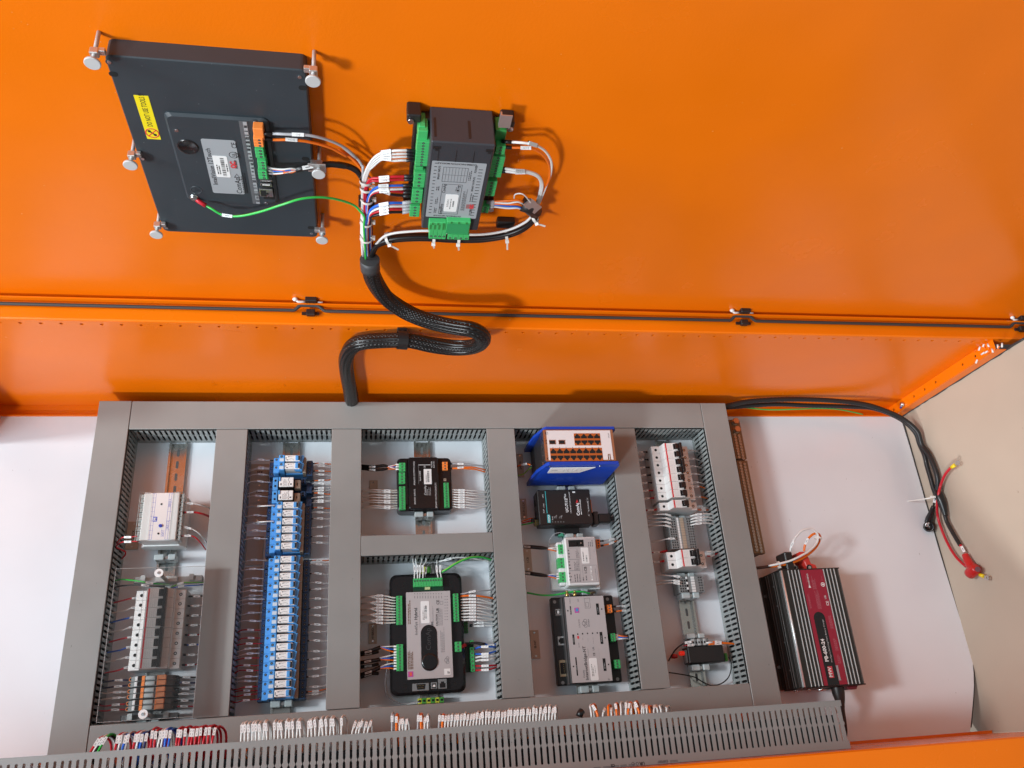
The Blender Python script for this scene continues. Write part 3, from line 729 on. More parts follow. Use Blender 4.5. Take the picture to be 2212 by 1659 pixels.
for q in (123.5, 127.5, 151, 155.5): b.box(q-.2, q+.2, -283, -195, 88.4, 88.52)
for i in range(11): y = -194.5-i*8.9; b.box(121, 127.5, y-.15, y+.15, 88.4, 88.53); b.box(151, 158, y-.15, y+.15, 88.4, 88.53) if i % 2 == 0 else None
dashes(b, 143, 149, -278, -262, 88.5, 3)
part('lettering', b, INKB, t)
X_, Y_ = az('A', 540, 1025, 88.5).xy
b = MB(); b.box(X_-3.8, X_+3.8, Y_-4.6, Y_+4.6, 88.4, 88.55); part('logo', b, INKB, t); text('M', 7.6, (X_, Y_, 88.66), t, LABEL, rot=90, bold=.25)
text('BUS 1 2', 4.4, (153.4, -256, 88.62), t, INKB); text('GEN 3 4', 4.4, (153.4, -214, 88.62), t, INKB)
for (x, y), mt, r in (((593, 903), W_DGREEN, 1.7), ((585, 1080), INKB, 3.0), ((567, 1143), W_RED, 1.8)):
    q = az('A', x, y, 88.4); b = MB(); b.cyl((q.x, q.y, 88.4), r, .9 if r < 2.5 else 2.5, 'z', 14, mi=0); b.box(q.x-r*.7, q.x+r*.7, q.y-.25, q.y+.25, 88.4, 91 if r > 2.5 else 89.0, 1)
    part('indicator' if r < 2.5 else 'setting_knob', b, [HOLE if r < 2.5 else mt, INK], t)
end_stop(145, -305, 'grey end clamp under the cream relay', z=40)
for i, (x0, y0, x1, y1) in enumerate(((265, 1180, 395, 1165), (265, 1215, 395, 1205))):
    P0 = az('A', x1, y1, 78); P1 = az('A', x0, y0, 70); wire([P0, P0.lerp(P1, .5)+Vector((0, 0, 1)), P1, az('A', 222, 1245+i*10, 55), az('A', 300, 1300-i*8, 40), az('A', 268, 1352, 30)], 1.5, W_RED,
      '%s red wire looping out of the left side of the cream relay' % ('upper', 'lower')[i], 'wires of the cream relay', marker=18, mlen=17, fer=W_RED)
for i, (mt, a, c, e_, nm) in enumerate(((W_WHITE, (762, 893), (870, 900), (985, 935), 'top white'), (W_RED, (762, 972), (850, 968), (985, 1005), 'upper thick red'),
        (W_WHITE, (745, 1087), (840, 1105), (960, 1215), 'lower white'), (W_RED, (740, 1165), (845, 1163), (955, 1275), 'lower red'))):
    wire([az('A', *a, 76), az('A', *c, 74), az('A', (a[0]+2*e_[0])/3+20, (c[1]*.6+e_[1]*.4), 66), az('A', *e_, 42)], 2.6 if i == 1 else 1.6, mt,
         '%s wire curving right from the cream relay into the duct' % nm, 'wires of the cream relay', marker=14, fer=W_BLACK)
tag_plate('A', 322, 1045, 398, 1270, 'CHECK', 'wood toned name tag on the plate left of the cream relay')

def breaker(parent, x0, x1, yt, p, z=None, handle=True, first=False):
    """one pole: stepped white body seen from the front; yt top, p pitch"""
    w_ = x1-x0; ya, yb = yt-p+.25, yt-.25; f = lambda q: x0+w_*q
    b = MB(); prof = [(f(0), 8), (f(1), 8), (f(1), 50), (f(.985), 52), (f(.80), 52), (f(.785), 66), (f(.58), 74), (f(.26), 74), (f(.22), 54), (f(0.015), 54), (f(0), 52)]
    b.prism(prof, ya, yb, axis='y'); pr = part('breaker_pole', b, WPL, parent)
    b = MB(); b.box(f(.285), f(.32), ya+.1, yb-.1, 74, 74.15); part('red_line', b, INKR, pr)
    b = MB(); b.cyl((f(.11), (ya+yb)/2, 53.9), 3.0, .22, 'z', 14, smooth=False); part('screw_hole', b, HOLE, pr); b = MB(); b.cyl((f(.89), (ya+yb)/2, 51.9), 3.0, .22, 'z', 14, smooth=False); part('screw_hole', b, HOLE, pr)
    b = MB(); b.cyl((f(.89), (ya+yb)/2, 52.15), 1.7, .1, 'z', 10, smooth=False); part('screw', b, STEEL, pr)
    b = MB(); dashes(b, f(.34), f(.46), ya+1.5, yb-1.5, 74.12, 3, thick=.14); part('lettering', b, INKL, pr)
    if handle:
        b = MB(); b.cbox(f(.53), f(.66), ya+2.2, yb-2.2, 70, 80, 1.2); b.box(f(.50), f(.67), ya+1.0, yb-1.0, 70, 74.6)
        part('toggle', b, BLACKG, pr)
        b = MB(); b.box(f(.50), f(.60), yb-1.9, yb-.4, 73, 77); b.box(f(.50), f(.60), ya+.4, ya+1.9, 73, 77); part('toggle_cheek', b, WPL, pr)
    return pr
for nm, y0 in (('upper', -370.0), ('lower', -440.2)):
    t = thing('circuit_breaker', '%s four pole white circuit breaker under the clear cover' % nm, 'circuit breaker', (148, y0-35, 8), group='four pole circuit breakers of the left bay')
    for i in range(4): breaker(t, 104, 191, y0-i*17.5, 17.5)
    b = MB(); b.cbox(157, 163, y0-69.5, y0-.6, 74, 83, .8); part('toggle_bar', b, BLACKG, t)
# clear acrylic cover on stand-offs
t = thing('clear_cover', 'clear acrylic sheet screwed over the left breakers and terminals', 'cover', (155, -465, 0))
X0, X1, Y0, Y1 = 78, 231, -596, -340
b = MB(); b.box(X0, X1, Y0, Y1, 108, 110); part('acrylic_sheet', b, CLEAR, t)
b = MB()
for q in ((X0, X0+.4, Y0, Y1), (X1-.4, X1, Y0, Y1), (X0, X1, Y0, Y0+.4), (X0, X1, Y1-.4, Y1)): b.box(*q, 107.8, 110.2)
part('sheet_edge', b, mat('sheet_edge', (.55, .53, .52), .3), t)
for k, (fx, x, y) in enumerate((('B', 553, 112), ('B', 428, 1232))):
    q = az(fx, x, y, 112); b = MB(); b.cyl((q.x, q.y, 110.3), 7.6, 1.4, 'z', 24); w2 = part('washer', b, LABEL, t)
    b = MB(); b.cyl((q.x, q.y, 111.7), 2.7, 1.2, 'z', 12); part('screw', b, STEEL, w2)
    b = MB(); b.cyl((q.x, q.y, 25), 3.5, 83, 'z', 12); part('stand_off', b, LGREY, t)
for k, (ya, yb, xa, xb) in enumerate(((-352, -342, 92, 214), (-592, -583, 96, 192))):
    t = thing('rail_bracket', ('grey plastic rail bracket above the left breakers', 'grey plastic rail bracket below the orange terminals')[k], 'bracket', ((xa+xb)/2, (ya+yb)/2, 0), group='grey rail brackets')
    b = MB(); b.prism([(xa, 20), (xa+14, 12), (xb-14, 12), (xb, 20), (xb, 40), (xb-22, 40), (xb-22, 34), (xb-44, 34), (xb-44, 42), (xa+40, 42), (xa+40, 34), (xa+18, 34), (xa+18, 42), (xa+4, 42), (xa, 36)], ya, yb, axis='y')
    part('bracket_body', b, LGREY if k == 0 else MGREY, t)
    b = MB(); b.box(xa+14, xa+22, ya+1, yb+2, 40, 46); b.box(xb-22, xb-14, ya+1, yb+2, 40, 46); part('foot', b, LGREY, t)
    end_stop(142, ya-8 if k == 0 else ya-4, ('grey clamp between bracket and left breakers', 'grey clamp under the orange terminals')[k], z=26, h=8)
# small clear breaker shroud
t = thing('breaker_shroud', 'small clear shroud clipped over the breaker toggles', 'shroud', (165, -440, 60))
b = MB(); b.box(124, 180, -511, -367, 88, 89); part('shroud_face', b, CLEAR, t)
b = MB()
for q in ((124, 124.6, -511, -367), (179.4, 180, -511, -367), (124, 180, -511, -510.4), (124, 180, -367.6, -367)): b.box(*q, 88.9, 89.3)
part('shroud_edge', b, MATS['sheet_edge'], t)
# orange terminals (6)
for i in range(6):
    y1 = -519.5-i*9.2-(1.6 if i > 1 else 0)-(1.6 if i > 3 else 0)
    t = thing('terminal_block', 'orange and grey fused terminal, %s from the top under the clear cover' % ORD[i], 'terminal', (142, y1-4.3, 8), group='orange terminals under the clear cover')
    b = MB(); b.prism([(103, 10), (186, 10), (186, 30), (180, 42), (166, 52), (124, 52), (110, 44), (103, 36)], y1-8.6, y1, axis='y', c=.3); part('terminal_body', b, MGREY, t)
    b = MB(); b.cyl((108.5, y1-4.3, 41), 3.4, 1.6, 'z', 14); part('wire_funnel', b, ORPL, t); b = MB(); b.cyl((108.5, y1-4.3, 42.6), 2, .2, 'z', 12, smooth=False); part('hole', b, HOLE, t)
    b = MB(); b.cbox(158, 171, y1-8.4, y1-.3, 50, 58, .8); part('orange_cap', b, mat('sheen_orange_plastic', (.92, .36, .16), .38), t)  # cap paler than the stripe: bright reflection put into the colour
    b = MB(); b.box(129.5, 134.5, y1-8.5, y1-.1, 51, 53.5); b.box(155, 157.5, y1-8.5, y1-.1, 51, 54); part('orange_stripe', b, ORPL, t)
    b = MB(); b.cbox(118, 122.5, y1-8, y1-.6, 50, 54, .4, 0); b.cbox(136, 152, y1-7.5, y1-1.0, 50, 55, .8, 1); b.box(124, 129, y1-8.2, y1-.3, 51, 53, 2); part('marker_strip', b, [LABEL, LGREY, HOLE], t)
    for sd, xs in ((0, (103, 84, 70, 56)), (1, (186, 200, 216, 230))):
        c = [W_NAVY, W_NAVY, W_WHITE, W_WHITE, W_RED, W_RED][i] if sd == 0 else [W_BLACK, W_NAVY, W_BLACK, W_WHITE, W_BLACK, W_RED][i]
        yy = y1-4.3+random.uniform(-.8, .8)
        wire([(xs[0], y1-4.3, 36), (xs[1], yy, 38), (xs[2], yy-1, 36), (xs[3], yy+random.uniform(-2, 2), 30)], 2.0, c, 'wire on the %s of the %s orange terminal under the clear cover' % (('left', 'right')[sd], ORD[i]),
             'wires of the orange terminals', marker=16, mlen=14, fer=W_BLACK if sd else None)
cl = [W_RED, W_WHITE, W_BLUE, W_WHITE, W_RED, W_BLUE, W_WHITE, W_RED]; cr = [W_BLACK, W_WHITE, W_GREY, W_WHITE, W_RED, W_BLUE, W_WHITE, W_RED]
NMC = {W_RED.name: 'red', W_WHITE.name: 'white', W_BLUE.name: 'blue', W_BLACK.name: 'black', W_GREY.name: 'grey', W_NAVY.name: 'navy', W_ORANGE.name: 'orange', W_GY.name: 'green and yellow', W_VIO.name: 'violet', W_DGREEN.name: 'green'}
for i in range(8):
    y = -379-i*17.55
    wire([(108, y, 34), (96, y-1, 38), (82, y-3-(i % 2)*2, 36), (58, y-7, 28)], 2.0, cl[i], '%s wire left of the breakers under the clear cover, pole %s from the top' % (NMC[cl[i].name], ORD[i]), 'wires left of the four pole breakers', marker=9, mlen=15)
    wire([(189, y, 30), (198, y-1, 33), (212, y-1, 33), (228, y+random.uniform(-1, 2), 26)], 1.9, cr[i], '%s wire right of the breakers under the clear cover, pole %s from the top' % (NMC[cr[i].name], ORD[i]), 'wires right of the four pole breakers', marker=18, mlen=13, fer=W_BLACK, ferlen=14)
wire([az('B', 640, 205, 60), az('B', 500, 195, 74), az('B', 400, 178, 72), az('B', 270, 165, 55), az('B', 195, 175, 40)], 1.8, W_DGREEN, 'green wire running left above the left breakers', marker=36, mlen=17)
wire([az('B', 600, 222, 60), az('B', 470, 214, 72), az('B', 390, 208, 70), az('B', 260, 215, 55), az('B', 170, 238, 40)], 1.9, W_BLACK, 'black wire running left above the left breakers', marker=34, mlen=17)
wire([az('B', 650, 225, 60), az('B', 740, 192, 76), az('B', 820, 188, 74), az('B', 912, 187, 60)], 1.6, W_GY, 'yellow and green wire running right above the left breakers', marker=24, mlen=15)
wire([az('B', 650, 235, 60), az('B', 750, 216, 72), az('B', 830, 212, 70), az('B', 905, 206, 58)], 1.6, W_BLUE, 'blue wire running right above the left breakers', marker=22, mlen=15)

# ================================================================ BAY 2: relay column
def slim_relay(y, label):
    """plug-in relay socket, 16 mm; y = centre of its white relay face"""
    t = thing('relay', label, 'relay', (370, y, 8), group='slim blue relays in the column')
    a, b_ = y-7.9, y+7.9
    b = MB(); b.box(326, 412, a-1.5, b_-1.5, 8, 26); b.cbox(326.5, 337, a-1.5, b_-1.5, 26, 36, .8); part('socket_base', b, BLUESHADE, t)
    b = MB(); b.cbox(337, 347.6, a-1.2, b_-1.2, 20, 62, .9); part('middle_terminal_step', b, BLUE, t)
    b = MB(); b.cbox(347.8, 359.2, a, b_, 20, 77, .9); part('upper_terminal_step', b, BLUE, t)
    b = MB(); b.box(360, 393, a+.2, b_-.2, 20, 48); b.prism([(380, a+.5), (393, a+.5), (396, b_-2), (396, b_), (391, b_), (391, a+5), (380, a+3)], 62, 72); b.box(378, 391, a+1.5, b_-2, 66, 74); part('socket_body', b, BLUE, t)
    b = MB()
    for (x, z, dy) in ((342, 62.05, 2.5), (353, 77.05, 4.2), (331, 36.05, -3)):
        b.cyl((x, y+dy, z), 2.3, .08, 'z', 12, smooth=False, mi=0); b.cyl((x, y+dy, z+.09), 1.2, .06, 'z', 8, smooth=False, mi=1)
    part('screw_hole', b, [HOLE, MGREY], t)
    b = MB(); b.cbox(349.6, 357.6, a+1.8, y+.2, 77, 77.5, .1); part('tag', b, mat('pale_blue_tag', (.55, .66, .76), .4), t)
    b = MB(); b.cbox(360.2, 388.8, a+2.2, b_-1.4, 48, 78, .8); rl = part('relay_body', b, WPL, t)
    b = MB(); b.box(363, 366, a+3.6, a+5.5, 78, 78.15); b.cyl((366.5, b_-4.8, 78), 1.1, .15, 'z', 10, smooth=False); b.box(361.2, 362.4, y-2.5, y+2.5, 78, 78.12)
    dashes(b, 367.5, 377.5, b_-5.6, b_-3.2, 78.12, 2, vert=False); b.tube([(367, y-2.2, 78.0), (372, y-1.2, 78.0), (377.5, y-2.5, 78.0)], .35, 4); part('lettering', b, INKG, rl)
    b = MB(); b.cbox(380, 386, a+3, b_-2, 76, 79.4, .9); part('test_lever', b, BLUE, rl)
    b = MB(); b.box(386.2, 388.6, a+3.4, b_-2.6, 78, 78.2); part('window', b, HOLE, rl)
    b = MB(); b.cbox(393.4, 399.8, a+.1, b_-.1, 30, 60, .7); part('retaining_clip', b, BEIGE, t)
    b = MB(); b.cbox(400.6, 412, a-1.4, b_-1.4, 22, 44, .9); part('coil_terminal_step', b, BLUESHADE, t)
    b = MB()
    for dy in (-3.6, 3.2): b.cyl((406.5, y-1.4+dy, 44.05), 2.2, .1, 'z', 12, smooth=False, mi=0); b.cyl((406.5, y-1.4+dy, 44.16), 1.3, .1, 'z', 8, smooth=False, mi=1)
    part('screw_hole', b, [HOLE, MGREY], t)
    return t
ys = [-122.7, -139.0]+[-219.2-16.05*i for i in range(6)]+[-325.3-15.97*i for i in range(16)]
r0 = slim_relay(ys[0], 'slim blue relay, topmost of the column')
for i, y in enumerate(ys[1:], 1):
    lb = ('slim blue relay, second in the column, just above the two wide relays' if i == 1 else
          'slim blue relay, %s below the two wide relays' % ORD[i-2] if i < 8 else 'slim blue relay, %s in the long lower run' % ORD[i-8])
    dup_tree(r0, org=(370, y, 8), label=lb)
for k, y in enumerate((-170, -197)):
    t = thing('relay', ('wide black and white relay, upper of the two', 'wide black and white relay, lower of the two')[k], 'relay', (370, y, 8), group='wide relays in the column')
    a, b_ = y-13.3, y+13.3
    b = MB(); b.box(326, 414, a, b_, 8, 26); b.cbox(326.5, 336.5, a, b_, 26, 36, .8); part('socket_base', b, BLUESHADE, t)
    b = MB(); b.cbox(337, 347.6, a, b_, 20, 62, 1.0); part('middle_terminal_step', b, BLUE, t)
    b = MB()
    for (x, z, dy) in ((342, 62.05, -5), (342, 62.05, 6), (331, 36.05, 1), (406, 36.1, -7)): b.cyl((x, y+dy, z), 2.3, .1, 'z', 12, smooth=False)
    part('screw_hole', b, HOLE, t)
    b = MB(); b.cbox(349, 378, y-11.5, y+10.5, 30, 68, 1); part('relay_body', b, BLACKG, t)
    b = MB(); b.cbox(350, 377.6, y-9.5, y+10, 68, 71, .8); fp = part('relay_face', b, WPL, t)
    b = MB(); b.box(352.5, 355, y-6.5, y-2.5, 71, 71.15); b.box(371, 374.5, y-6, y-3, 71, 71.15); dashes(b, 357, 366, y-7.5, y+7.5, 71.12, 5, thick=.3)
    b.tube([(369, y+9.6, 71), (367.5, y+4, 71), (370, y, 71), (367.8, y-4, 71), (369.3, y-9, 71)], .5, 4); part('lettering', b, INKG, fp)
    b = MB(); b.cbox(349.2, 353, y+2, y+10.5, 68, 73, .9); part('test_lever', b, BLUE, t)
    b = MB(); b.cbox(379, 390.5, y-10, y+7.5, 40, 60, .8); mk = part('retaining_clip', b, BEIGE, t)
    b = MB(); b.prism([(384.3+3.1*math.cos(q)*.3, y-1.5+3.4*math.sin(q)) for q in [i*math.pi/5 for i in range(10)]], 60, 60.15); part('eyelet', b, HOLE, mk)
    b = MB(); b.cbox(390.8, 400, y+3, y+13, 20, 52, .8); b.cbox(400.5, 412, a, y+1, 20, 38, .8); part('coil_terminal_step', b, BLUESHADE, t)
    b = MB(); b.cyl((395.5, y+9.5, 52.05), 2.1, .1, 'z', 12, smooth=False); b.cyl((395.5, y+4.5, 52.05), 2.1, .1, 'z', 12, smooth=False); part('coil_screw_hole', b, HOLE, t)
end_stop(371, -579, 'grey end clamp under the blue relay column', z=36, h=12)
for i, (x0, y0, x1, y1, s_, nm) in enumerate(((150, 415, 410, 700, 'K25', 'topmost'), (138, 705, 400, 1000, 'K24', 'second'), (110, 1010, 380, 1300, 'K23', 'third'))):
    tag_plate('J', x0, y0, x1, y1, '', 'wood toned tag strip left of the blue relay column, %s' % nm)
    X0, X1, Y0, Y1 = rect('P', 'J', x0, y0, x1, y1, 3)
    q = ORG and bpy.data.objects; tp = [o for o in bpy.data.objects if o.get('category') == 'name tag'][-1]
    text(s_, 6.5, ((X0+X1)/2, Y0+14+(10 if i < 2 else 0), 2.75), tp, INK, rot=180, bold=.15)
for i in range(5):
    Y1 = -260-62*i; Y0 = Y1-58; b = MB(); b.cbox(286.5, 319, Y0, Y1, .4, 2.6, .3)
    solo('name_tag', b, ENGR, 'wood toned tag strip beside the blue relays, %s from the top' % ORD[i+3], 'name tag', (303, (Y0+Y1)/2, 0), group='tag strips beside the blue relays')
# wires left of the relays: y in frame J then B, colour
Lw = [(375, 0, 0), (465, 0, 0), (495, 0, 0), (575, 0, 0), (705, 0, 0), (820, 0, 0), (905, 0, 0), (1205, 0, 0), (1330, 0, 0), (1445, 0, 0), (1560, 0, 0)]
wl_ = []
for y, *_ in Lw: wl_.append((az('J', 440, y, 30).y, W_WHITE))
for y, c in ((90, 0), (155, 0), (215, 0), (290, 0), (355, 0), (425, 0), (495, 0), (563, 1), (625, 1), (675, 1), (708, 0), (748, 0), (785, 1), (845, 1), (885, 1), (930, 0), (965, 0), (1010, 1), (1040, 1), (1070, 1), (1115, 1), (10, 0), (260, 0), (325, 0)):
    wl_.append((az('B', 1370, y, 30).y, W_RED if c else W_WHITE))
wl_.sort(key=lambda q: -q[0])
for i, (y, mt) in enumerate(wl_):
    d1, d2 = random.uniform(-3, 2), random.uniform(-5, 3); z = random.choice((26, 31, 36))
    wire([(330, y, z), (318, y-.5, z+5), (304, y+d1*.4, z+8), (291, y+d1-1, z+4), (278, y+d2-2, z-4)], 1.25, mt, '%s wire on the left of the blue relay column, %s from the top' % (NMC[mt.name], ORD[i]), 'wires left of the blue relays',
         marker=random.uniform(20, 26), mlen=12, fer=W_BLACK if i % 3 == 0 else None, mwid=3.6, clear=False)
for k, (xa, xb, y) in enumerate(((310, 510, 1048), (300, 495, 1288))):
    P0 = az('J', xb, y-6, 62); P1 = az('J', xb-125, y, 66); P2 = az('J', xa, y+4, 60); b = None
    wire([P0, P1, P2, az('J', 180, y+10, 34), az('J', 60, y+22, 20)], 1.8, W_WHITE, ('thick white jumper wire sticking out left of the relays, upper', 'thick white jumper wire sticking out left of the relays, lower')[k], 'white jumper wires at the relays', marker=40, mlen=10)
Rw = [(405, 'o'), (445, 'w'), (520, 'o'), (575, 'w'), (670, 'o'), (710, 'w'), (785, 'w'), (825, 'w'), (858, 'o'), (925, 'w'), (975, 'w'), (1000, 'w'), (1080, 'o'), (1150, 'w'), (1245, 'w'), (1380, 'w'), (1515, 'w'), (1612, 'w')]
rw = [(az('J', 1110, y, 34).y, W_ORANGE if c == 'o' else W_WHITE, 1.5 if c == 'o' else 1.3) for y, c in Rw]
for y, c in ((15, 'o'), (45, 'w'), (118, 'w'), (190, 'w'), (245, 'w'), (318, 'w'), (393, 'w'), (450, 'w'), (523, 'w'), (582, 'w'), (650, 'w'), (735, 'w'), (798, 'w'), (875, 'w'), (935, 'w'), (1018, 'w'), (1055, 'o'), (1078, 'w')):
    rw.append((az('B', 1760, y, 34).y, W_ORANGE if c == 'o' else W_WHITE, 1.4 if c == 'o' else 1.2))
rw.sort(key=lambda q: -q[0])
for i, (y, mt, r) in enumerate(rw):
    d = random.uniform(-3, 3)
    wire([(411, y, 32), (420, y+.3, 35), (431, y+d*.3, 36), (441, y+d*.8, 33), (453, y+d*1.3+2, 28)], r, mt, '%s wire on the right of the blue relay column, %s from the top' % (NMC[mt.name], ORD[i]), 'wires right of the blue relays', marker=19, mlen=12, fer=W_BLACK if i % 2 == 0 or mt is W_ORANGE else None, mwid=3.8, ferlen=9)
# ================================================================ BAY 3, upper: small black input/output module
t = thing('io_module', 'small black input output module with green plugs on both sides', 'module', (638, -170, 8), group=None)
b = MB(); b.prism(rr(583, 696, -226, -112, 9), 8, 42, c=2.5); b.prism(rr(606, 668, -224, -113, 4), 42, 50, c=1.5); b.box(596, 604, -214, -118, 42, 47)
part('housing', b, BLACKG, t)
pplug(t, 'P', 'C', 612, 475, 682, 570, 48, 12, 3, 'y', GREEN); pplug(t, 'P', 'C', 610, 580, 680, 705, 48, 12, 4, 'y', GREEN)
pplug(t, 'P', 'C', 613, 732, 684, 985, 48, 12, 9, 'y', GREEN); pplug(t, 'P', 'C', 1083, 465, 1145, 555, 48, 12, 3, 'y', ORPL)
pplug(t, 'P', 'C', 1098, 692, 1163, 962, 48, 12, 10, 'y', GREEN)
b = MB(); X0, X1, Y0, Y1 = prect(b, 'P', 'C', 880, 545, 968, 708, 50.6); part('sticker', b, LABEL, t)
b = MB(); barcode(b, X0+(X1-X0)*.45, X0+(X1-X0)*.72, Y0+5, Y1-3, 50.75); dashes(b, X0+3, X0+10, Y0+4, Y1-4, 50.72, 2); part('barcode', b, INK, t)
for s_, x, y, z, sz in (('BINARY INPUTS', 785, 845, 50.2, 4.6), ('ANALOG OUTPUTS CAN2', 778, 590, 50.2, 4.4), ('BINARY OUTPUTS/INPUTS', 1015, 830, 50.2, 4.6), ('ComAp', 898, 775, 50.2, 6.4), ('Inteli IO8/8', 842, 620, 50.2, 4.6), ('POWER', 968, 495, 50.2, 4.0), ('8-36V DC', 992, 495, 50.2, 3.6), ('CE', 892, 522, 50.2, 4.6)):
    q = az('C', x, y, z); text(s_, sz, (q.x, q.y, z), t, INKL, bold=.05)
b = MB(); q = az('C', 830, 600, 50.1); dashes(b, 640, 652, -196, -178, 50.15, 4, thick=.22); 
for (x0, y0, x1, y1) in ((822, 500, 828, 708), (822, 497, 955, 502)): prect(b, 'P', 'C', x0, y0, x1, y1, 50.12)
part('fine_print', b, INKL, t)
q = az('C', 1112, 662, 42.8); b = MB(); b.box(q.x-2.6, q.x+2.6, q.y-2.6, q.y+2.6, 42, 42.8); b.box(q.x-1, q.x+1, q.y-1, q.y+1, 42.8, 43.2, 1); part('service_port', b, [BEIGE, HOLE], t)
end_stop(639, -232, 'grey end clamp below the small black module', z=38); end_stop(640, -107, 'grey end clamp above the small black module', z=22, h=9)
for i, y in enumerate((778, 797, 833, 858, 892, 912, 952, 972)):
    q = az('C', 590, [775, 798, 833, 860, 888, 915, 943, 970][i], 38); j = i//2
    wire([q+Vector((6, 0, 0)), q, az('C', 520, y, 42), az('C', 440, y-2, 44), az('C', 330, y-8+4*(i % 2), 42), az('C', 208, 787+j*60, 34)], 1.7, W_WHITE, 'white wire left of the small black module, %s from the top' % ORD[i], 'wires left of the small black module', marker=27, mlen=15, fer=W_BLACK, ferlen=9)
for i, y in enumerate((770, 795, 822, 850, 875, 900, 930, 957)):
    q = az('C', 1190, [770, 795, 822, 848, 872, 898, 925, 950][i], 38); j = i//2
    wire([q-Vector((6, 0, 0)), q, az('C', 1250, y+3, 42), az('C', 1345, y+5, 44), az('C', 1450, y+12+6*(i % 2), 42), az('C', 1590, [795, 797, 845, 850, 892, 898, 940, 945][i], 30)], 1.7, W_WHITE, 'white wire right of the small black module, %s from the top' % ORD[i], 'wires right of the small black module', marker=26, mlen=17, fer=W_BLACK, ferlen=9)
for i, (mt, ys_) in enumerate(((W_GREY, (487, 487, 490, 500, 515)), (W_ORANGE, (540, 535, 525, 528, 555)), (W_ORANGE, (540, 540, 540, 548, 578)))):
    q = [az('C', x, y, z) for x, y, z in zip((1160, 1215, 1330, 1440, 1556), ys_, (36, 40, 42, 40, 30))]
    wire(q, 2.0, mt, ('grey supply wire right of the small black module', 'orange supply wire right of the small black module, upper', 'orange supply wire right of the small black module, lower')[i], 'supply wires of the small black module', marker=24 if i < 2 else None, mlen=15, fer=W_BLACK, ferlen=11)
for i, yy in enumerate((508, 548)):
    wire([az('C', 490, 515+i*25, 44), az('C', 440, yy, 46), az('C', 330, yy+12-i*6, 48), az('C', 205, 510+i*28, 36)], lambda t_: 4.6*(0.55+0.45*min(1, t_*3)), W_BLACK, ('black sheathed bus cable left of the small black module, upper', 'black sheathed bus cable left of the small black module, lower')[i], 'bus cables at the small black module', marker=33, mlen=16)
for i, (c, y0, y1) in enumerate(((W_WHITE, 495, 520), (W_BLUE, 520, 518), (W_WHITE, 548, 515), (W_ORANGE, 545, 545), (W_ORANGE, 500, 530))):
    wire([az('C', 612, y0, 42), az('C', 585, y0, 43), az('C', 540, (y0+y1)/2, 45), az('C', 480, y1, 44)], 1.35, c, '%s core of the bus cables at the small black module%s' % (NMC[c.name], ('', '', ', lower white one', ', lower orange one', ', upper orange one')[i]), 'cores of the bus cables', name='cable_core', cat='cable core', fer=W_WHITE, ferlen=12)
tag_plate('C', 290, 668, 380, 938, '', 'plain wood toned name tag left of the small black module')

# ================================================================ BAY 3, lower: large black controller
t = thing('controller', 'large black controller with a light front panel and an oval window', 'controller', (638, -466, 8))
b = MB(); b.prism(rr(566, 708, -579, -354, 14, 6), 8, 42, c=5); b.box(597, 683, -552, -390, 42, 48)
part('housing', b, BLACKG, t)
b = MB()
X0, X1, Y0, Y1 = 597, 683, -552, -391
b.prism(rr(X0, X1, Y0, Y1, 1.5), 48, 50); fp = part('front_panel', b, PANEL, t)
ow = rect('P', 'D', 725, 738, 888, 1162, 50.5)
b = MB(); b.prism(rr(ow[0], ow[1], ow[2], ow[3], (ow[1]-ow[0])/2-.1, 8), 50, 51.2, c=.6); part('oval_window', b, BLACKG, t)
q = az('D', 812, 1080, 51.2); b = MB(); b.lathe((q.x, q.y, 51.2), [(15.3, 0), (15, .8), (12, 1.0), (0.01, .4)], 'z', 28); part('round_key', b, BLACKG, t)
q = az('D', 800, 868, 51.4); text('ComAp', 13, (q.x, q.y, 51.3), t, mat('faint_ink', (.04, .04, .042), .3), bold=.1)
q = az('D', 685, 770, 50.2); text('InteliSys', 7.6, (q.x, az('D', 685, 832, 50.2).y, 50.15), t, INK, align='LEFT'); text('Hybrid', 8.2, (q.x, az('D', 685, 690, 50.2).y, 50.15), t, INK, align='LEFT', bold=.18)
st_ = rect('P', 'D', 725, 515, 810, 718, 50.5); b = MB(); b.prism(rr(*st_, 2), 50, 50.5); part('sticker', b, LABEL, t)
b = MB(); barcode(b, (st_[0]+st_[1])/2, st_[1]-5, st_[2]+9, st_[3]-8, 50.65, n=14); dashes(b, st_[0]+3, st_[0]+8, st_[2]+6, st_[3]-8, 50.62, 2)
part('barcode', b, INK, t)
b = MB(); dashes(b, 640.5, 652, -546+45, -392-45, 50.12, 1)
for (x0, x1, y0, y1, r) in ((905, 955, 755, 990, 4), (885, 935, 580, 740, 4), (832, 848, 540, 715, 2), (712, 722, 600, 760, 1)):
    X0_, X1_, Y0_, Y1_ = rect('P', 'D', x0, y0, x1, y1, 50.1); dashes(b, X0_, X1_, Y0_, Y1_, 50.14, r, thick=.3)
for i in range(9):
    q = az('D', 975, 470+i*27, 50.1); b.box(q.x-1, q.x+1, q.y-.5, q.y+.5, 50, 50.12); b.box(q.x-6, q.x-2, q.y-.25, q.y+.25, 50, 50.1)
for i in range(11):
    q = az('D', 670+i*25, 445, 50.1); b.box(q.x-.5, q.x+.5, q.y-1, q.y+1, 50, 50.12); b.box(q.x-.4, q.x+.4, q.y-9, q.y-4, 50, 50.12)
part('fine_print', b, INKG, t)
b = MB(); X0_, X1_, Y0_, Y1_ = rect('P', 'D', 602, 470, 636, 728, 50.1); dashes(b, X0_, X1_, Y0_, Y1_, 50.14, 2, thick=.6); X0_, X1_, Y0_, Y1_ = rect('P', 'D', 602, 920, 660, 1150, 50.1); dashes(b, X0_, X1_, Y0_, Y1_, 50.14, 4, thick=.7)
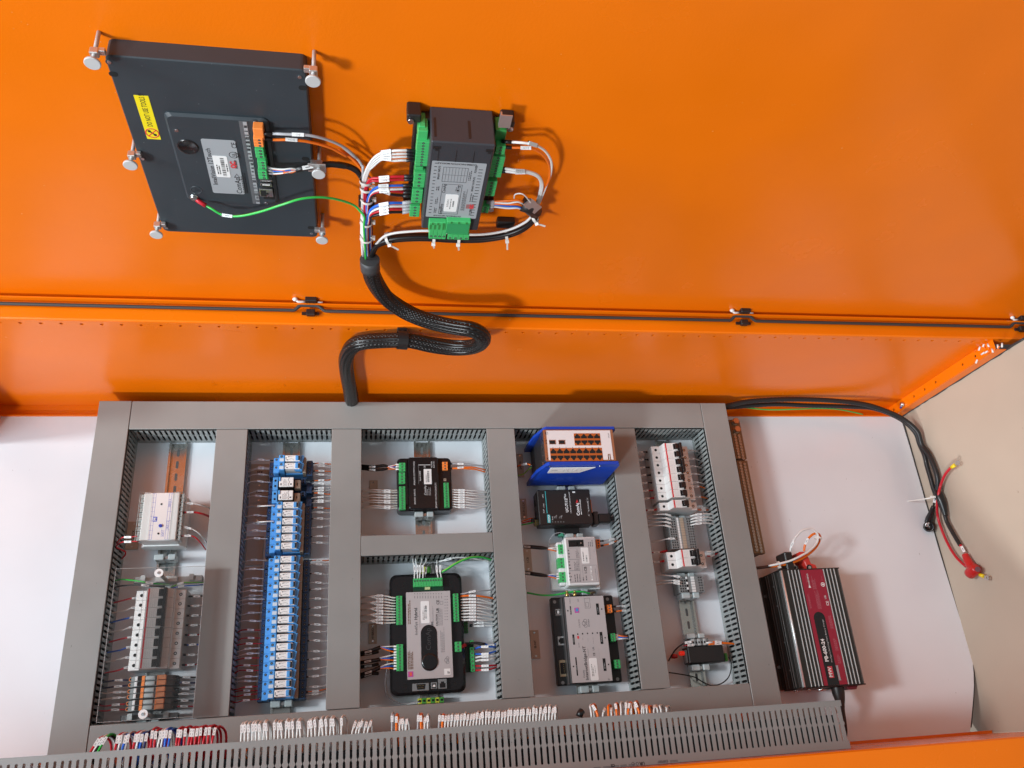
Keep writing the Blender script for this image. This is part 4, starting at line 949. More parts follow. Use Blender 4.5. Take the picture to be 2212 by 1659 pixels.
part('terminal_legend', b, mat('brown_ink', (.16, .09, .06), .5), t)
for s_, x, y, sz in (('CAUTION', 878, 690, 5), ('CE', 888, 525, 7.5), ('UR', 885, 600, 7)): q = az('D', x, y, 50.1); text(s_, sz, (q.x, q.y, 50.16), t, INK, bold=.15)
b = MB(); X0_, X1_, Y0_, Y1_ = rect('P', 'D', 905, 515, 935, 545, 50.1)
for q in ((X0_, X1_, Y0_, Y0_+.5), (X0_, X1_, Y1_-.5, Y1_), (X0_, X0_+.5, Y0_, Y1_), (X1_-.5, X1_, Y0_, Y1_)): b.box(*q, 50, 50.14)
X0_, X1_, Y0_, Y1_ = rect('P', 'D', 950, 1035, 998, 1095, 50.1); cx_, cy_ = (X0_+X1_)/2, (Y0_+Y1_)/2
for dy, r in ((-3.5, 3.2), (3.5, 3.2)): b.lathe((cx_+.5, cy_+dy, 50.05), [(r, 0), (r, .1), (r-.6, .1), (r-.6, 0)], 'z', 14)
b.lathe((cx_-1.5, cy_, 50.05), [(4, 0), (4, .1), (3.4, .1), (3.4, 0)], 'z', 14); part('logo', b, INKG, t)
b = MB(); prect(b, 'P', 'D', 945, 1145, 1005, 1200, 50.4); part('sticker', b, LABEL, t); b = MB(); X0_, X1_, Y0_, Y1_ = rect('P', 'D', 975, 1160, 1000, 1190, 50.5); dashes(b, X0_, X1_, Y0_, Y1_, 50.52, 3, thick=.6); part('fine_print', b, INKG, t)
b = MB(); prect(b, 'P', 'D', 608, 1172, 658, 1222, 50.4, 0); prect(b, 'P', 'D', 622, 1180, 645, 1212, 50.5, 1); part('hologram_sticker', b, [mat('holo_pink', (.5, .08, .35), .25), mat('holo_red', (.75, .12, .08), .25)], t)
pplug(t, 'P', 'D', 657, 303, 932, 372, 52, 14, 11, 'x', GREEN, holes=.7); pplug(t, 'P', 'D', 498, 465, 558, 733, 50, 14, 10, 'y', GREEN)
pplug(t, 'P', 'D', 500, 918, 566, 1165, 50, 14, 9, 'y', GREEN); pplug(t, 'P', 'D', 1027, 443, 1088, 705, 50, 14, 10, 'y', GREEN)
pplug(t, 'P', 'D', 1045, 893, 1110, 985, 50, 14, 3, 'y', GREEN)
b = MB(); prect(b, 'P', 'D', 765, 370, 815, 405, 46, 0, 3); prect(b, 'P', 'D', 655, 380, 940, 425, 43, 1, .6); part('dip_switch', b, [mat('pale_yellow_plastic', (.6, .6, .3), .4), mat('circuit_board', (.01, .05, .025), .35)], t)
for (x0, y0, x1, y1, nm, M_) in ((648, 1283, 805, 1348, 'serial_port', STEEL), (822, 1270, 882, 1332, 'usb_port', STEEL), (890, 1240, 972, 1330, 'network_port', STEEL)):
    X0_, X1_, Y0_, Y1_ = rect('P', 'D', x0, y0, x1, y1, 48); b = MB(); b.cbox(X0_, X1_, Y0_, Y1_, 41, 48, .6, 0)
    if nm == 'serial_port':
        w_ = X1_-X0_; b.prism([(X0_+w_*.24, Y1_-2), (X1_-w_*.2, Y1_-2), (X1_-w_*.25, Y0_+2.5), (X0_+w_*.29, Y0_+2.5)], 47.8, 48.8, mi=1)
        for i in range(5): b.cyl((X0_+w_*(.32+.09*i), Y1_-4.6, 48.8), .5, .4, 'z', 6, mi=2)
        for i in range(4): b.cyl((X0_+w_*(.36+.09*i), Y0_+5.5, 48.8), .5, .4, 'z', 6, mi=2)
        for q in (X0_+2, X1_-2): b.cyl((q, (Y0_+Y1_)/2, 48), 1.4, 1, 'z', 8, mi=0)
    elif nm == 'usb_port': b.box(X0_+2.2, X1_-2.2, Y0_+1.6, Y1_-2.6, 47.9, 48.1, 1); b.box(X0_+3.6, X1_-3.6, Y0_+3.4, Y1_-5, 48.1, 48.6, 3)
    else: b.prism([(X0_+2.5, Y0_+2), (X1_-2.5, Y0_+2), (X1_-2.5, Y1_-8), ((X0_+X1_)/2+3, Y1_-8), ((X0_+X1_)/2+3, Y1_-5), ((X0_+X1_)/2-3, Y1_-5), ((X0_+X1_)/2-3, Y1_-8), (X0_+2.5, Y1_-8)], 47.9, 48.1, mi=1)
    part(nm, b, [M_, HOLE, GOLD, WPL], t)
b = MB()
for x, y in ((575, 352), (1012, 340), (583, 1305), (1040, 1282)): q = az('D', x, y, 42.1); b.cyl((q.x, q.y, 41.6), 3.2, .5, 'z', 14, smooth=False); b.box(q.x-6, q.x+6, q.y-9, q.y-7, 41.6, 42.15)
part('mounting_hole', b, HOLE, t)
# wires of the controller
for i in range(10):
    y0 = 482+i*26; j = i//2; yl = 465+i*28
    wire([az('D', 500, y0, 40), az('D', 470, y0, 42), az('D', 400, yl+2, 46), az('D', 330, yl-2, 50), az('D', 240, 472+j*57, 48), az('D', 166, 485+j*57, 34)], 2.0, W_WHITE, 'white wire on the upper left of the black controller, %s from the top' % ORD[i], 'white wires on the upper left of the controller', marker=34, mlen=18, txt=1)
for i in range(10):
    y0 = 450+i*26; c = W_ORANGE if i == 1 else W_WHITE if i else W_GREY; yl = [425, 463, 495, 522, 550, 575, 602, 630, 660, 688][i]
    wire([az('D', 1090, y0, 38), az('D', 1125, yl+(3 if i else 20), 42), az('D', 1210, yl, 46), az('D', 1290, yl+6-(14 if i == 0 else 0), 44), az('D', 1425, [410, 492, 545, 545, 592, 595, 650, 655, 685, 690][i], 30)], 2.6 if i == 1 else 1.9, c, '%s wire on the upper right of the black controller, %s from the top' % (NMC[c.name], ORD[i]), 'wires on the upper right of the controller', marker=26, mlen=20, txt=1)
for i in range(2):
    wire([az('D', 1195, 735+i*15, 18), az('D', 1280, 715+i*30, 26), az('D', 1425, 722+i*18, 24)], 1.5, W_WHITE, ('grey white wire below the upper right row of the controller, upper', 'grey white wire below the upper right row of the controller, lower')[i], 'wires at the small plug behind the controller', marker=20, mlen=16, fer=W_BLACK)
for k, (yy, n0) in enumerate(((950, 0), (1052, 1), (1125, 2))):
    ty = [930, 1040, 1100][k]
    for i, c in enumerate((W_WHITE, W_BLUE, W_ORANGE)):
        y0 = 937+26*(3*k+i)
        wire([az('D', 512, y0, 42), az('D', 480, y0, 43), az('D', 420, (y0+yy)/2+(-6, 2, 4)[i], 46), az('D', 345, [942, 1045, 1130][k]+(0, 8, 12)[i]*(1 if k else -.3)+(6 if i == 2 and k == 0 else 0), 44)], 1.7, c, '%s core of the %s cable at the lower left of the controller' % (NMC[c.name], ('upper', 'middle', 'lower')[k]), 'cable cores at the lower left of the controller', name='cable_core', cat='cable core', fer=W_WHITE, ferlen=13)
    wire([az('D', 348, [945, 1055, 1130][k], 42), az('D', 310, [960, 1065, 1150][k], 44), az('D', 240, [985, 1075, 1178][k], 42), az('D', 166, [1000, 1090, 1200][k], 34)], 5.0, W_BLACK, '%s black sheathed cable leaving left of the controller' % ('upper', 'middle', 'lower')[k], 'sheathed cables left of the controller', name='sheathed_cable', cat='cable', marker=24, mlen=16)
    wire([az('D', 330, [985, 1100, 1190][k], 26), az('D', 270, [1000, 1115, 1190][k], 30), az('D', 166, [1015, 1130, 1225][k], 26)], 4.2, W_BLACK, '%s of the deeper black cables left of the controller' % ('first', 'second', 'third')[k], 'deeper cables left of the controller', name='sheathed_cable', cat='cable', marker=20, mlen=18)
wire([az('D', 420, 1070, 40), az('D', 412, 1160, 36), az('D', 395, 1280, 30), az('D', 420, 1400, 26), az('D', 520, 1462, 22), az('D', 620, 1468, 22), az('D', 705, 1450, 26)], 1.5, W_GREY, 'thin grey screen wire curving round the lower left of the controller')
wire([az('D', 415, 1075, 36), az('D', 405, 1290, 26), az('D', 450, 1420, 22), az('D', 580, 1475, 20), az('D', 720, 1458, 24)], 1.2, W_WHITE, 'thin white screen wire beside the grey one at the controller')
for i, x in enumerate((668, 697, 717, 748, 888, 918)):
    lx = (670, 697, 722, 750, 878, 908)[i]; tp_ = ((655, 105), (680, 100), (735, 95), (775, 98), (878, 135), (880, 190))[i]
    wire([az('D', x, 315, 46), az('D', x, 290, 48), az('D', lx, 240, 52), az('D', lx-3, 190, 52), az('D', tp_[0]+2, tp_[1]+45, 46), az('D', *tp_, 36)], 1.9, W_WHITE, 'white wire entering the top plug of the controller, %s from the left' % ORD[i], 'white wires on top of the controller', marker=22, mlen=20)
wire([az('D', 770, 300, 40), az('D', 772, 235, 48), az('D', 790, 180, 44), az('D', 850, 150, 40), az('D', 960, 180, 36), az('D', 1050, 200, 32), az('D', 1020, 235, 28)], 1.0, W_GREY, 'thin grey looped wire above the controller', marker=16, mlen=18)
wire([az('D', 905, 250, 48), az('D', 960, 222, 54), az('D', 1060, 160, 60), az('D', 1180, 110, 60), az('D', 1290, 103, 52), az('D', 1385, 128, 40)], 3.0, W_GY, 'green and yellow earth wire sweeping right above the controller')
wire([az('D', 880, 150, 30), az('D', 940, 135, 42), az('D', 1060, 108, 46), az('D', 1200, 115, 42), az('D', 1370, 145, 34)], 2.2, W_WHITE, 'white wire with a large tag running right above the controller', marker=26, mlen=26, mwid=7)
# plug strip right of the controller
t = thing('plug_strip', 'green plug strip standing right of the controller', 'terminal strip', (725, -490, 8))
b = MB(); X0_, X1_, Y0_, Y1_ = rect('P', 'D', 1140, 900, 1232, 1172, 14); b.box(X0_, X1_, Y0_, Y1_, 8, 14); part('board', b, mat('circuit_board', (.01, .05, .025), .35), t)
pplug(t, 'P', 'D', 1186, 880, 1222, 915, 30, 14, 1, 'y', GREEN); pplug(t, 'P', 'D', 1185, 945, 1234, 1172, 30, 16, 6, 'y', GREEN)
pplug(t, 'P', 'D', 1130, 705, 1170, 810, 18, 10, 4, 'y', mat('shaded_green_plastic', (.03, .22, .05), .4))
for i, (c, y0, y1, x1) in enumerate(((W_BLUE, 962, 940, 1440), (W_BLUE, 1008, 975, 1445), (W_WHITE, 1045, 1012, 1450), (W_WHITE, 1078, 1040, 1430), (W_RED, 1118, 1112, 1448), (W_RED, 1162, 1130, 1440))):
    yl = (940, 1005, 1030, 1062, 1117, 1155)[i]
    wire([az('D', 1232, y0, 24), az('D', 1275, yl+3, 34), az('D', 1345, yl, 40), az('D', 1400, (yl+y1)/2, 38), az('D', x1, y1, 30)], 2.3, c, '%s wire at the plug strip right of the controller, %s from the top' % (NMC[c.name], ORD[i]), 'wires at the plug strip right of the controller', marker=24, mlen=21, mwid=5.5, txt=1)
wire([az('D', 1110, 940, 40), az('D', 1165, 915, 34), az('D', 1240, 905, 36), az('D', 1300, 915, 38), az('D', 1320, 920, 38)], lambda q: 2.2+3.2*q, W_BLACK, 'black sheathed cable plugged right of the controller', fer=W_RED, ferlen=16)
wire([az('D', 1310, 905, 36), az('D', 1380, 930, 36), az('D', 1450, 905, 32)], 2.6, W_BLUE, 'thick blue wire beside the black cable right of the controller', marker=16, mlen=24, mwid=9)
tag_plate('D', 240, 725, 318, 910, 'HYBRID', 'wood toned name tag left of the controller')
# earth terminals under the controller
for i in range(6):
    x0 = az('D', 700+i*41, 1430, 24).x; x1 = az('D', 738+i*41, 1430, 24).x; b = MB(); b.cbox(x0, x1, -594, -584, 8, 24, .6, i % 2); b.box(x0+1.4, x1-1.4, -591, -587, 24, 24.2, 2)
    solo('earth_terminal', b, [mat('yellow_plastic', (.6, .62, .05), .4), mat('leaf_green_plastic', (.08, .35, .05), .4), HOLE], 'green and yellow earth terminal under the controller, %s from the left' % ORD[i], 'terminal', ((x0+x1)/2, -589, 8), group='earth terminals under the controller')
b = MB(); b.cbox(632, 640, -350, -338, 8, 30, .6, 0); b.box(641, 648, -350, -338, 8, 30, 1)
solo('earth_terminal', b, [mat('yellow_plastic', (.6, .62, .05)), MATS['leaf_green_plastic']], 'single yellow and green earth terminal above the controller', 'terminal', (640, -344, 8))

# ================================================================ BAY 4
t = thing('network_switch', 'tall cobalt blue network switch with rows of empty network ports', 'network switch', (950, -125, 8))
X0, X1, Y0, Y1 = 876, 1024, -160, -90
b = MB(); b.cbox(X0, X1, Y0, Y1, 10, 148, 1.2, 0); part('housing', b, mat('dark_steel', (.08, .08, .085), .38, metal=.8), t)
b = MB(); b.box(X0+1, X1-.5, Y0+1, Y1-1, 148, 149.4); part('face_edge', b, mat('brown_edge', (.30, .12, .06), .4), t)
b = MB(); b.box(X0+6, X1-6, Y0+3, Y1-3, 149.4, 150); part('front_panel', b, PINKP, t)
b = MB(); b.box(X0-1, X0+3, Y0+1.5, Y1-1.5, 120, 149.8); part('front_edge_trim', b, STEEL, t)
for k, (ya, yb) in enumerate(((Y1+.2, Y1+6), (Y0-7, Y0-.2))):
    b = MB(); prof = [(X0-14, 10), (X0-14, 40), (X0-10, 96), (X0+2, 143), (X0+6, 149), (X1+4, 149), (X1+8, 142), (X1+6, 30), (X1+3, 10)]
    b.prism(prof, ya, yb, axis='y'); cp = part('side_cheek', b, COBALT, t, ('upper cobalt blue side cheek', 'lower cobalt blue side cheek with a paper label')[k])
    for i in range(14):
        z = 18+i*8.2; b = MB(); b.box(X0-8+i*.5, X1+6.6, ya-(.9 if k else 0), yb+(.9 if not k else 0), z, z+2.2)
        part('fin', b, COBALT, cp)
b = MB(); b.box(895, 990, Y0-9.0, Y0-8.1, 100, 136)
lb_ = MB(); lb_.prism([(888, 104), (888, 136), (982, 136), (955, 104)], Y0-9.4, Y0-8.2, axis='y'); part('paper_label', lb_, LABEL, t)
b = MB()
def yl(x0, x1, z0, z1): b.box(x0, x1, Y0-9.6, Y0-9.35, z0, z1)
for i in range(5): yl(918+i*9, 919+i*9, 112+i*2, 130)
yl(915, 962, 120, 121); yl(892, 905, 118, 126); b.tube([(920, Y0-9.5, 130), (932, Y0-9.5, 110), (945, Y0-9.5, 130)], .5, 5); part('label_print', b, INKL, t)
b = MB()
for x in (885, 990): b.cyl((x, Y0-8.6, 142), 1.7, 1.0, 'y', 10)
part('rivet', b, STEEL, t)
def portblock(x0, y0, x1, y1, n):
    bx0, bx1, by0, by1 = rect('P', 'E', x0, y0, x1, y1, 150.3); b = MB(); b.cbox(bx0, bx1, by0, by1, 149.8, 150.6, .2); pb = part('port_frame', b, mat('dark_orange_frame', (.42, .10, .02), .4), t)
    p = (bx1-bx0)/n; h = (by1-by0); m2 = MB(); w2 = p*.90
    for rrow in (0, 1):
        for i in range(n):
            cx_ = bx0+(i+.5)*p; m2 = MB(); ya, yb = (by1-h*.36, by1-h*.06) if rrow == 0 else (by0+h*.06, by0+h*.36)
            sg = 1 if rrow == 0 else -1; base = ya if rrow == 0 else yb; tip = yb if rrow == 0 else ya
            o_ = [(cx_-w2/2, base-sg*h*.06), (cx_+w2/2, base-sg*h*.06), (cx_+w2/2, base+sg*h*.14), (cx_+w2*.28, base+sg*h*.14), (cx_+w2*.28, base+sg*h*.22), (cx_+w2*.14, base+sg*h*.22), (cx_+w2*.14, tip), (cx_-w2*.14, tip), (cx_-w2*.14, base+sg*h*.22), (cx_-w2*.28, base+sg*h*.22), (cx_-w2*.28, base+sg*h*.14), (cx_-w2/2, base+sg*h*.14)]
            m2.prism(o_, 150.55, 150.75); part('network_port', m2, HOLE, pb)
portblock(715, 295, 1015, 425, 4); portblock(455, 455, 1038, 592, 8)
for x0, y0, x1, y1, nm in ((445, 367, 522, 415, 'fibre_port'), (548, 367, 625, 415, 'fibre_port'), (1083, 520, 1122, 592, 'usb_port')):
    r_ = rect('P', 'E', x0, y0, x1, y1, 150.3); b = MB(); b.cbox(*r_, 149.8, 150.8, .2, 0); b.box(r_[0]+1.2, r_[1]-1.2, r_[2]+1.2, r_[3]-1.2, 150.8, 150.9, 1)
    if nm == 'usb_port': b.box((r_[0]+r_[1])/2-.5, (r_[0]+r_[1])/2+.8, r_[2]+1.5, r_[3]-1.5, 150.9, 151.2, 2)
    part(nm, b, [STEEL, HOLE, WPL], t)
b = MB()
for x, y in ((415, 375), (417, 400), (432, 568)): q = az('E', x, y, 150.2); b.cyl((q.x, q.y, 150), 1.1, .3, 'z', 10, smooth=False)
for i in range(8):
    q = az('E', 505+i*71, 600, 150.1); b.box(q.x-.8, q.x+.8, q.y-.5, q.y+.5, 150, 150.1); q = az('E', 490+i*71, 447, 150.1); b.box(q.x-.5, q.x+.5, q.y-.8, q.y+.8, 150, 150.1)
part('indicator', b, HOLE, t)
q = az('E', 418, 292, 150.1); b = MB(); b.lathe((q.x, q.y, 150.0), [(3.4, 0), (3.4, .15), (2.8, .15), (2.8, 0)], 'z', 16); b.box(q.x-1.6, q.x+1.6, q.y-.3, q.y+.3, 150, 150.2); b.box(q.x-1.6, q.x-1.1, q.y-1.5, q.y+1.5, 150, 150.2); part('logo', b, INKG, t)
q = az('E', 1097, 318, 150.1); text('SPIDER', 3.6, (q.x, q.y, 150.15), t, INKG)
end_stop(946, -179, 'grey end clamp between the blue switch and the black computer', z=30, h=9)
wire([az('E', 260, 650, 60), az('E', 230, 632, 60), az('E', 180, 630, 58), az('E', 95, 655, 44)], 2.2, W_ORANGE, 'orange wire with a white tag left of the blue switch', marker=18, mlen=18, fer=W_BLACK)
wire([az('E', 255, 665, 50), az('E', 220, 690, 40), az('E', 170, 735, 30), az('E', 105, 755, 24)], 1.6, W_GY, 'thin green and yellow wire left of the blue switch')
tag_plate('E', 95, 515, 180, 770, 'SPIDER', 'wood toned name tag left of the blue switch')
tag_plate('E', 130, 1005, 215, 1230, 'UC-7112 LX+', 'wood toned name tag left of the black computer box')

t = thing('computer_box', 'flat black computer box with a teal stripe below the blue switch', 'computer', (930, -230, 8))
X0, X1, Y0, Y1 = 873, 987, -266, -191
b = MB(); b.cbox(X0, X1, Y0, Y1, 24, 58, 1.6); b.box(915, 965, Y0-12, Y1+5, 8, 24); part('housing', b, BLACK, t)
Z = 58.15
b = MB(); r_ = rect('P', 'E', 402, 922, 430, 1165, Z); b.box(r_[0]+1.4, r_[1]-1.4, r_[2], r_[3], 58, Z); r_ = rect('P', 'E', 425, 1178, 468, 1268, Z); b.prism([(r_[0], r_[2]), (r_[1], r_[2]), (r_[1], r_[3]-2.5), (r_[1]-2.5, r_[3]), (r_[0], r_[3])], 58, Z); part('teal_stripe', b, TEAL, t)
q = az('E', 448, 1222, 58.3); text('MOXA', 5.4, (q.x, q.y, 58.25), t, INKW, bold=.15)
q = az('E', 640, 1078, 58.3); text('UC-7112', 8, (q.x, q.y, 58.25), t, INKW, bold=.3); q = az('E', 622, 978, 58.3); text('Plus', 6.4, (q.x, q.y, 58.25), t, INKW, bold=.1)
q = az('E', 675, 1045, 58.3); text('Universal Communicator', 4.6, (q.x, q.y, 58.25), t, INKW)
q = az('E', 762, 1115, 58.3); text('ComAp', 9.2, (q.x, q.y, 58.3), t, INKW, bold=.3)
b = MB(); q = az('E', 755, 1035, 58.3); b.add([(q.x-4, q.y-3.5, 58.3), (q.x+3.2, q.y-3.5, 58.3), (q.x-.4, q.y+4, 58.3)], [(0, 1, 2)]); part('red_arrow', b, INKR, t)
b = MB(); prect(b, 'P', 'E', 780, 1015, 805, 1178, 58.3, 0, .15); part('sticker', b, LABEL, t)
b = MB(); dashes(b, az('E', 785, 1100, 58).x, az('E', 798, 1100, 58).x, az('E', 790, 1150, 58).y, az('E', 790, 1040, 58).y, 58.42, 2); part('fine_print', b, INKG, t)
for s_, x, y, sz in (('LAN1', 380, 975, 3.6), ('LAN2', 390, 1080, 3.6), ('RESET', 392, 1140, 3.2), ('Ready', 486, 1218, 3.2), ('P1', 528, 1190, 3.2), ('P2', 587, 1190, 3.2), ('RS-232/422/485', 875, 1085, 3.6), ('P1', 885, 1185, 3.6), ('P2', 868, 1005, 3.6)):
    q = az('E', x, y, 58.3); text(s_, sz, (q.x, q.y, 58.2), t, INKW)
b = MB()
for x in (487, 517, 547, 577, 607): q = az('E', x, 1258, 58.2); b.cyl((q.x, q.y, 58), 1.3, .2, 'z', 10, smooth=False)
part('indicator', b, MGREY, t)
b = MB()
for x in (515, 575):
    q = az('E', x, 1212, 58.2)
    b.box(q.x-1.8, q.x-1.5, q.y-1.5, q.y+2, 58, 58.2); b.box(q.x+1.5, q.x+1.8, q.y-1.5, q.y+2, 58, 58.2); b.box(q.x-1.8, q.x+1.8, q.y+1.9, q.y+2.2, 58, 58.2)
q = az('E', 716, 934, 58.2); b.box(q.x-3, q.x+3, q.y-1.6, q.y+1.6, 58, 58.2); q = az('E', 850, 1020, 58.2)
for (x0, y0, x1, y1) in ((852, 1005, 856, 1040), (868, 1145, 872, 1180)): prect(b, 'P', 'E', x0, y0, x1, y1, 58.2)
part('white_marks', b, INKW, t)
b = MB(); b.cbox(987, 991, -240, -211, 36, 48, .6, 0); b.cbox(987, 990, -262, -246, 34, 50, .6, 1); part('side_port', b, [ORPL, MGREY], t)
b = MB(); b.cbox(X0-2.4, X0+.2, -250, -196, 28, 50, .6); 
for y in (-215, -240): b.box(X0-2.6, X0-2.3, y-7, y+7, 32, 46, 1)
part('side_socket', b, [BLACK, HOLE], t)
plug(t, 866, 874, -262, -251, 30, 46, 2, 'y', mat('olive_terminal', (.16, .14, .04), .4))
b = MB(); b.cbox(991, 1002, -266, -238, 28, 52, 1.2); b.cbox(1002, 1030, -262, -242, 32, 50, 2.5); b.cyl((1030, -252, 41), 5, 9, 'x', 12, r2=3.5)
pg = part('serial_plug', b, BLACK, t)
for i, c in enumerate((W_ORANGE, W_RED, W_GY)):
    wire([az('E', 325, 1222+i*18, 38), az('E', 290, 1225+i*16, 40), az('E', 240, 1222+i*26, 38), az('E', 148, 1255+i*18, 28)], 1.9, c, '%s wire left of the black computer box' % NMC[c.name], 'wires left of the black computer box', fer=W_BLACK, ferlen=26)
b = MB(); b.cbox(920, 934, -282, -276, 10, 22, .8); b.cyl((926, -279, 22), 3.4, 3, 'z', 12); solo('rail_clip', b, mat('mint_plastic', (.1, .45, .28), .4), 'small mint green rail clip below the black computer box', 'clip', (926, -279, 8))
end_stop(953, -283, 'grey end clamp above the white module', z=32, h=9)

t = thing('can_bridge_module', 'white module with three green plugs and a printed front', 'module', (952, -338, 8))
b = MB(); b.cbox(896, 1000, -394, -296, 8, 22, 3); b.cbox(921, 987, -392, -294, 22, 62, 2.2); b.cbox(909, 921, -388, -298, 22, 40, 2); part('housing', b, WPL, t)
r_ = rect('P', 'F', 512, 152, 798, 535, 62.3); b = MB(); b.box(924, 985, -388, -297, 62, 62.3); part('front_panel', b, PANEL, t)
b = MB(); r_ = rect('P', 'F', 525, 170, 662, 225, 62.6); b.box(*r_, 62.2, 62.6, 0); b.cbox(r_[0]+3, r_[1]-14, r_[2]+2, r_[3]-5, 62.6, 64, .5, 1); b.cyl((r_[1]-6, (r_[2]+r_[3])/2, 62.6), 1.6, 1, 'z', 8, mi=2); part('opening', b, [HOLE, BLACKG, STEEL], t)
b = MB(); r_ = rect('P', 'F', 632, 235, 712, 372, 62.7); b.prism(rr(*r_, 2), 62.3, 62.7); part('sticker', b, LABEL, t)
b = MB(); barcode(b, r_[0]+9, r_[1]-4, r_[2]+3, r_[2]+18, 62.85, n=10); dashes(b, r_[0]+2, r_[0]+6, r_[2]+5, r_[3]-5, 62.82, 1); part('barcode', b, INK, t)
b = MB(); r2 = rect('P', 'F', 712, 398, 745, 520, 62.7); b.box(r2[0]+1, r2[1]-1, r2[2], r2[3], 62.3, 62.7); part('white_strip', b, LABEL, t)
text('MODBUS 1.0.0', 3.6, ((r2[0]+r2[1])/2, (r2[2]+r2[3])/2, 62.8), t, INK)
q = az('F', 677, 430, 62.5); text('I-CB', 7.5, (q.x, q.y, 62.5), t, INK, bold=.15)
b = MB()
for x0, y0, x1, y1, rws in ((585, 245, 625, 325, 3), (570, 345, 625, 430, 4), (570, 450, 640, 530, 3), (690, 165, 745, 225, 3), (745, 230, 752, 275, 1), (755, 400, 775, 520, 2), (640, 480, 700, 520, 2)):
    q_ = rect('P', 'F', x0, y0, x1, y1, 62.5); dashes(b, *q_, 62.46, rws, thick=.35)
for x0, y0, x1, y1 in ((520, 245, 545, 330), (525, 345, 552, 430), (530, 445, 560, 530)):
    q_ = rect('P', 'F', x0, y0, x1, y1, 62.5); dashes(b, *q_, 62.46, 3, vert=False, thick=.4)
part('fine_print', b, INKG, t)
b = MB()
for x0, y0, x1, y1 in ((520, 240, 722, 332), (525, 340, 630, 432), (535, 437, 640, 532), (645, 390, 790, 532)):
    X0_, X1_, Y0_, Y1_ = rect('P', 'F', x0, y0, x1, y1, 62.5)
    for q_ in ((X0_, X1_, Y0_, Y0_+.4), (X0_, X1_, Y1_-.4, Y1_), (X0_, X0_+.4, Y0_, Y1_), (X1_-.4, X1_, Y0_, Y1_)): b.box(*q_, 62.3, 62.44)
part('outline', b, MGREY, t)
pplug(t, 'P', 'F', 435, 208, 492, 288, 44, 16, 3, 'y', GREEN); pplug(t, 'P', 'F', 432, 325, 502, 410, 44, 16, 3, 'y', GREEN); pplug(t, 'P', 'F', 445, 448, 515, 535, 44, 16, 3, 'y', GREEN)
pplug(t, 'P', 'F', 768, 162, 808, 232, 46, 16, 3, 'y', ORPL)
for i, (c, y0, y1, y2) in enumerate(((W_GREY, 178, 165, 150), (W_ORANGE, 220, 202, 165))):
    wire([az('F', 805, y0, 42), az('F', 835, (y0+y1)/2+3, 42), az('F', 885, y1, 42), az('F', 930, (y1+y2)/2, 38), az('F', 985, y2, 28)], 2.0, c, ('grey', 'orange')[i]+' supply wire right of the white module', 'supply wires of the white module', marker=26, mlen=18, fer=W_BLACK, ferlen=11, mwid=5.5)
for k, (ys_, yt) in enumerate((((235, 250, 268), 235), ((465, 485, 505), 470))):
    for i, c in enumerate((W_WHITE, W_BLUE if k else W_WHITE, W_ORANGE)):
        wire([az('F', 450, ys_[i], 40), az('F', 425, ys_[i], 40), az('F', 390, (ys_[i]+yt+8)/2+(i-1)*3, 42), az('F', 342, yt+(6, 10, 14)[i], 40)], 1.5, c, '%s core of the %s cable left of the white module%s' % (NMC[c.name], ('upper', 'lower')[k], ', second one' if (i == 1 and not k) else ''), 'cable cores left of the white module', name='cable_core', cat='cable core', fer=W_WHITE, ferlen=11)
    wire([az('F', 345, (243, 482)[k], 40), az('F', 300, (238, 475)[k], 42), az('F', 230, (232, 466)[k], 42), az('F', 140, (225, 452)[k], 32)], lambda q: 5.6*(0.6+.4*min(1, q*2.5)), W_BLACK, '%s black sheathed cable left of the white module' % ('upper', 'lower')[k], 'sheathed cables left of the white module', name='sheathed_cable', cat='cable', marker=44, mlen=20, mwid=5.5)
wire([az('F', 358, 230, 30), az('F', 362, 170, 34), az('F', 400, 120, 38), az('F', 450, 104, 38), az('F', 490, 112, 34), az('F', 505, 125, 30)], 1.1, W_GREY, 'thin grey wire arching over the corner of the white module')
tag_plate('F', 130, 245, 215, 440, 'I-CB', 'wood toned name tag left of the white module'); tag_plate('F', 190, 955, 285, 1200, 'IB-NT', 'wood toned name tag left of the long bridge module')
end_stop(951, -400, 'grey end clamp between the white module and the long bridge', z=30, h=12)
wire([az('F', 740, 628, 26), az('F', 700, 632, 30), az('F', 640, 618, 34), az('F', 540, 622, 34), az('F', 420, 645, 32), az('F', 300, 650, 30), az('F', 165, 628, 24)], 2.4, W_GY, 'green and yellow earth wire running left above the long bridge module', fer=BRASS, ferlen=14)
b = MB(); b.cyl((az('F', 745, 630, 26).x, az('F', 745, 630, 26).y, 18), 3.4, 8, 'z', 12); solo('screw', b, STEEL, 'bright screw holding the earth lug above the long bridge', 'screw', az('F', 745, 630, 20))

t = thing('bridge_module', 'long black gateway module with a silver printed front', 'module', (955, -495, 8))
b = MB(); b.cbox(890, 1021, -577, -408, 8, 24, 2); part('flange', b, BLACK, t)
b = MB(); b.cbox(910, 994, -577, -411, 24, 50, 1.5); part('housing', b, BLACK, t)
b = MB(); b.box(912.5, 993, -575.5, -412.5, 50, 50.5); part('front_panel', b, PANEL, t)
for s_, x, y, sz, bd, al in (('InternetBridge-NT', 678, 1240, 8.4, .12, 'CENTER'), ('ComAp', 662, 1335, 4.6, .1, 'CENTER'), ('AirGate', 703, 892, 4.6, .05, 'CENTER'), ('LOCATE', 622, 895, 4.2, .0, 'CENTER'), ('CE', 752, 1165, 5.4, .1, 'CENTER'), ('UR', 745, 1115, 5, .1, 'CENTER'), ('GPS', 612, 695, 3.6, 0, 'CENTER'), ('Cellular', 540, 700, 3.6, 0, 'CENTER')):
    q = az('F', x, y, 50.6); text(s_, sz, (q.x, q.y, 50.65), t, INK if sz > 5 else INKG, bold=bd)
b = MB()
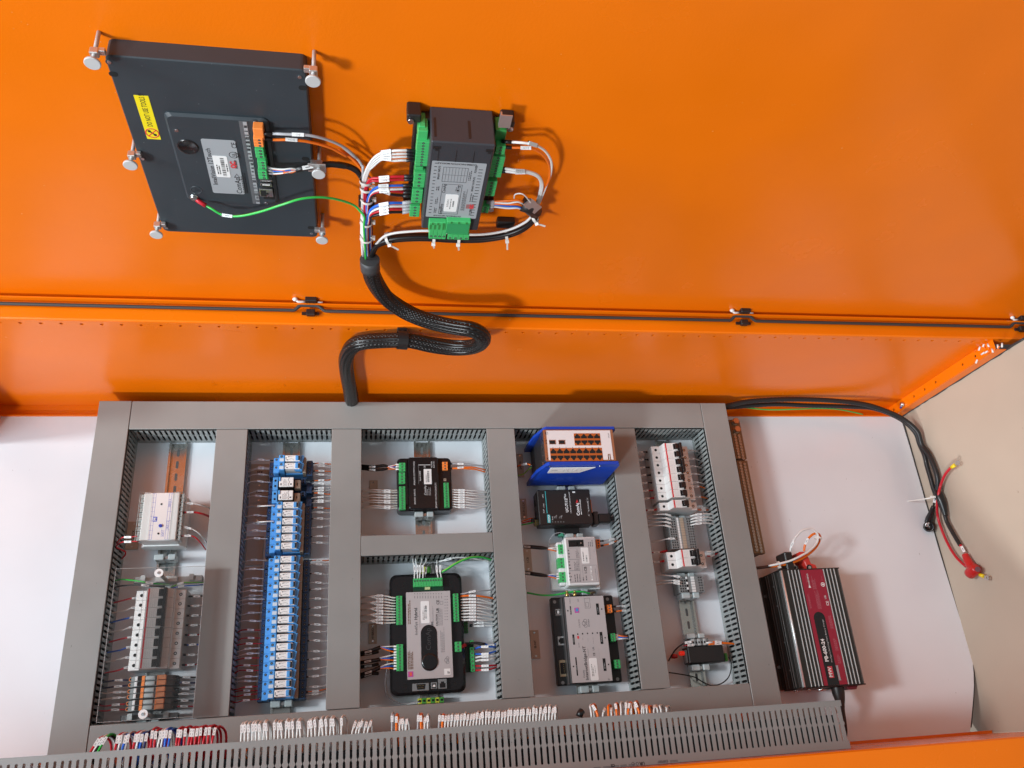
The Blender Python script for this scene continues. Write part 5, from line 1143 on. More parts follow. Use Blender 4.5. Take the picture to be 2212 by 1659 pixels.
for x0, y0, x1, y1 in ((538, 745, 555, 818), (560, 992, 585, 1080), (585, 1190, 612, 1350), (765, 722, 800, 820), (797, 970, 832, 1073), (823, 1200, 860, 1308)): prect(b, 'P', 'F', x0, y0, x1, y1, 50.65, 0, .2)
for x, y in ((522, 785), (608, 988), (650, 985), (693, 982), (737, 981), (778, 978), (847, 1020), (571, 1270), (876, 1252), (817, 770)):
    q = az('F', x, y, 50.7); b.cyl((q.x, q.y, 50.5), 1.5, .2, 'z', 10, smooth=False)
part('dark_label', b, HOLE, t)
b = MB()
for x0, y0, x1, y1 in ((541, 760, 551, 805), (566, 1010, 578, 1060), (592, 1240, 603, 1300), (775, 740, 790, 800), (805, 990, 822, 1055), (833, 1225, 850, 1290)):
    q_ = rect('P', 'F', x0, y0, x1, y1, 50.8); dashes(b, *q_, 50.8, 2, thick=.35)
part('light_print', b, INKL, t)
b = MB(); q_ = rect('P', 'F', 740, 845, 820, 928, 50.6)
for q in ((q_[0], q_[1], q_[2], q_[2]+.3),): pass
for x0, y0, x1, y1, rws in ((692, 1110, 705, 1180, 1), (785, 1080, 800, 1210, 1), (648, 1015, 655, 1040, 1), (692, 1010, 700, 1050, 1), (737, 1005, 748, 1070, 1), (612, 1060, 625, 1105, 1), (868, 1370, 890, 1390, 2)):
    q2 = rect('P', 'F', x0, y0, x1, y1, 50.6); dashes(b, *q2, 50.62, rws, thick=.4)
for dy, r, dx in ((-5.2, 3.8, .5), (3.5, 3.8, .5), (-1, 4.6, -2.0)):
    q = az('F', 672, 890, 50.6); b.lathe((q.x+dx, q.y+dy, 50.5), [(r, 0), (r, .12), (r-.7, .12), (r-.7, 0)], 'z', 16)
for x0, y0, x1, y1 in ((663, 675, 720, 762), (675, 712, 705, 752)):
    X0_, X1_, Y0_, Y1_ = rect('P', 'F', x0, y0, x1, y1, 50.6)
    for q in ((X0_, X1_, Y0_, Y0_+.5), (X0_, X1_, Y1_-.5, Y1_), (X0_, X0_+.5, Y0_, Y1_), (X1_-.5, X1_, Y0_, Y1_)): b.box(*q, 50.5, 50.64)
part('fine_print', b, INKG, t)
b = MB(); q_ = rect('P', 'F', 704, 1198, 793, 1390, 51); b.prism(rr(*q_, 2.5), 50.5, 51); part('sticker', b, LABEL, t)
b = MB(); barcode(b, q_[0]+10, q_[1]-5, q_[2]+14, q_[3]-14, 51.15, n=12); dashes(b, q_[0]+3, q_[0]+8, q_[2]+8, q_[3]-8, 51.12, 2); part('barcode', b, INK, t)
b = MB(); prect(b, 'P', 'F', 578, 758, 622, 802, 50.8, 0); prect(b, 'P', 'F', 588, 765, 615, 790, 50.9, 1); part('hologram_sticker', b, [MATS['holo_pink'], mat('holo_blue', (.08, .3, .6), .25)], t)
b = MB(); prect(b, 'P', 'F', 603, 1005, 620, 1028, 50.8); part('red_mark', b, INKR, t)
pplug(t, 'P', 'F', 860, 732, 912, 800, 44, 18, 3, 'y', ORPL); pplug(t, 'P', 'F', 892, 982, 942, 1050, 44, 18, 3, 'y', GREEN); pplug(t, 'P', 'F', 922, 1212, 985, 1285, 44, 18, 3, 'y', GREEN)
for (x0, y0, x1, y1, nm) in ((412, 770, 462, 825, 'usb_port'), (432, 1008, 512, 1085, 'network_port'), (447, 1215, 512, 1358, 'serial_port')):
    q_ = rect('P', 'F', x0, y0, x1, y1, 30); b = MB(); b.cbox(*q_, 22, 30, .6, 0); xm, ym = (q_[0]+q_[1])/2, (q_[2]+q_[3])/2
    if nm == 'usb_port': b.box(xm-4, xm+4, ym-4, ym+4, 30, 30.1, 1); b.box(xm-2, xm+2, ym-3, ym+3, 30.1, 30.6, 2)
    elif nm == 'network_port': b.box(xm-4.5, xm+6, ym-5.5, ym+5.5, 30, 30.1, 1); b.box(xm-7, xm-4.5, ym-3, ym+3, 30, 30.12, 1)
    else:
        b.cbox(xm-5, xm+5, ym-10.5, ym+10.5, 30, 31.5, .8, 1)
        for i in range(5): b.cyl((xm+1.6, ym-7+3.4*i, 31.5), .5, .4, 'z', 6, mi=3)
        for s_ in (-1, 1): b.cyl((xm, ym+s_*14.5, 30), 1.6, 1, 'z', 8, mi=0)
    part(nm, b, [STEEL if nm != 'serial_port' else mat('dull_brass', (.45, .36, .24), .4, metal=.8), HOLE, WPL, GOLD], t)
b = MB()
for x, y, z in ((406, 708, 24), (866, 684, 24), (478, 1412, 24), (955, 1380, 24)): q = az('F', x, y, z); b.cyl((q.x, q.y, z), 3.3, .7, 'z', 16)
part('flange_screw', b, mat('dull_steel', (.3, .3, .3), .4, metal=.9), t)
b = MB(); b.box(907.5, 909.4, -577, -412, 24, 40); part('side_trim', b, mat('dull_steel', (.3, .3, .3)), t)
for i, x in enumerate((515, 583)):
    q = az('F', x, 650, 34); b = MB(); b.cyl((q.x, -411, 34), 3.6, 10, 'y', 12); b.cyl((q.x, -401, 34), 2.4, 4, 'y', 10); part('antenna_socket', b, GOLD, t)
b = MB(); prect(b, 'P', 'F', 498, 1098, 522, 1150, 26, 0, .4); part('sticker', b, LABEL, t)
for i, (c, y0, y1) in enumerate(((W_GREY, 748, 742), (W_ORANGE, 790, 785))):
    wire([az('F', 910, y0, 38), az('F', 940, y0, 40), az('F', 985, y1, 40), az('F', 1030, y1-(-2, 4)[i], 36), az('F', 1066, y1-(14, 12)[i], 28)], 2.1, c, '%s supply wire right of the long bridge module' % ('grey', 'orange')[i], 'supply wires of the bridge module', marker=27, mlen=20, fer=W_BLACK, ferlen=12, mwid=6)
for i, c in enumerate((W_ORANGE, W_BLUE, W_WHITE)):
    wire([az('F', 935, 998+i*18, 38), az('F', 955, 998+i*17, 39), az('F', 1000, 1008+i*10, 42), az('F', 1050, 1010+i*8, 36)], 2.0, c, '%s core of the small cable right of the long bridge' % NMC[c.name], 'cable cores right of the bridge module', name='cable_core', cat='cable core', fer=W_WHITE, ferlen=10)
wire([az('F', 1045, 1018, 38), az('F', 1075, 1008, 38), az('F', 1100, 1000, 30)], 4.6, W_BLACK, 'black cable sheath entering the duct right of the long bridge')
end_stop(953, -587, 'grey end clamp under the long bridge module', z=32, h=13)

# ================================================================ BAY 5
CB = [(-92.5-17.6*i) for i in range(7)]
def skew(i): return 0
def cbreaker(label, y0, n, bar=False, group='breakers of the right hand bay'):
    t = thing('circuit_breaker', label, 'circuit breaker', (1183, y0-n*8.8, 8), group=group)
    for i in range(n): breaker(t, 1140, 1226, y0-i*17.6, 17.6)
    if bar: b = MB(); b.cbox(1194, 1200, y0-n*17.6+1.5, y0-1.5, 74, 84, .8); part('toggle_bar', b, BLACKG, t)
    return t
cbreaker('topmost white two pole breaker of the right hand bay', -94.0, 2, True); cbreaker('second white two pole breaker of the right hand bay', -129.2, 2, True)
for i, nm in enumerate(('upper', 'middle', 'lower')): cbreaker('%s of the three single white breakers joined in the right hand bay' % nm, -164.4-17.6*i, 1)
cbreaker('single white breaker standing alone under the joined right hand breakers', -222.5, 1); cbreaker('two pole white breaker between the two small terminal groups', -329.5, 2, True)
end_stop(1187, -249, 'grey end clamp above the small grey terminals', z=30, h=8); end_stop(1187, -374, 'grey end clamp below the two pole breaker', z=30, h=10); end_stop(1187, -417, 'grey end clamp below the lower terminal group', z=40, h=13)
for i in range(12):
    y = -254-i*5.6; b = MB(); b.cbox(1158, 1214, y-5.4, y, 8, 44, .4, 0); b.box(1177, 1181, y-5.3, y-.1, 44, 44.3, 2); b.box(1184, 1192, y-5.3, y-.1, 44, 45, 3)
    for q in (1161.5, 1166.5, 1171.5, 1201, 1206, 1211): b.box(q-1.4, q+1.4, y-4.3, y-1.1, 44, 44.15, 1)
    solo('terminal_block', b, [mat('terminal_grey', (.24, .25, .25), .45), HOLE, LABEL, BEIGE], 'slim grey spring terminal below the lone breaker, %s from the top' % ORD[i], 'terminal', (1186, y-2.7, 8), group='slim grey terminals below the lone breaker')
for i in range(6):
    y = -380-i*5.4; b = MB(); b.cbox(1160, 1216, y-5.2, y, 8, 44, .4, 0)
    for q in (1164, 1169, 1174, 1206, 1211): b.box(q-1.5, q+1.5, y-4.1, y-1.1, 44, 44.15, 1)
    b.box(1177, 1180.5, y-4.8, y-.3, 44, 45.2, 1 if i % 2 else 2); b.box(1188, 1196, y-4.9, y-.3, 44, 45, 2)
    solo('terminal_block', b, [mat('terminal_grey', (.24, .25, .25)), HOLE, LABEL], 'slim grey marked terminal of the lower group, %s from the top' % ORD[i], 'terminal', (1188, y-2.6, 8), group='marked grey terminals of the lower group')
for i in range(7):
    y = az('G', 265, 335+i*63, 40).y; c = W_BLACK if i < 5 else W_RED
    wire([(1142, y-6, 26), (1132, y-7, 30), (1122, y-8, 32), (1110, y-9, 28), (1096, y-11, 20)], 2.0, c, '%s wire left of the joined right hand breakers, %s from the top' % (NMC[c.name], ORD[i]), 'wires left of the right hand breakers', marker=22, mlen=16, fer=W_BLACK if c is W_BLACK else W_RED, ferlen=8)
    q = az('G', 572, [360, 428, 490, 552, 622, 655, 740][i], 34); c = W_ORANGE if i > 4 else W_WHITE
    wire([(1224, q.y+1, 30), (1232, q.y+.5, 33), (1242, q.y, 34), (1252, q.y-.5, 32), (1266, q.y-2, 24)], 1.7, c, '%s wire right of the joined right hand breakers, %s from the top' % (NMC[c.name], ORD[i]), 'wires right of the right hand breakers', marker=16, mlen=16)
for nm, yl_, yr_, cl_, cr_ in (('lone breaker', (845,), (830, 845), (W_RED,), (W_WHITE, W_ORANGE)), ('two pole breaker', (1190, 1268), (1185, 1222), (W_RED, W_RED), (W_WHITE, W_RED))):
    for i, y in enumerate(yl_):
        X_ = 300 if nm == 'lone breaker' else 350
        wire([az('G', X_, y-8, 32), az('G', X_-35, y, 34), az('G', X_-80, y+2, 32), az('G', X_-130, y+8, 22)], 2.2, cl_[i], 'red wire left of the %s%s' % (nm, ('', ', lower')[i]), 'red wires left of the lower breakers', marker=20, mlen=14, fer=cl_[i], ferlen=14)
    for i, y in enumerate(yr_):
        X_ = 615 if nm == 'lone breaker' else 690
        wire([az('G', X_, y, 32), az('G', X_+35, y+1, 34), az('G', X_+70, y-(0, -2)[i]-(0 if nm == 'lone breaker' else i*15), 30), az('G', X_+(95, 140)[nm != 'lone breaker'], y-(0 if nm == 'lone breaker' else 35), 24)], 2.0, cr_[i], '%s wire right of the %s' % (NMC[cr_[i].name], nm), 'wires right of the lower breakers', marker=14, mlen=15)
for i in range(4):
    y = (883, 915, 945, 975)[i]
    wire([az('G', 410, y+18, 42), az('G', 370, y+2, 48), az('G', 320, y-2, 48), az('G', 260, y+2, 42), az('G', 215, y+10, 30)], 1.7, W_WHITE, 'white wire left of the slim grey terminals, %s from the top' % ORD[i], 'white wires left of the slim grey terminals', marker=13, mlen=18)
    y = (885, 912, 935, 960)[i]
    wire([az('G', 555, y+12, 42), az('G', 600, y, 50), az('G', 645, y-5, 52), az('G', 710, y-8+i, 48), az('G', 760, y+4, 40), az('G', 795, (890, 925, 938, 962)[i], 30)], 2.1, W_WHITE, 'white wire right of the slim grey terminals, %s from the top' % ORD[i], 'white wires right of the slim grey terminals', marker=19, mlen=22, mwid=5)
wire([az('G', 440, 1092, 42), az('G', 420, 1080, 47), az('G', 370, 1082, 46), az('G', 300, 1098, 36), az('G', 240, 1108, 26)], 1.6, W_WHITE, 'single white wire left of the slim grey terminals, below the four', marker=14, mlen=20)
for i, y in enumerate((1388, 1425, 1445)):
    wire([az('G', 490, y+14, 42), az('G', 455, y+2, 48), az('G', 400, y-4, 46), az('G', 340, y-8+(0, 8, 12)[i], 38), az('G', 272, (1372, 1440, 1462)[i], 26)], 1.8, W_WHITE, 'white wire left of the lower terminal group, %s from the top' % ORD[i], 'white wires left of the lower terminal group', marker=16, mlen=18, mwid=5.5)
# small black box with a red lamp
t = thing('relay_box', 'small black box with a glowing red connector near the bottom of the right bay', 'box', (1190, -545, 8))
r_ = rect('P', 'K', 487, 752, 772, 862, 40); b = MB(); b.cbox(r_[0], r_[1], r_[2], r_[3], 8, 40, 1.5); part('housing', b, BLACK, t)
q = az('K', 445, 803, 28); b = MB(); b.lathe((r_[0]-16, q.y, 30), [(0.01, 0), (3.6, .5), (4.6, 4), (4.6, 10), (3.4, 12)], 'x', 14); part('red_connector', b, REDL, t)
b = MB(); b.cyl((r_[0]-4, q.y, 30), 3, 5, 'x', 12); part('gold_ring', b, GOLD, t)
b = MB(); b.lathe((r_[0]-32, q.y-4, 22), [(0.01, 0), (4, 2), (5, 8), (4, 14)], 'x', 12); part('red_boot', b, REDP, t)
b = MB(); b.cbox(r_[0]-5, r_[0]-.5, r_[2]+2, r_[3]-6, 20, 36, .6); part('end_plate', b, MGREY, t)
for i in range(6):
    x0 = 1171+i*6; b = MB(); b.cbox(x0, x0+5.6, r_[3]+1, r_[3]+14, 12, 42, .5, i % 2); b.box(x0+1.2, x0+4.4, r_[3]+5, r_[3]+9, 42, 42.2, 2)
    solo('terminal_block', b, [LGREY, MGREY, HOLE], 'narrow terminal above the small black box, %s from the left' % ORD[i], 'terminal', (x0+3, r_[3]+7, 8), group='narrow terminals above the small black box')
end_stop(1187, r_[3]+21, 'grey end clamp above the small black box', z=34, h=10); end_stop(1187, r_[2]-8, 'grey end clamp below the small black box', z=34, h=12)
wire([az('K', 520, 722, 44), az('K', 490, 720, 44), az('K', 440, 740, 40), az('K', 390, 785, 34), az('K', 345, 860, 26)], 1.8, W_BLACK, 'thin black wire curving left from the small black box', marker=8, mlen=20, mwid=7)
wire([az('K', 530, 740, 40), az('K', 490, 742, 42), az('K', 460, 745, 38)], 1.8, W_RED, 'short tagged wire stub above the small black box', marker=6, mlen=20, mwid=6)
for i, c in enumerate((W_WHITE, W_ORANGE)):
    wire([az('K', 645, 722+i*14, 42), az('K', 700, 716+i*14, 46), az('K', 760, 722+i*6, 44), az('K', 830, 728+i*4, 40), az('K', 888, 742, 28)], 1.9, c if i else W_ORANGE, '%s orange wire right of the small black box' % ('upper', 'lower')[i], 'orange wires right of the small black box', marker=20, mlen=24, mwid=6, fer=W_WHITE if i == 0 else None, ferlen=14)
wire([az('K', 795, 830, 26), az('K', 815, 880, 24), az('K', 800, 970, 20), az('K', 745, 1025, 16), az('K', 670, 1042, 14), az('K', 600, 1015, 14), az('K', 540, 980, 16), az('K', 460, 962, 18), az('K', 350, 945, 20)], 1.6, W_BLACK, 'thin black antenna lead looping below the small black box')
q = az('K', 785, 830, 30); b = MB(); b.cbox(q.x-5, q.x+1, q.y-8, q.y+8, 18, 30, .8); solo('green_plug', b, MATS['leaf_green_plastic'], 'dark green plug at the right end of the small black box', 'plug', (q.x, q.y, 8))

# ================================================================ RIGHT OF THE DUCTS
t = thing('terminal_bar', 'brass earth bar with rows of screws right of the wire ducts', 'earth bar', (1355, -170, 0))
BX0, BX1 = 1340, 1367
for (ya, yb) in ((-122, -27), (-337, -126)):
    b = MB(); b.cbox(BX0, BX1-9 if 0 else BX1, ya, yb, 30, 45, .8); part('bar_piece', b, BRASS, t)
sm = MB(); sm.cyl((0, 0, 45), 3.3, 1.6, 'z', 10, r2=3.0); sm.box(-2.2, 2.2, -.4, .4, 46.5, 46.7, 1); sme = sm.mesh('bar_screw', [mat('plated_screw', (.55, .53, .48), .35, metal=.8), HOLE])
for i in range(40):
    y = -64-i*6.8
    if abs(y+124) < 5 or y < -333: continue
    for dx in (9, 19):
        o = share('bar_screw', sme, t, (BX0+dx-1, y-(dx-9)*.3, 0)); o.rotation_euler = (0, 0, random.uniform(0, 3))
    
b = MB()
for i in range(40): y = -64-i*6.8; b.cyl((BX0-.1, y, 38), 2.3, .3, 'x', 10, smooth=False)
part('clamp_hole', b, HOLE, t, kind='stuff')
for k, (x, y) in enumerate(((1354, -33), (1354, -53))):
    b = MB(); b.cyl((x, y, 45), 7.5, 1.6, 'z', 20, mi=1); b.cyl((x, y, 46.6), 7.4, 8, 'z', 6, mi=0, smooth=False); part('hexagon_bolt', b, [COPPER, STEEL], t)
for k, y in enumerate((-30, -330)): b = MB(); b.box(BX0+6, BX1-6, y-6, y+6, 0, 30); part('bar_support', b, BLACK, t)

# battery charger
t = thing('battery_charger', 'black finned battery charger with a crimson label and white stripes', 'battery charger', (1435, -495, 0))
X0, X1, Y0, Y1 = 1374, 1508, -611.5, -381.5
b = MB(); b.prism([(X0-6, 3), (X1+6, 3), (X1+4, 12), (X1+1.5, 14), (X1+1, 76), (X1-4, 80), (X0+4, 80), (X0-.5, 76), (X0-1, 60), (X0-6, 46), (X0-7, 16), (X0-12, 12), (X0-12, 3)], Y0, Y1, axis='y'); part('housing', b, CHG, t)
b = MB(); b.cbox(X0-4, X1+2, Y0-2.5, Y0-.1, 4, 80, .8); b.cbox(X0-4, X1+2, Y1+.1, Y1+2.2, 4, 80.5, .8); part('end_plate', b, BLACK, t)
wd = X1-X0
rib = MB(); rib.prism([(-.75, 80), (-.55, 81.6), (.55, 81.6), (.75, 80)], Y0, Y1, axis='y'); rme = rib.mesh('bright_rib', mat('bare_aluminium', (.85, .85, .85), .3, metal=.6))
for x in (S and 0,): pass
for fx in (285, 325, 362, 400, 672, 712, 750, 788):
    q = az('S', fx, 135, 81); o = share('bright_rib', rme, t, (q.x, 0, 0)); o.location = (Vector((q.x, 0, 0))-ORG[t.name])*S
b = MB(); b.tube([(X0+2.5, Y0, 79), (X0+2.5, Y1, 79)], 2.2, 8); part('bright_edge', b, MATS['bare_aluminium'], t)
b = MB()
for z in (24, 34, 54, 62): b.box(X0-7.6, X0-6.6, Y0+1, Y1-1, z, z+1.2)
for z in (66, 72): b.box(X0-1.6, X0-.4, Y0+1, Y1-1, z, z+1)
part('side_groove', b, mat('dull_steel', (.3, .3, .3)), t)
b = MB()
for fx, fy, z in ((135, 305, 50), (178, 515, 50), (256, 910, 50), (320, 1215, 50)): q = ax('S', fx, fy, X0-5); b.cyl((X0-7.2, q.y, 50), 1.8, 1, 'x', 10)
part('side_rivet', b, MGREY, t)
for k, (fx, fy) in enumerate(((65, 412), (210, 1180))): q = az('S', fx, fy, 12); b = MB(); b.cyl((X0-9.5, q.y, 12), 3.4, 3, 'z', 12); part('flange_screw', b, STEEL, t)
lx0, lx1 = az('S', 415, 135, 80).x, az('S', 660, 130, 80).x
b = MB(); b.box(lx0, lx1, Y0+.4, Y1-.4, 80, 80.4); part('crimson_label', b, CRIM, t)
o_ = rect('P', 'S', 567, 600, 840, 1355, 80.6); ox0, ox1 = az('S', 567, 650, 80.6).x, az('S', 688, 645, 80.6).x
out = [(ox0, Y0+.5), (ox1, Y0+.5)]+[((ox0+ox1)/2+(ox1-ox0)/2*math.cos(a), az('S', 625, 645, 80.6).y+(ox1-ox0)/2*math.sin(a)) for a in [math.pi*i/8 for i in range(9)]]
b = MB(); b.prism(out, 80.4, 80.6); part('black_label', b, BLACKG, t)
q = az('S', 690, 985, 80.8); xm = (ox0+ox1)/2
text('PB-600-24', 10.5, (xm-3.6, az('S', 690, 995, 80.8).y, 80.75), t, INKW, bold=.35)
text('Intelligent Switching Mode Battery Charger', 4.6, (xm+6.2, az('S', 700, 890, 80.8).y, 80.75), t, INKL, sx=1.05)
b = MB(); mr_ = rect('P', 'S', 712, 1172, 790, 1295, 80.8); b.box(*mr_, 80.6, 80.75); part('logo_panel', b, mat('logo_red', (.55, .05, .07), .4), t); text('MW', 10.5, ((mr_[0]+mr_[1])/2-1, (mr_[2]+mr_[3])/2, 80.85), t, INKW, bold=.25)
b = MB(); mr_ = rect('P', 'S', 806, 1162, 866, 1322, 80.8); b.prism(rr(mr_[0]+4, mr_[1]-5, mr_[2], mr_[3], 2), 80.4, 80.75); part('sticker', b, LABELG, t)
for s_, x, y, sz in (('WARNING', 507, 232, 5.5), ('CE', 716, 485, 8), ('UR', 692, 418, 6)): q = az('S', x, y, 80.7); text(s_, sz, (q.x, q.y, 80.6), t, INKL if sz < 6.5 else INKW, bold=.12)
q = az('S', 665, 280, 80.6); b = MB(); b.lathe((q.x, q.y, 80.4), [(4.6, 0), (4.6, .2), (3.2, .2), (3.2, 0)], 'z', 18); b.cyl((q.x, q.y, 80.4), 2, .2, 'z', 10); q = az('S', 520, 300, 80.6); b.add([(q.x-3, q.y-3, 80.62), (q.x+3, q.y-3, 80.62), (q.x, q.y+3, 80.62)], [(0, 1, 2)]); part('symbol', b, INKW, t)
b = MB()
for x0, y0, x1, y1, rws in ((475, 175, 487, 260, 1), (525, 180, 600, 330, 6), (640, 180, 660, 240, 1), (565, 330, 655, 545, 7), (480, 330, 545, 540, 4)):
    q_ = rect('P', 'S', x0, y0, x1, y1, 80.6); dashes(b, *q_, 80.52, rws, thick=.28)
for x0, y0, x1, y1 in ((700, 615, 760, 760), (735, 850, 800, 1000), (790, 1020, 830, 1140)):
    q_ = rect('P', 'S', x0, y0, x1, y1, 80.6); dashes(b, lx1-11, lx1-4, q_[2], q_[3], 80.52, 3, thick=.28)
part('fine_print', b, mat('pink_ink', (.50, .20, .24), .5), t)
# terminals on its upper end
b = MB(); k0 = rect('P', 'P', 500, 822, 672, 1080, 62); b.cbox(k0[0]+1, k0[1], Y1+2.4, k0[3], 20, 62, 2); b.cbox(k0[0]+8, k0[1]+12, Y1+2.4, Y1+14, 20, 58, 2); part('black_connector', b, BLACK, t)
q = az('P', 665, 1050, 60); b = MB(); b.cyl((q.x, Y1+9, 58), 5, 2.6, 'z', 14, mi=0); b.cyl((q.x, Y1+9, 60.6), 3.2, .3, 'z', 10, mi=1); part('connector_screw', b, [mat('dull_steel', (.3, .3, .3)), HOLE], t)
k1 = rect('P', 'P', 700, 815, 800, 1000, 60); b = MB(); x0_ = az('P', 700, 830, 60).x; x1_ = az('P', 885, 880, 60).x
KY = az('P', 760, 818, 60).y; b.prism([(x0_, KY-3), (x0_+6, KY), (x1_-10, KY), (x1_-3, Y1+26), (x1_-1, Y1+15), (x1_+9, Y1+12), (x1_+11, Y1+2.4), (x0_+16, Y1+2.4), (x0_+12, Y1+20)], 22, 60, c=1.5); part('red_connector', b, mat('red_connector_plastic', (.62, .035, .025), .4), t)
q = az('P', 870, 1035, 60); b = MB(); b.cyl((q.x, Y1+8, 59.5), 6.4, .8, 'z', 16, mi=0); b.cyl((q.x, Y1+8, 60.3), 3.4, 1.8, 'z', 10, mi=1); part('connector_screw', b, [HOLE, STEEL], t)
b = MB(); r_ = az('S', 950, 1385, 50); b.prism([(r_.x-12, Y0-2.6), (r_.x+12, Y0-2.6), (r_.x+8, Y0-9), (r_.x-8, Y0-9)], 40, 62, c=1); part('rocker_switch', b, mat('dark_red_plastic', (.16, .01, .02), .3), t)
b = MB()
for fx in (350, 505, 640, 720): q = az('S', fx, 1415, 40); b.cyl((q.x, Y0-2.5, 45), 4.2, -3, 'y', 12)
b.tube([(az('S', 600, 1410, 40).x, Y0-5, 44), (az('S', 660, 1410, 40).x, Y0-5.5, 46), (az('S', 735, 1400, 40).x, Y0-4, 48)], 2, 7); part('end_screw', b, STEEL, t)
wire([az('P', 598, 812, 58), az('P', 612, 740, 62), az('P', 660, 630, 70), az('P', 760, 520, 76), az('P', 880, 485, 78), az('P', 965, 530, 78), az('P', 1000, 600, 76), az('P', 975, 700, 74), az('P', 880, 800, 74), az('P', 740, 885, 74), az('P', 600, 950, 70), az('P', 440, 993, 62), az('P', 280, 1025, 50)], 3.1, W_WHITE,
     'thick white wire looping above the battery charger', marker=15, mlen=26, mwid=7, k=7, n=9)
wire([az('P', 798, 812, 60), az('P', 808, 730, 64), az('P', 850, 640, 70), az('P', 930, 565, 74), az('P', 1000, 560, 72), az('P', 1032, 610, 70), az('P', 1010, 690, 68), az('P', 940, 790, 66), az('P', 800, 900, 64), az('P', 640, 975, 60), az('P', 450, 1020, 54), az('P', 280, 1042, 44)], 3.3, W_ORANGE,
     'thick orange wire looping above the battery charger', marker=22, mlen=27, mwid=7, k=7, n=9)
wire([az('P', 300, 1030, 48), az('P', 210, 1045, 44), az('P', 90, 1058, 36)], 4.2, mat('wire_brown', (.10, .06, .05), .4), 'brown sheathed cable running from the loop into the duct')
corner_tie(az('P', 1012, 625, 74), az('P', 990, 700, 74)-az('P', 1010, 560, 74), 5, 'nylon tie round the loop above the charger'); corner_tie(az('P', 425, 998, 58), az('P', 520, 975, 60)-az('P', 340, 1020, 56), 5, 'nylon tie at the tail of the charger loop')
# power cord
q0 = az('S', 825, 1385, 55)
b = MB(); b.lathe((q0.x, Y0-3, 52), [(13, 0), (12.5, -12), (10, -24), (7, -34), (6.5, -38)], 'y', 14); b2 = [Vector((q0.x, Y0-38, 52)), az('S', 880, 1560, 45), az('R', 318, 520, 40), az('R', 335, 640, 34), az('R', 345, 740, 28), az('R', 340, 800, 20)]
t2 = thing('power_cord', 'black mains cord plugged into the lower end of the battery charger', 'power cord', (q0.x, Y0-3, 52)); part('plug', b, BLACK, t2)
b = MB(); P_ = smooth(b2, 10); b.tube(P_, 3.6, 10); part('cord', b, W_BLACK, t2)
b = MB(); b.tube([Vector((q0.x+.8, Y0-36-i*1.6, 51.5-i*.35)) for i in range(24)], 5.2, 10, rib=.22); part('strain_relief', b, BLACK, t2)
# ================================================================ DOOR: touch panel back
mo = (330, 316, 0)
t = thing('touch_panel', 'back of a large slate grey touch panel clamped into the door', 'display', mo, 'D')
MX0, MX1, MU0, MU1 = 219.5, 440.5, 154, 480.5
b = MB(); b.prism(rr(MX0, MX1, MU0, MU1, 7, 4), 0.2, 26.5, c=1.4); part('back_housing', b, SLATE, t)
c0 = dl('M', 640, 640, 31); c1 = dl('M', 1470, 1305, 31)
CX0, CX1, CU0, CU1 = c0.x-2, c1.x, c1.y, c0.y
b = MB(); b.prism(rr(CX0, CX1, CU0, CU1, 7, 4), 26.5, 31.5, c=3.2); part('raised_centre', b, SLATE, t)
# connector bay
r0 = rect('D', 'M2', 800, 345, 1240, 1262, 31.6); st = rect('D', 'M2', 812, 352, 1020, 1252, 31.9)
sx0 = dl('M2', 800, 352, 31.9).x; sx1 = dl('M2', 890, 352, 31.9).x
b = MB(); b.box(sx0, sx1, st[2], st[3], 31.5, 31.9); part('connector_legend', b, LABELD, t)
b = MB(); b.box(sx1-5.2, sx1-.6, st[2]+.5, st[3]-.5, 31.9, 32.0, 0)
random.seed(5)
for i in range(22):
    u = st[2]+4+i*(st[3]-st[2]-8)/22; b.box(sx0+2+random.uniform(0, 4), sx0+8+random.uniform(0, 3), u, u+random.uniform(2, 6), 31.9, 32.0, 1)
part('legend_print', b, [LABELG, INKG], t)
rc = rect('D', 'M2', 950, 400, 1195, 1205, 31.7); b = MB(); b.prism(rr(rc[0], dl('M2', 1090, 420, 31.7).x, rc[2], rc[3], 1), 31.5, 31.8); part('recess', b, HOLE, t)
pplug(t, 'D', 'M2', 958, 540, 1075, 638, 46, 14, 3, 'y', ORPL, holes=.62)
ob = rect('D', 'M2', 955, 405, 1085, 540, 40); b = MB(); b.cbox(ob[0], ob[1], ob[2], ob[3], 32, 44, .8); part('terminal_plug', b, ORPL, t, 'plain top half of the orange power plug')
pplug(t, 'D', 'M2', 975, 655, 1085, 758, 45, 13, 3, 'y', GREEN, holes=.62); pplug(t, 'D', 'M2', 1002, 785, 1110, 880, 45, 13, 3, 'y', GREEN, holes=.62); pplug(t, 'D', 'M2', 1008, 893, 1118, 988, 45, 13, 3, 'y', GREEN, holes=.62)
gb = rect('D', 'M2', 1080, 600, 1120, 985, 38); b = MB(); b.box(gb[0], gb[1]-1, gb[2], gb[3], 31.9, 38); part('plug_header', b, MATS['shaded_green_plastic'], t)
for x0, y0, x1, y1 in ((1035, 992, 1165, 1015), (1040, 1030, 1162, 1068)):
    q = rect('D', 'M2', x0, y0, x1, y1, 36); b = MB(); b.cbox(*q, 31.8, 36, .4, 0); b.box(q[0]+1, q[1]-1, q[2]+1, q[3]-1, 36, 36.1, 1); b.box(q[0]+2, q[1]-2, (q[2]+q[3])/2, q[3]-1.4, 36.1, 36.4, 2); part('usb_port', b, [STEEL, HOLE, WPL], t)
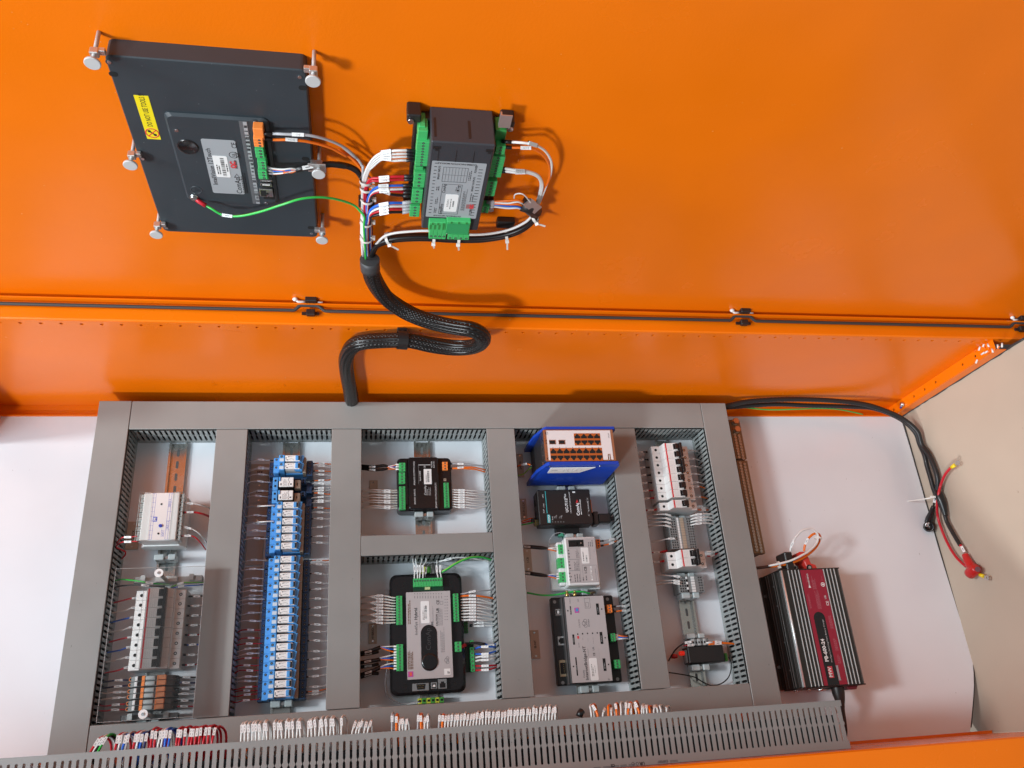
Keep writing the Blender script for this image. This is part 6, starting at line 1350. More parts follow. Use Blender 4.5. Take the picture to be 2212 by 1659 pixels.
q = rect('D', 'M2', 1022, 1092, 1178, 1180, 36); b = MB(); b.cbox(*q, 31.8, 36, .5, 0); b.box(q[0]+1.5, q[0]+9, q[2]+1.5, q[3]-2, 36, 36.12, 1); b.box(q[0]+9, q[0]+12, q[2]+5, q[3]-7, 36, 36.12, 1); part('network_port', b, [STEEL, HOLE], t)
# stickers
lx0, lx1 = dl('M2', 385, 545, 31.8).x, dl('M2', 762, 560, 31.8).x; lu1, lu0 = dl('M2', 560, 552, 31.8).y, dl('M2', 690, 1140, 31.8).y
b = MB(); b.prism(rr(lx0, lx1, lu0, lu1, 3), 31.5, 31.8); part('rating_label', b, LABELG, t)
q = rect('D', 'M2', 520, 728, 705, 965, 32.2); wx0, wx1 = dl('M2', 512, 735, 32.2).x, dl('M2', 668, 730, 32.2).x
b = MB(); b.prism(rr(wx0, wx1, q[2], q[3], 1.5), 31.8, 32.2); part('sticker', b, LABEL, t)
b = MB(); barcode(b, wx0+9, wx1-4.5, q[2]+3, q[3]-3, 32.35, n=18); dashes(b, wx0+2, wx0+7.5, q[2]+6, q[3]-14, 32.32, 2, thick=.5); dashes(b, wx1-3.4, wx1-1, q[2]+12, q[3]-12, 32.32, 1, thick=.6); part('barcode', b, INK, t)
p_ = dl('M2', 498, 850, 31.9); text('InteliVision 12Touch', 8.6, (lx0+6.2, dl('M2', 490, 850, 31.9).y, 31.9), t, INK, bold=.14)
text('ComAp', 10.5, (lx0+36, lu0+18, 31.9), t, INK, bold=.12, name='lettering')
b = MB(); xx_, uu_ = lx0+36, lu0+38; b.tube([(xx_-3.4, uu_-3, 31.9), (xx_+3.4, uu_-3, 31.9), (xx_, uu_+4, 31.9), (xx_-3.4, uu_-3, 31.9)], .5, 5); part('logo', b, INK, t)
text('CE', 9, (lx0+40, lu1-9, 31.9), t, INK, bold=.1); text('UL', 5, (lx0+37, lu1-27, 31.9), t, INK, bold=.1)
b = MB(); b.lathe((lx0+37, lu1-27, 31.8), [(6, 0), (6, .15), (5.2, .15), (5.2, 0)], 'z', 18)
dashes(b, lx0+42, lx0+47, lu0+3, lu0+38, 31.92, 2, thick=.35); dashes(b, lx0+47.5, lx1-2, lu0+3, lu0+55, 31.92, 3, thick=.35); dashes(b, lx0+46, lx1-4, lu1-32, lu1-18, 31.92, 2, thick=.4); part('fine_print', b, INK, t)
b = MB(); b.cbox(lx0+36, lx1-3, lu1-53, lu1-37, 31.8, 31.95, .05, 0); part('overlap_sticker', b, mat('dark_hologram', (.12, .08, .08), .25), t); text('QC', 8.5, (lx1-8, lu1-46, 32.05), t, INKR, bold=.6)
ya = dl('M', 415, 506, 26.9); yb = dl('M', 620, 830, 26.9); yx1 = dl('M', 522, 512, 26.9).x; yx0 = ya.x
b = MB(); b.box(yx0, yx1, yb.y, ya.y, 26.5, 26.8); part('warning_sticker', b, YEL, t)
xm = (yx0+yx1)/2; text('DO NOT USE TOOLS !!!', 8.6, (xm+.5, yb.y+22.5, 26.95), t, INK, align='LEFT', sx=.60, bold=.1)
b = MB(); uc = yb.y+11; rr_ = 8.4; b.lathe((xm, uc, 26.8), [(rr_, 0), (rr_, .14), (rr_-1.4, .14), (rr_-1.4, 0)], 'z', 26); b.obox((xm, uc, 26.92), (1, 1, 0), (0, 0, 1), rr_*1.8, 1.2, .16); part('ban_symbol', b, INKR, t)
b = MB(); b.obox((xm, uc, 26.85), (1, -1, 0), (0, 0, 1), rr_*1.2, 1.9, .12); b.cyl((xm-3, uc+3, 26.8), 2.1, .1, 'z', 10); b.cyl((xm+3, uc-3, 26.8), 2.1, .1, 'z', 10); part('wrench_symbol', b, INK, t)
q = dl('M', 812, 882, 31.7); b = MB(); b.lathe((q.x, q.y, 31.5), [(13.5, 0), (12.6, 1.3), (11, 1.4), (9.8, .5), (0.01, .4)], 'z', 30); part('round_plug', b, BLACKG, t)
q = dl('M', 868, 1195, 31.7); b = MB(); b.lathe((q.x+1, q.y, 31.5), [(7.6, 0), (7.4, .4), (6.6, .4), (6.4, 0)], 'z', 24)
for i in range(3): b.box(q.x-1+i*2, q.x-.4+i*2, q.y-4+i, q.y+4-i, 31.5, 31.9)
part('earth_symbol', b, SLATE, t)
for k, (x, y, z) in enumerate(((728, 762, 31.5), (1297, 704, 31.5), (1380, 1288, 31.5), (240, 267, 26.5), (1622, 375, 26.5), (482, 968, 26.5), (655, 1470, 26.5), (1708, 1510, 26.5))):
    q = dl('M', x, y, z); b = MB(); b.lathe((q.x, q.y, z), [(4.2, 0), (3.4, .25), (2.4, .2)], 'z', 14, mi=1); b.cyl((q.x, q.y, z+.1), 2.3, .6, 'z', 10, mi=0); part('screw', b, [STEEL, SLATE], t)
for x, y, dx in ((270, 355, 1), (1645, 455, -1), (1665, 970, -1), (1705, 1470, -1)):
    q = dl('M', x, y, 26.9); b = MB(); b.prism(rr(q.x-5, q.x+5, q.y-3.6, q.y+3.6, 3.4), 26.5, 26.75); part('edge_slot', b, HOLE, t)
# clamps with thumb screws
kp = ((213, 488.7, 'upper left'), (449.5, 486, 'upper right'), (214.5, 323.4, 'middle left'), (449.5, 325.2, 'middle right'), (216, 176.2, 'lower left'), (448.5, 178.2, 'lower right'))
for X_, U_, nm in kp:
    t = thing('thumb_clamp', '%s thumb screw clamp of the touch panel' % nm, 'clamp', (X_, U_, 0), 'D', group='thumb screw clamps of the touch panel')
    sg = 1 if X_ < 300 else -1
    b = MB(); b.cyl((X_, U_, .3), 2.4, 44, 'z', 10); part('threaded_rod', b, mat('matt_steel', (.5, .5, .5)), t)
    b = MB(); b.lathe((X_, U_, 44), [(0.01, 0), (4, .3), (4, 2.2), (8.2, 3), (8.8, 4), (8.8, 5.6)], 'z', 26); b.lathe((X_, U_, 49.6), [(8.8, 0), (8.1, .7)], 'z', 26, smooth=False); b.lathe((X_, U_, 50.3), [(8.1, 0), (4, 0), (0.01, 0)], 'z', 26, smooth=False); part('screw_head', b, mat('matt_steel', (.50, .50, .50), .34, metal=.55), t)
    b = MB(); b.cbox(X_-4.6, X_+4.6, U_-4.4, U_+4.4, 28, 37, .8); xx0, xx1 = (X_+4, X_+11) if sg > 0 else (X_-11, X_-4); b.cbox(xx0, xx1, U_-3.5, U_+3.5, 27, 33, .6)
    if sg < 0 and nm == 'middle right': b.cbox(X_-14, X_+9, U_-7, U_+9, 38, 40, .5)
    part('bracket', b, mat('satin_aluminium', (.66, .64, .62), .34, metal=.85), t)
# earth wire screwed to the panel
q = dl('M', 855, 1252, 33); t = thing('earth_lug', 'ring lug with a red sleeve screwed to the touch panel', 'cable lug', (q.x, q.y, 31), 'D')
b = MB(); b.lathe((q.x, q.y, 31.6), [(5.6, 0), (5.6, 1.4), (2.5, 1.4)], 'z', 18); b.cyl((q.x, q.y, 33), 4.2, 2.6, 'z', 14); b.box(q.x-2.6, q.x+2.6, q.y-.5, q.y+.5, 35.5, 35.8); part('lug_screw', b, STEEL, t)
a = dl('M', 888, 1275, 35); e = dl('M', 940, 1308, 38); b = MB(); b.tube([Vector((q.x+3, q.y-3, 33)), a, a.lerp(e, .5), e], lambda s_: 3.2+.6*math.sin(s_*9), 10); part('red_sleeve', b, W_RED, t)
gpts = [dw('M', 935, 1303, 37), dw('M', 990, 1335, 42), dw('M', 1065, 1375, 46), dw('M', 1180, 1385, 50), dw('M', 1330, 1355, 54), dw('M', 1500, 1300, 56), dw('M', 1640, 1258, 52), dw('M', 1790, 1248, 44), dw('M', 1920, 1270, 36), dw('M', 2015, 1305, 30),
        dw('N', 215, 885, 32), dw('N', 248, 930, 36), dw('N', 245, 1000, 38), dw('N', 250, 1100, 38), dw('N', 258, 1235, 34)]
wire(gpts, 2.3, W_GY, 'long green and yellow earth wire arching from the touch panel to the harness', marker=33, mlen=24, mwid=6, k=7, clear=True)
# supply wires and bus cable of the panel
wire([dw('M', 1375, 785, 40), dw('M', 1430, 786, 40), dw('M', 1520, 790, 42), dw('M', 1700, 800, 40), dw('M', 1850, 840, 34), dw('M', 1960, 895, 28), dw('M', 2030, 960, 22), dw('N', 90, 420, 18), dw('N', 180, 490, 20), dw('N', 232, 560, 24), dw('N', 238, 640, 28), dw('N', 240, 1230, 26)], 2.6, W_GREY, 'grey supply wire from the touch panel to the harness', 'supply wires of the touch panel', marker=40, mlen=26, mwid=6.5, txt='DC-', fer=W_BLACK, ferlen=14, k=8)
wire([dw('M', 1375, 822, 38), dw('M', 1440, 830, 38), dw('M', 1560, 830, 38), dw('M', 1700, 848, 34), dw('M', 1850, 890, 28), dw('M', 1960, 950, 22), dw('N', 60, 440, 16), dw('N', 150, 500, 18), dw('N', 228, 590, 22), dw('N', 250, 700, 24), dw('N', 262, 1230, 24)], 2.6, W_ORANGE, 'orange supply wire from the touch panel to the harness', 'supply wires of the touch panel', marker=32, mlen=25, mwid=6, txt='DC1+', fer=W_BLACK, ferlen=14, k=8)
wire([dw('M', 1600, 1048, 40), dw('M', 1650, 1035, 40), dw('M', 1750, 1018, 34), dw('M', 1850, 1008, 30), dw('M', 1950, 1020, 24), dw('N', 60, 548, 18), dw('N', 150, 570, 18), dw('N', 215, 620, 20), dw('N', 262, 740, 22), dw('N', 280, 1000, 22), dw('N', 285, 1240, 22)], 5.6, W_BLACK, 'black sheathed cable from the touch panel to the harness', name='sheathed_cable', cat='cable', k=8, n=12, marker=16, mlen=24, mwid=9)
for i, (c, y0, y1) in enumerate(((W_WHITE, 1035, 1040), (W_ORANGE, 1040, 1068), (W_BLUE, 1055, 1050), (W_WHITE, 1072, 1060), (W_ORANGE, 1075, 1050))):
    wire([dw('M', 1395, [1030, 1030, 1052, 1072, 1072][i], 40), dw('M', 1430, y0+4, 41), dw('M', 1500, (y0+y1)/2+(8, -2, 4, 6, 10)[i], 44), dw('M', 1560, y1, 43), dw('M', 1608, 1046, 41)], 1.6, c, '%s core from the green plug of the touch panel%s' % (NMC[c.name], ('', '', '', ', lower', ', lower')[i]), 'cable cores at the touch panel', name='cable_core', cat='cable core', fer=W_GREY if i in (1, 2, 3) else None, ferlen=12)

# ================================================================ DOOR: controller module
t = thing('genset_controller', 'tall dark grey controller module on the door with green plugs all round', 'controller', (632, 330, 0), 'D')
b = MB(); b.cbox(592, 674.5, 232, 412, 0.3, 60, 1.6); part('back_housing', b, MODGREY, t)
b = MB(); b.cbox(572, 692, 244, 404, 0.3, 16, 2); part('base_frame', b, BLACK, t)
for x0, x1, u0, u1, nm in ((562, 580, 404, 418, 0), (684, 702, 402, 416, 0), (684, 700, 236, 247, 1), (566, 580, 236, 247, 1)):
    b = MB(); b.cbox(x0, x1, u0, u1, 0.3, 24, 1.5); m_ = part('corner_clamp', b, BLACK, t); b = MB(); b.cyl(((x0+x1)/2+(-4 if x0 < 600 else 4), (u0+u1)/2-3, 24), 4, 2.5, 'z', 12); part('clamp_screw', b, STEEL, m_)
b = MB()
for X_ in (600, 668): b.box(X_-5, X_+5, 399, 404, 60, 60.3); b.box(X_-2, X_+2, 396, 400, 60.3, 60.6)
for X_ in (603, 626, 649, 672): b.box(X_-.4, X_+.4, 376, 398, 60, 60.3)
b.box(596, 598.5, 412, 412.4, 20, 52); b.box(640, 643, 412, 412.4, 22, 52); part('moulding', b, BLACK, t)
lx0, lx1 = dl('N2', 405, 505, 60.4).x, dl('N2', 1120, 548, 60.4).x; lu1, lu0 = dl('N2', 405, 508, 60.4).y, dl('N2', 300, 1235, 60.4).y
b = MB(); b.prism(rr(lx0, lx1, lu0, lu1, 1.5), 60, 60.35); part('rating_label', b, LABELG, t)
Lw_, Lh_ = lx1-lx0, lu1-lu0
P2 = lambda u, v: (lx0+Lw_*u, lu1-Lh_*v)        # u across, v down the label
b = MB()
def lrect(u0, v0, u1, v1, z=60.5, w_=.45, fill=False):
    x0, y1 = P2(u0, v0); x1, y0 = P2(u1, v1)
    if fill: b.box(x0, x1, y0, y1, 60.3, z); return
    for q in ((x0, x1, y0, y0+w_), (x0, x1, y1-w_, y1), (x0, x0+w_, y0, y1), (x1-w_, x1, y0, y1)): b.box(*q, 60.3, z)
lrect(.22, .09, .68, .34); lrect(.24, .38, .62, .93)
for i in range(1, 8): x, _ = P2(.22+.0575*i, 0); b.box(x-.15, x+.15, P2(0, .34)[1], P2(0, .09)[1], 60.3, 60.46)
b.box(P2(.22, 0)[0], P2(.68, 0)[0], P2(0, .22)[1]-.15, P2(0, .22)[1]+.15, 60.3, 60.46)
for i in range(16): x, y = P2(.05, .03+.059*i); b.box(x, x+3.5, y-1.1, y, 60.3, 60.46)
for i in range(17): x, y = P2(.95, .10+.052*i); b.box(x-5.5, x, y-1.0, y, 60.3, 60.46)
for u0, v0, u1, v1, rws in ((.66, .42, .74, .85, 4), (.70, .12, .76, .30, 2), (.14, .62, .20, .75, 2), (.14, .82, .20, .92, 2), (.84, .78, .90, .94, 2), (.80, .5, .88, .68, 2), (.13, .40, .2, .5, 2), (.50, .39, .56, .5, 2)):
    x0, y1 = P2(u0, v0); x1, y0 = P2(u1, v1); dashes(b, x0, x1, y0, y1, 60.48, rws, thick=.4)
part('fine_print', b, INK, t)
for s_, u, v, sz in (('BINARY INPUTS', .15, .19, 3.8), ('POWER', .82, .10, 4.2), ('BINARY OUTPUTS', .82, .36, 3.6), ('ComAp', .29, .46, 6), ('InteliPro', .285, .84, 6.6), ('CAN', .86, .84, 3.6)):
    x, y = P2(u, v); text(s_, sz, (x, y, 60.5), t, INK, bold=.08)
x, y = P2(.46, .03); text('COMMUNICATION MODULE', 4.0, (x, y, 60.5), t, INK, rot=180, bold=.08); x, y = P2(.42, .97); text('EXTENSION MODULE', 4.0, (x, y, 60.5), t, INK, rot=180, bold=.08)
x, y = P2(.57, .42); text('CE', 4.6, (x, y, 60.5), t, INK, bold=.08); x, y = P2(.56, .49); text('UR', 4.6, (x, y, 60.5), t, INK, bold=.12)
q = rect('D', 'N2', 570, 912, 735, 1170, 61); x0, y1 = P2(.335, .56); x1, y0 = P2(.585, .88); b = MB(); b.prism(rr(x0, x1, y0, y1, 2), 60.4, 60.8); part('sticker', b, LABEL, t)
text('INTELIPRO', 3.6, (x0+4.5, (y0+y1)/2, 60.85), t, INK); b = MB(); barcode(b, x0+11, x1-5, y0+11, y1-13, 60.95, n=13); dashes(b, x0+7, x0+9.5, y0+6, y1-5, 60.9, 1, thick=.4); part('barcode', b, INK, t)
x0, y1 = P2(.76, .73); x1, y0 = P2(.92, .81); b = MB(); b.box(x0, x1, y0, y1, 60.4, 60.55); part('overlap_sticker', b, mat('red_grey_sticker', (.30, .14, .14), .3), t); text('QC', 6.4, ((x0+x1)/2+2, (y0+y1)/2, 60.65), t, INKR, bold=.5)
# plugs round the module (heights above the door skin)
HZ = 40
pplug(t, 'D', 'N2', 205, 255, 345, 585, HZ, 14, 9, 'y', GREEN, holes=.5); pplug(t, 'D', 'N2', 170, 665, 300, 862, HZ, 14, 4, 'y', GREEN); pplug(t, 'D', 'N2', 145, 885, 268, 1067, HZ, 14, 4, 'y', GREEN); pplug(t, 'D', 'N2', 118, 1100, 233, 1245, HZ, 12, 4, 'y', GREEN)
for (x0, y0, x1, y1, z) in ((235, 55, 315, 95, 30), (220, 115, 340, 250, 36), (180, 590, 285, 660, 34), (160, 1070, 225, 1100, 32)):
    q = rect('D', 'N2', x0, y0, x1, y1, z); b = MB(); b.cbox(*q, 6, z, .8); part('plug_header', b, GREEN, t)
pplug(t, 'D', 'N2', 1245, 315, 1345, 432, HZ, 14, 3, 'y', GREEN); pplug(t, 'D', 'N2', 1185, 450, 1300, 730, HZ, 14, 8, 'y', GREEN); pplug(t, 'D', 'N2', 1115, 775, 1215, 975, HZ, 14, 5, 'y', GREEN); pplug(t, 'D', 'N2', 1050, 1105, 1135, 1195, HZ, 12, 3, 'y', GREEN)
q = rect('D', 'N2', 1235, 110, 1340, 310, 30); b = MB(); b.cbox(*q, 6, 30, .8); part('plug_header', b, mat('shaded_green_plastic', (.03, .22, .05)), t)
for k, (x0, y0, x1, y1, n_) in enumerate(((372, 1405, 578, 1535, 4), (610, 1470, 880, 1545, 4))):
    pplug(t, 'D', 'N2', x0, y0, x1, y1, 68, 20, n_, 'x', GREEN, holes=.3)
for k, (x0, y0, x1, y1) in enumerate(((368, 1290, 575, 1420), (600, 1275, 878, 1475))):
    q = rect('D', 'N2', x0, y0, x1, y1, 68); b = MB(); b.cbox(q[0], q[1], q[2], q[3]-4, 56, 68, .8, 0)
    if k == 0:
        for i in range(4): xa = q[0]+(q[1]-q[0])*(i+.25)/4; b.box(xa, xa+(q[1]-q[0])/8, q[2]+2, q[3]-9, 67.9, 68.1, 1)
    else: b.box(q[0]+1, q[1]-1, q[2]+2, q[3]-9, 68, 68.4, 2)
    for i in range(3): xa = q[0]+(q[1]-q[0])*(i+.5)/3.2; b.box(xa, xa+2.4, q[3]-8, q[3]-4.5, 67.9, 69.2, 1)
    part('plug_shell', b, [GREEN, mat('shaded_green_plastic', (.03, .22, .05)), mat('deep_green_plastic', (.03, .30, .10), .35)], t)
b = MB(); q0_ = dl('N', 1240, 190, 30); q1_ = dl('N', 1305, 285, 30); b.box(q0_.x, q1_.x, q1_.y, q0_.y, 29, 30.2); b.box(q0_.x, q0_.x+2, q1_.y, q0_.y, 24, 29); part('steel_clip', b, MATS['satin_aluminium'], t)
# left hand wires of the module; bundle runs down along x ~ N(245..300)
def bund(i, n, h=24):
    x = 226+i*(300-226)/max(1, n-1); return [dw('N', x, 1000, h+8*math.sin(math.pi*i/max(1, n-1))), dw('N', x+2, 1110, h+8*math.sin(math.pi*i/max(1, n-1))), dw('N', 238+(x-226)*.95, 1240, h-2)]
LW = []
for i in range(4):
    y0 = [450, 472, 495, 515][i]; y1 = [447, 470, 492, 518][i]
    LW.append(([(606, y0, 34), (570, y1, 36), (520, y1, 38), (455, y1+3, 38), (380, 462+i*16, 36), (310, 510+i*18, 34), (258+i*7, 600, 32), (234+i*6, 700, 30), (232+i*6, 850, 28)], W_WHITE, 2.3, 'white wire at the top left plug of the door controller, %s from the top' % ORD[i]))
for i, y in enumerate((638, 660)): LW.append(([(590, y-4, 34), (540, y-2, 36), (450, y, 38), (360, y+8, 38), (290, 660+i*12, 36), (252+i*10, 740, 34), (250+i*8, 850, 30)], W_RED, 2.5, ('upper', 'lower')[i]+' red wire left of the door controller'))
for i, (c, y) in enumerate(((W_BLUE, 700), (W_WHITE, 725), (W_RED, 750), (W_BLACK, 775))): LW.append(([(580, y-2, 34), (540, y, 36), (450, y+3 if i < 2 else y-8, 40), (370, y+5 if i < 2 else 745, 40), (305, 740+i*12, 38), (272+i*5, 810, 34), (262+i*6, 900, 30)], c, 2.5, '%s wire of the middle row left of the door controller' % NMC[c.name]))
for i, (c, y) in enumerate(((W_BLUE, 825), (W_WHITE, 848), (W_RED, 870), (W_BLACK, 892))): LW.append(([(575, y-4, 34), (530, y+2, 36), (440, y+4, 40), (350, y+20, 40), (295, 880+i*16, 38), (272+i*7, 950, 34), (268+i*7, 990, 32)], c, 2.7, '%s wire of the lowest row left of the door controller' % NMC[c.name]))
for i, (p, c, r, lb) in enumerate(LW):
    wire([dw('N', *q) for q in p]+bund(i, len(LW)), r, c, lb, 'harness wires left of the door controller', marker=38, mlen=22, mwid=5.6, txt=['L31004', 'L31003', 'L31002', 'L31001', 'K3002', 'K3101', 'K3201', 'K3202', 'K3211', 'K3217', 'G3203', 'G3202', 'G3212', 'G3217'][i], fer=W_BLACK if i < 10 else W_GREY, ferlen=18, k=6, clear=i in (0, 6))
for i, (x, y) in enumerate(((258, 665), (262, 715), (268, 800), (262, 965), (262, 1080))):
    c = dw('N', x, y, 30); corner_tie(c, DW, 8.2+i*.3, 'nylon tie round the wire bundle left of the door controller, %s from the top' % ORD[i], tail=Vector((-14, 0, 4)))
# right hand wires of the module
RX_ = [(1500, 1560, 1590)]
wire([dw('N', 1275, 383, 34), dw('N', 1310, 386, 36), dw('N', 1400, 392, 40), dw('N', 1480, 405, 38), dw('N', 1560, 450, 32), dw('N', 1605, 530, 28), dw('N', 1600, 620, 26), dw('N', 1570, 700, 24), dw('N', 1530, 800, 24), dw('N', 1500, 870, 22)], 2.4, W_WHITE, 'upper white supply wire right of the door controller', 'supply wires right of the door controller', marker=38, mlen=26, mwid=9, fer=W_BLACK, ferlen=14, clear=True)
wire([dw('N', 1275, 422, 34), dw('N', 1320, 426, 36), dw('N', 1400, 428, 38), dw('N', 1470, 435, 36), dw('N', 1545, 480, 32), dw('N', 1590, 560, 28), dw('N', 1590, 650, 26), dw('N', 1555, 720, 24), dw('N', 1515, 810, 24), dw('N', 1490, 870, 22)], 2.4, W_ORANGE, 'orange supply wire right of the door controller', 'supply wires right of the door controller', marker=27, mlen=24, mwid=7, txt='DC3+', fer=W_BLACK, ferlen=14)
for i in range(2):
    wire([dw('N', 1235, 585+i*15, 32), dw('N', 1280, 580+i*18, 36), dw('N', 1360, 592+i*16, 40), dw('N', 1440, 600+i*10, 36), dw('N', 1510, 630+i*10, 32), dw('N', 1540-i*10, 690, 28), dw('N', 1530-i*10, 760, 26), dw('N', 1500-i*6, 850, 24)], 2.8, W_WHITE, ('upper', 'lower')[i]+' white output wire right of the door controller', 'output wires right of the door controller', marker=30, mlen=24, mwid=6, txt=('O-31002', 'O-31001')[i], fer=W_BLACK, ferlen=16, clear=i == 0)
for i, (c, y0, y1) in enumerate(((W_ORANGE, 818, 815), (W_ORANGE, 835, 845), (W_BLUE, 845, 862), (W_WHITE, 858, 872), (W_WHITE, 826, 828))):
    wire([dw('N', 1160, y0, 34), dw('N', 1200, y0-2, 36), dw('N', 1290, (y0+y1)/2-5+i*2, 40), dw('N', 1360, y1-8, 40), dw('N', 1400, y1+6, 38)], 1.9, c, '%s core entering the clamp right of the door controller%s' % (NMC[c.name], ('', ', lower', '', ', lower', '')[i]), 'cable cores right of the door controller', name='cable_core', cat='cable core', fer=W_GREY, ferlen=12)
wire([dw('N', 1500, 890, 34), dw('N', 1455, 825, 44), dw('N', 1400, 765, 50), dw('N', 1345, 765, 46), dw('N', 1335, 795, 40)], 1.3, W_WHITE, 'thin bare white wire curling above the cable clamp')
t = thing('cable_clamp', 'bright metal clamp gripping the black cable right of the door controller', 'clamp', dl('N', 1455, 875, 30), 'D')
c = dl('N', 1440, 860, 38); b = MB(); b.obox(dl('N', 1470, 850, 44), (1, -.9, 0), (.2, .2, 1), 26, 15, 2.4); b.obox(dl('N', 1440, 895, 42), (1, -.7, 0), (-.1, -.3, 1), 22, 9, 2); part('clamp_strap', b, MATS['satin_aluminium'], t)
b = MB(); b.tube([dl('N', 1395, 835, 36), dl('N', 1440, 850, 38), dl('N', 1490, 890, 32)], 11, 12); part('black_tape', b, BLACK, t)
# black cables under the module
for i, (o, r, h) in enumerate(((0, 5.4, 20), (30, 5.4, 24), (15, 4.6, 30))):
    pts = [(1500, 890, 24), (1480, 935+o*.5, h), (1400, 1000+o*.7, h), (1280, 1045+o*.8, h), (1100, 1068+o, h), (900, 1070+o, h), (700, 1062+o*.9, h), (540, 1068+o*.8, h), (430, 1085+o*.7, h), (350, 1120+o*.5, h), (300+o*.5, 1180, h), (285+o*.6, 1245, 22)]
    wire([dw('N', *q) for q in pts], r, W_BLACK, ('upper', 'lower', 'front')[i]+' of the three black cables running under the door controller', 'black cables under the door controller', name='sheathed_cable', cat='cable', n=12, k=8)
wire([dw('N', *q) for q in ((1480, 900, 30), (1420, 965, 34), (1300, 1022, 34), (1150, 1052, 34), (1000, 1058, 34), (850, 1045, 34), (720, 1030, 34), (580, 1035, 34), (450, 1050, 34), (380, 1080, 32), (320, 1150, 28), (275, 1245, 22))], 2.7, W_WHITE, 'white wire following the black cables under the door controller', k=8)
for i, (x, y, tl) in enumerate(((1485, 930, (14, 0, -6)), (1280, 1060, (4, 0, -22)), (420, 1085, (14, 0, -12)), (930, 1085, (3, 0, -14)), (750, 1080, (2, 0, -10)))):
    ax_ = (Vector((1, 0, .8)), Vector((1, 0, .25)), Vector((1, 0, .5)), Vector((1, 0, 0)), Vector((1, 0, 0)))[i]; c = dw('N', x, y, 26)
    corner_tie(c, ax_, 9.0, ('nylon tie round the black cables beside the metal clamp', 'nylon tie holding the black cables to the small black base', 'nylon tie where the black cables turn down to the sleeve', 'nylon tie under the wide green plug', 'nylon tie under the narrow green plug')[i], tail=tl)
b = MB(); q = dl('N', 1275, 1000, 14); b.cbox(q.x-14, q.x+14, q.y-8, q.y+8, .4, 12, 1.5); solo('adhesive_mount', b, BLACK, 'small black adhesive tie base beside the door controller', 'tie base', (q.x, q.y, 0), 'D')
b = MB(); q = dl('N', 215, 845, 14); b.cbox(q.x-2, q.x+22, q.y-9, q.y+9, .4, 12, 1.5); solo('adhesive_mount', b, BLACK, 'small black adhesive tie base behind the wire bundle', 'tie base', (q.x, q.y, 0), 'D')

# ================================================================ SLEEVED LOOM down into the cabinet
sp_ = [('Q', 515, 60, 38), ('Q', 522, 130, 34), ('Q', 560, 230, 30), ('Q', 640, 345, 24), ('Q', 750, 430, 16), ('Q', 880, 495, 6), ('Q', 1040, 545, -4), ('Q', 1200, 578, -14), ('Q', 1330, 600, -22), ('Q', 1405, 650, -26), ('Q', 1395, 705, -24), ('Q', 1310, 738, -18), ('Q', 1180, 742, -12), ('Q', 1020, 722, -6), ('Q', 880, 695, -2), ('Q', 770, 682, 0), ('Q', 650, 685, 2), ('Q', 500, 695, 2), ('Q', 410, 715, 2), ('Q', 350, 765, 2), ('Q', 325, 850, 2), ('Q', 335, 950, 2), ('Q', 355, 1060, 2), ('Q', 370, 1150, 2), ('Q', 376, 1220, 2)]
P_ = smooth([ay(*q) for q in sp_], 10)
t = thing('cable_loom', 'thick black braided cable loom hanging in an S from door to wire duct', 'cable loom', P_[0]); b = MB(); b.tube(P_, lambda s_: 13.8-.8*math.sin(s_*3.1)+.4*math.sin(s_*37), 28, uv=True); part('braided_sleeve', b, BRAID, t)
random.seed(11)
b = MB()      # the cables inside press lengthwise ridges into the sleeve
for k in range(9):
    a0 = k*2*math.pi/9; pts = []; u = None
    for i in range(0, len(P_), 3):
        T = (P_[min(i+1, len(P_)-1)]-P_[max(i-1, 0)]).normalized(); u = T.orthogonal().normalized() if u is None else (u-T*u.dot(T)).normalized(); v = T.cross(u); a = a0+.012*i+.25*math.sin(i*.05+k)
        pts.append(P_[i]+(u*math.cos(a)+v*math.sin(a))*(11.3+.6*math.sin(i*.11+k)))
    b.tube(pts, 3.0, 8, uv=False)
part('sleeve_ridge', b, BRAID, t)
c = P_[3]; b = MB(); b.tube([P_[0]+(P_[0]-P_[4]).normalized()*5, P_[3], P_[6], P_[9]], 15.6, 28); part('end_collar', b, mat('grey_heatshrink', (.05, .05, .053), .5), t)
q = ay('Q', 772, 610, 14); t = thing('p_clip', 'black clip with a bright screw holding the braided loom to the perforated strip', 'clip', q)
b = MB(); T = (ay('Q', 850, 692, 0)-ay('Q', 700, 682, 0)).normalized(); cc = ay('Q', 772, 682, 0); N = 20; V = []
u = Vector((0, 1, 0)); u = (u-T*u.dot(T)).normalized(); v = T.cross(u)
for tt in (-9, 9):
    for rr2 in (15.6, 17.2):
        for k in range(N): a = 2*math.pi*k/N; V.append(cc+T*tt+(u*math.cos(a)+v*math.sin(a))*rr2)
F = []
for k in range(N): j = (k+1) % N; F += [[N+k, N+j, 3*N+j, 3*N+k], [k, N+k, N+j, j][::-1], [2*N+k, 2*N+j, 3*N+j, 3*N+k][::1]]
b.add(V, F, 0, False); part('clip_band', b, BLACK, t)
b = MB(); z0 = ay('Q', 772, 640, 20).z; z1 = ay('Q', 772, 588, 20).z; b.cbox(q.x-9, q.x+9, 17, 22, z0-6, z1, 1); part('clip_tab', b, BLACK, t)
b = MB(); b.lathe((q.x, 17, (z0+z1)/2+4), [(6, 0), (5.4, -2.4), (3, -4), (0.01, -4.2)], 'y', 16); part('clip_screw', b, STEEL, t)

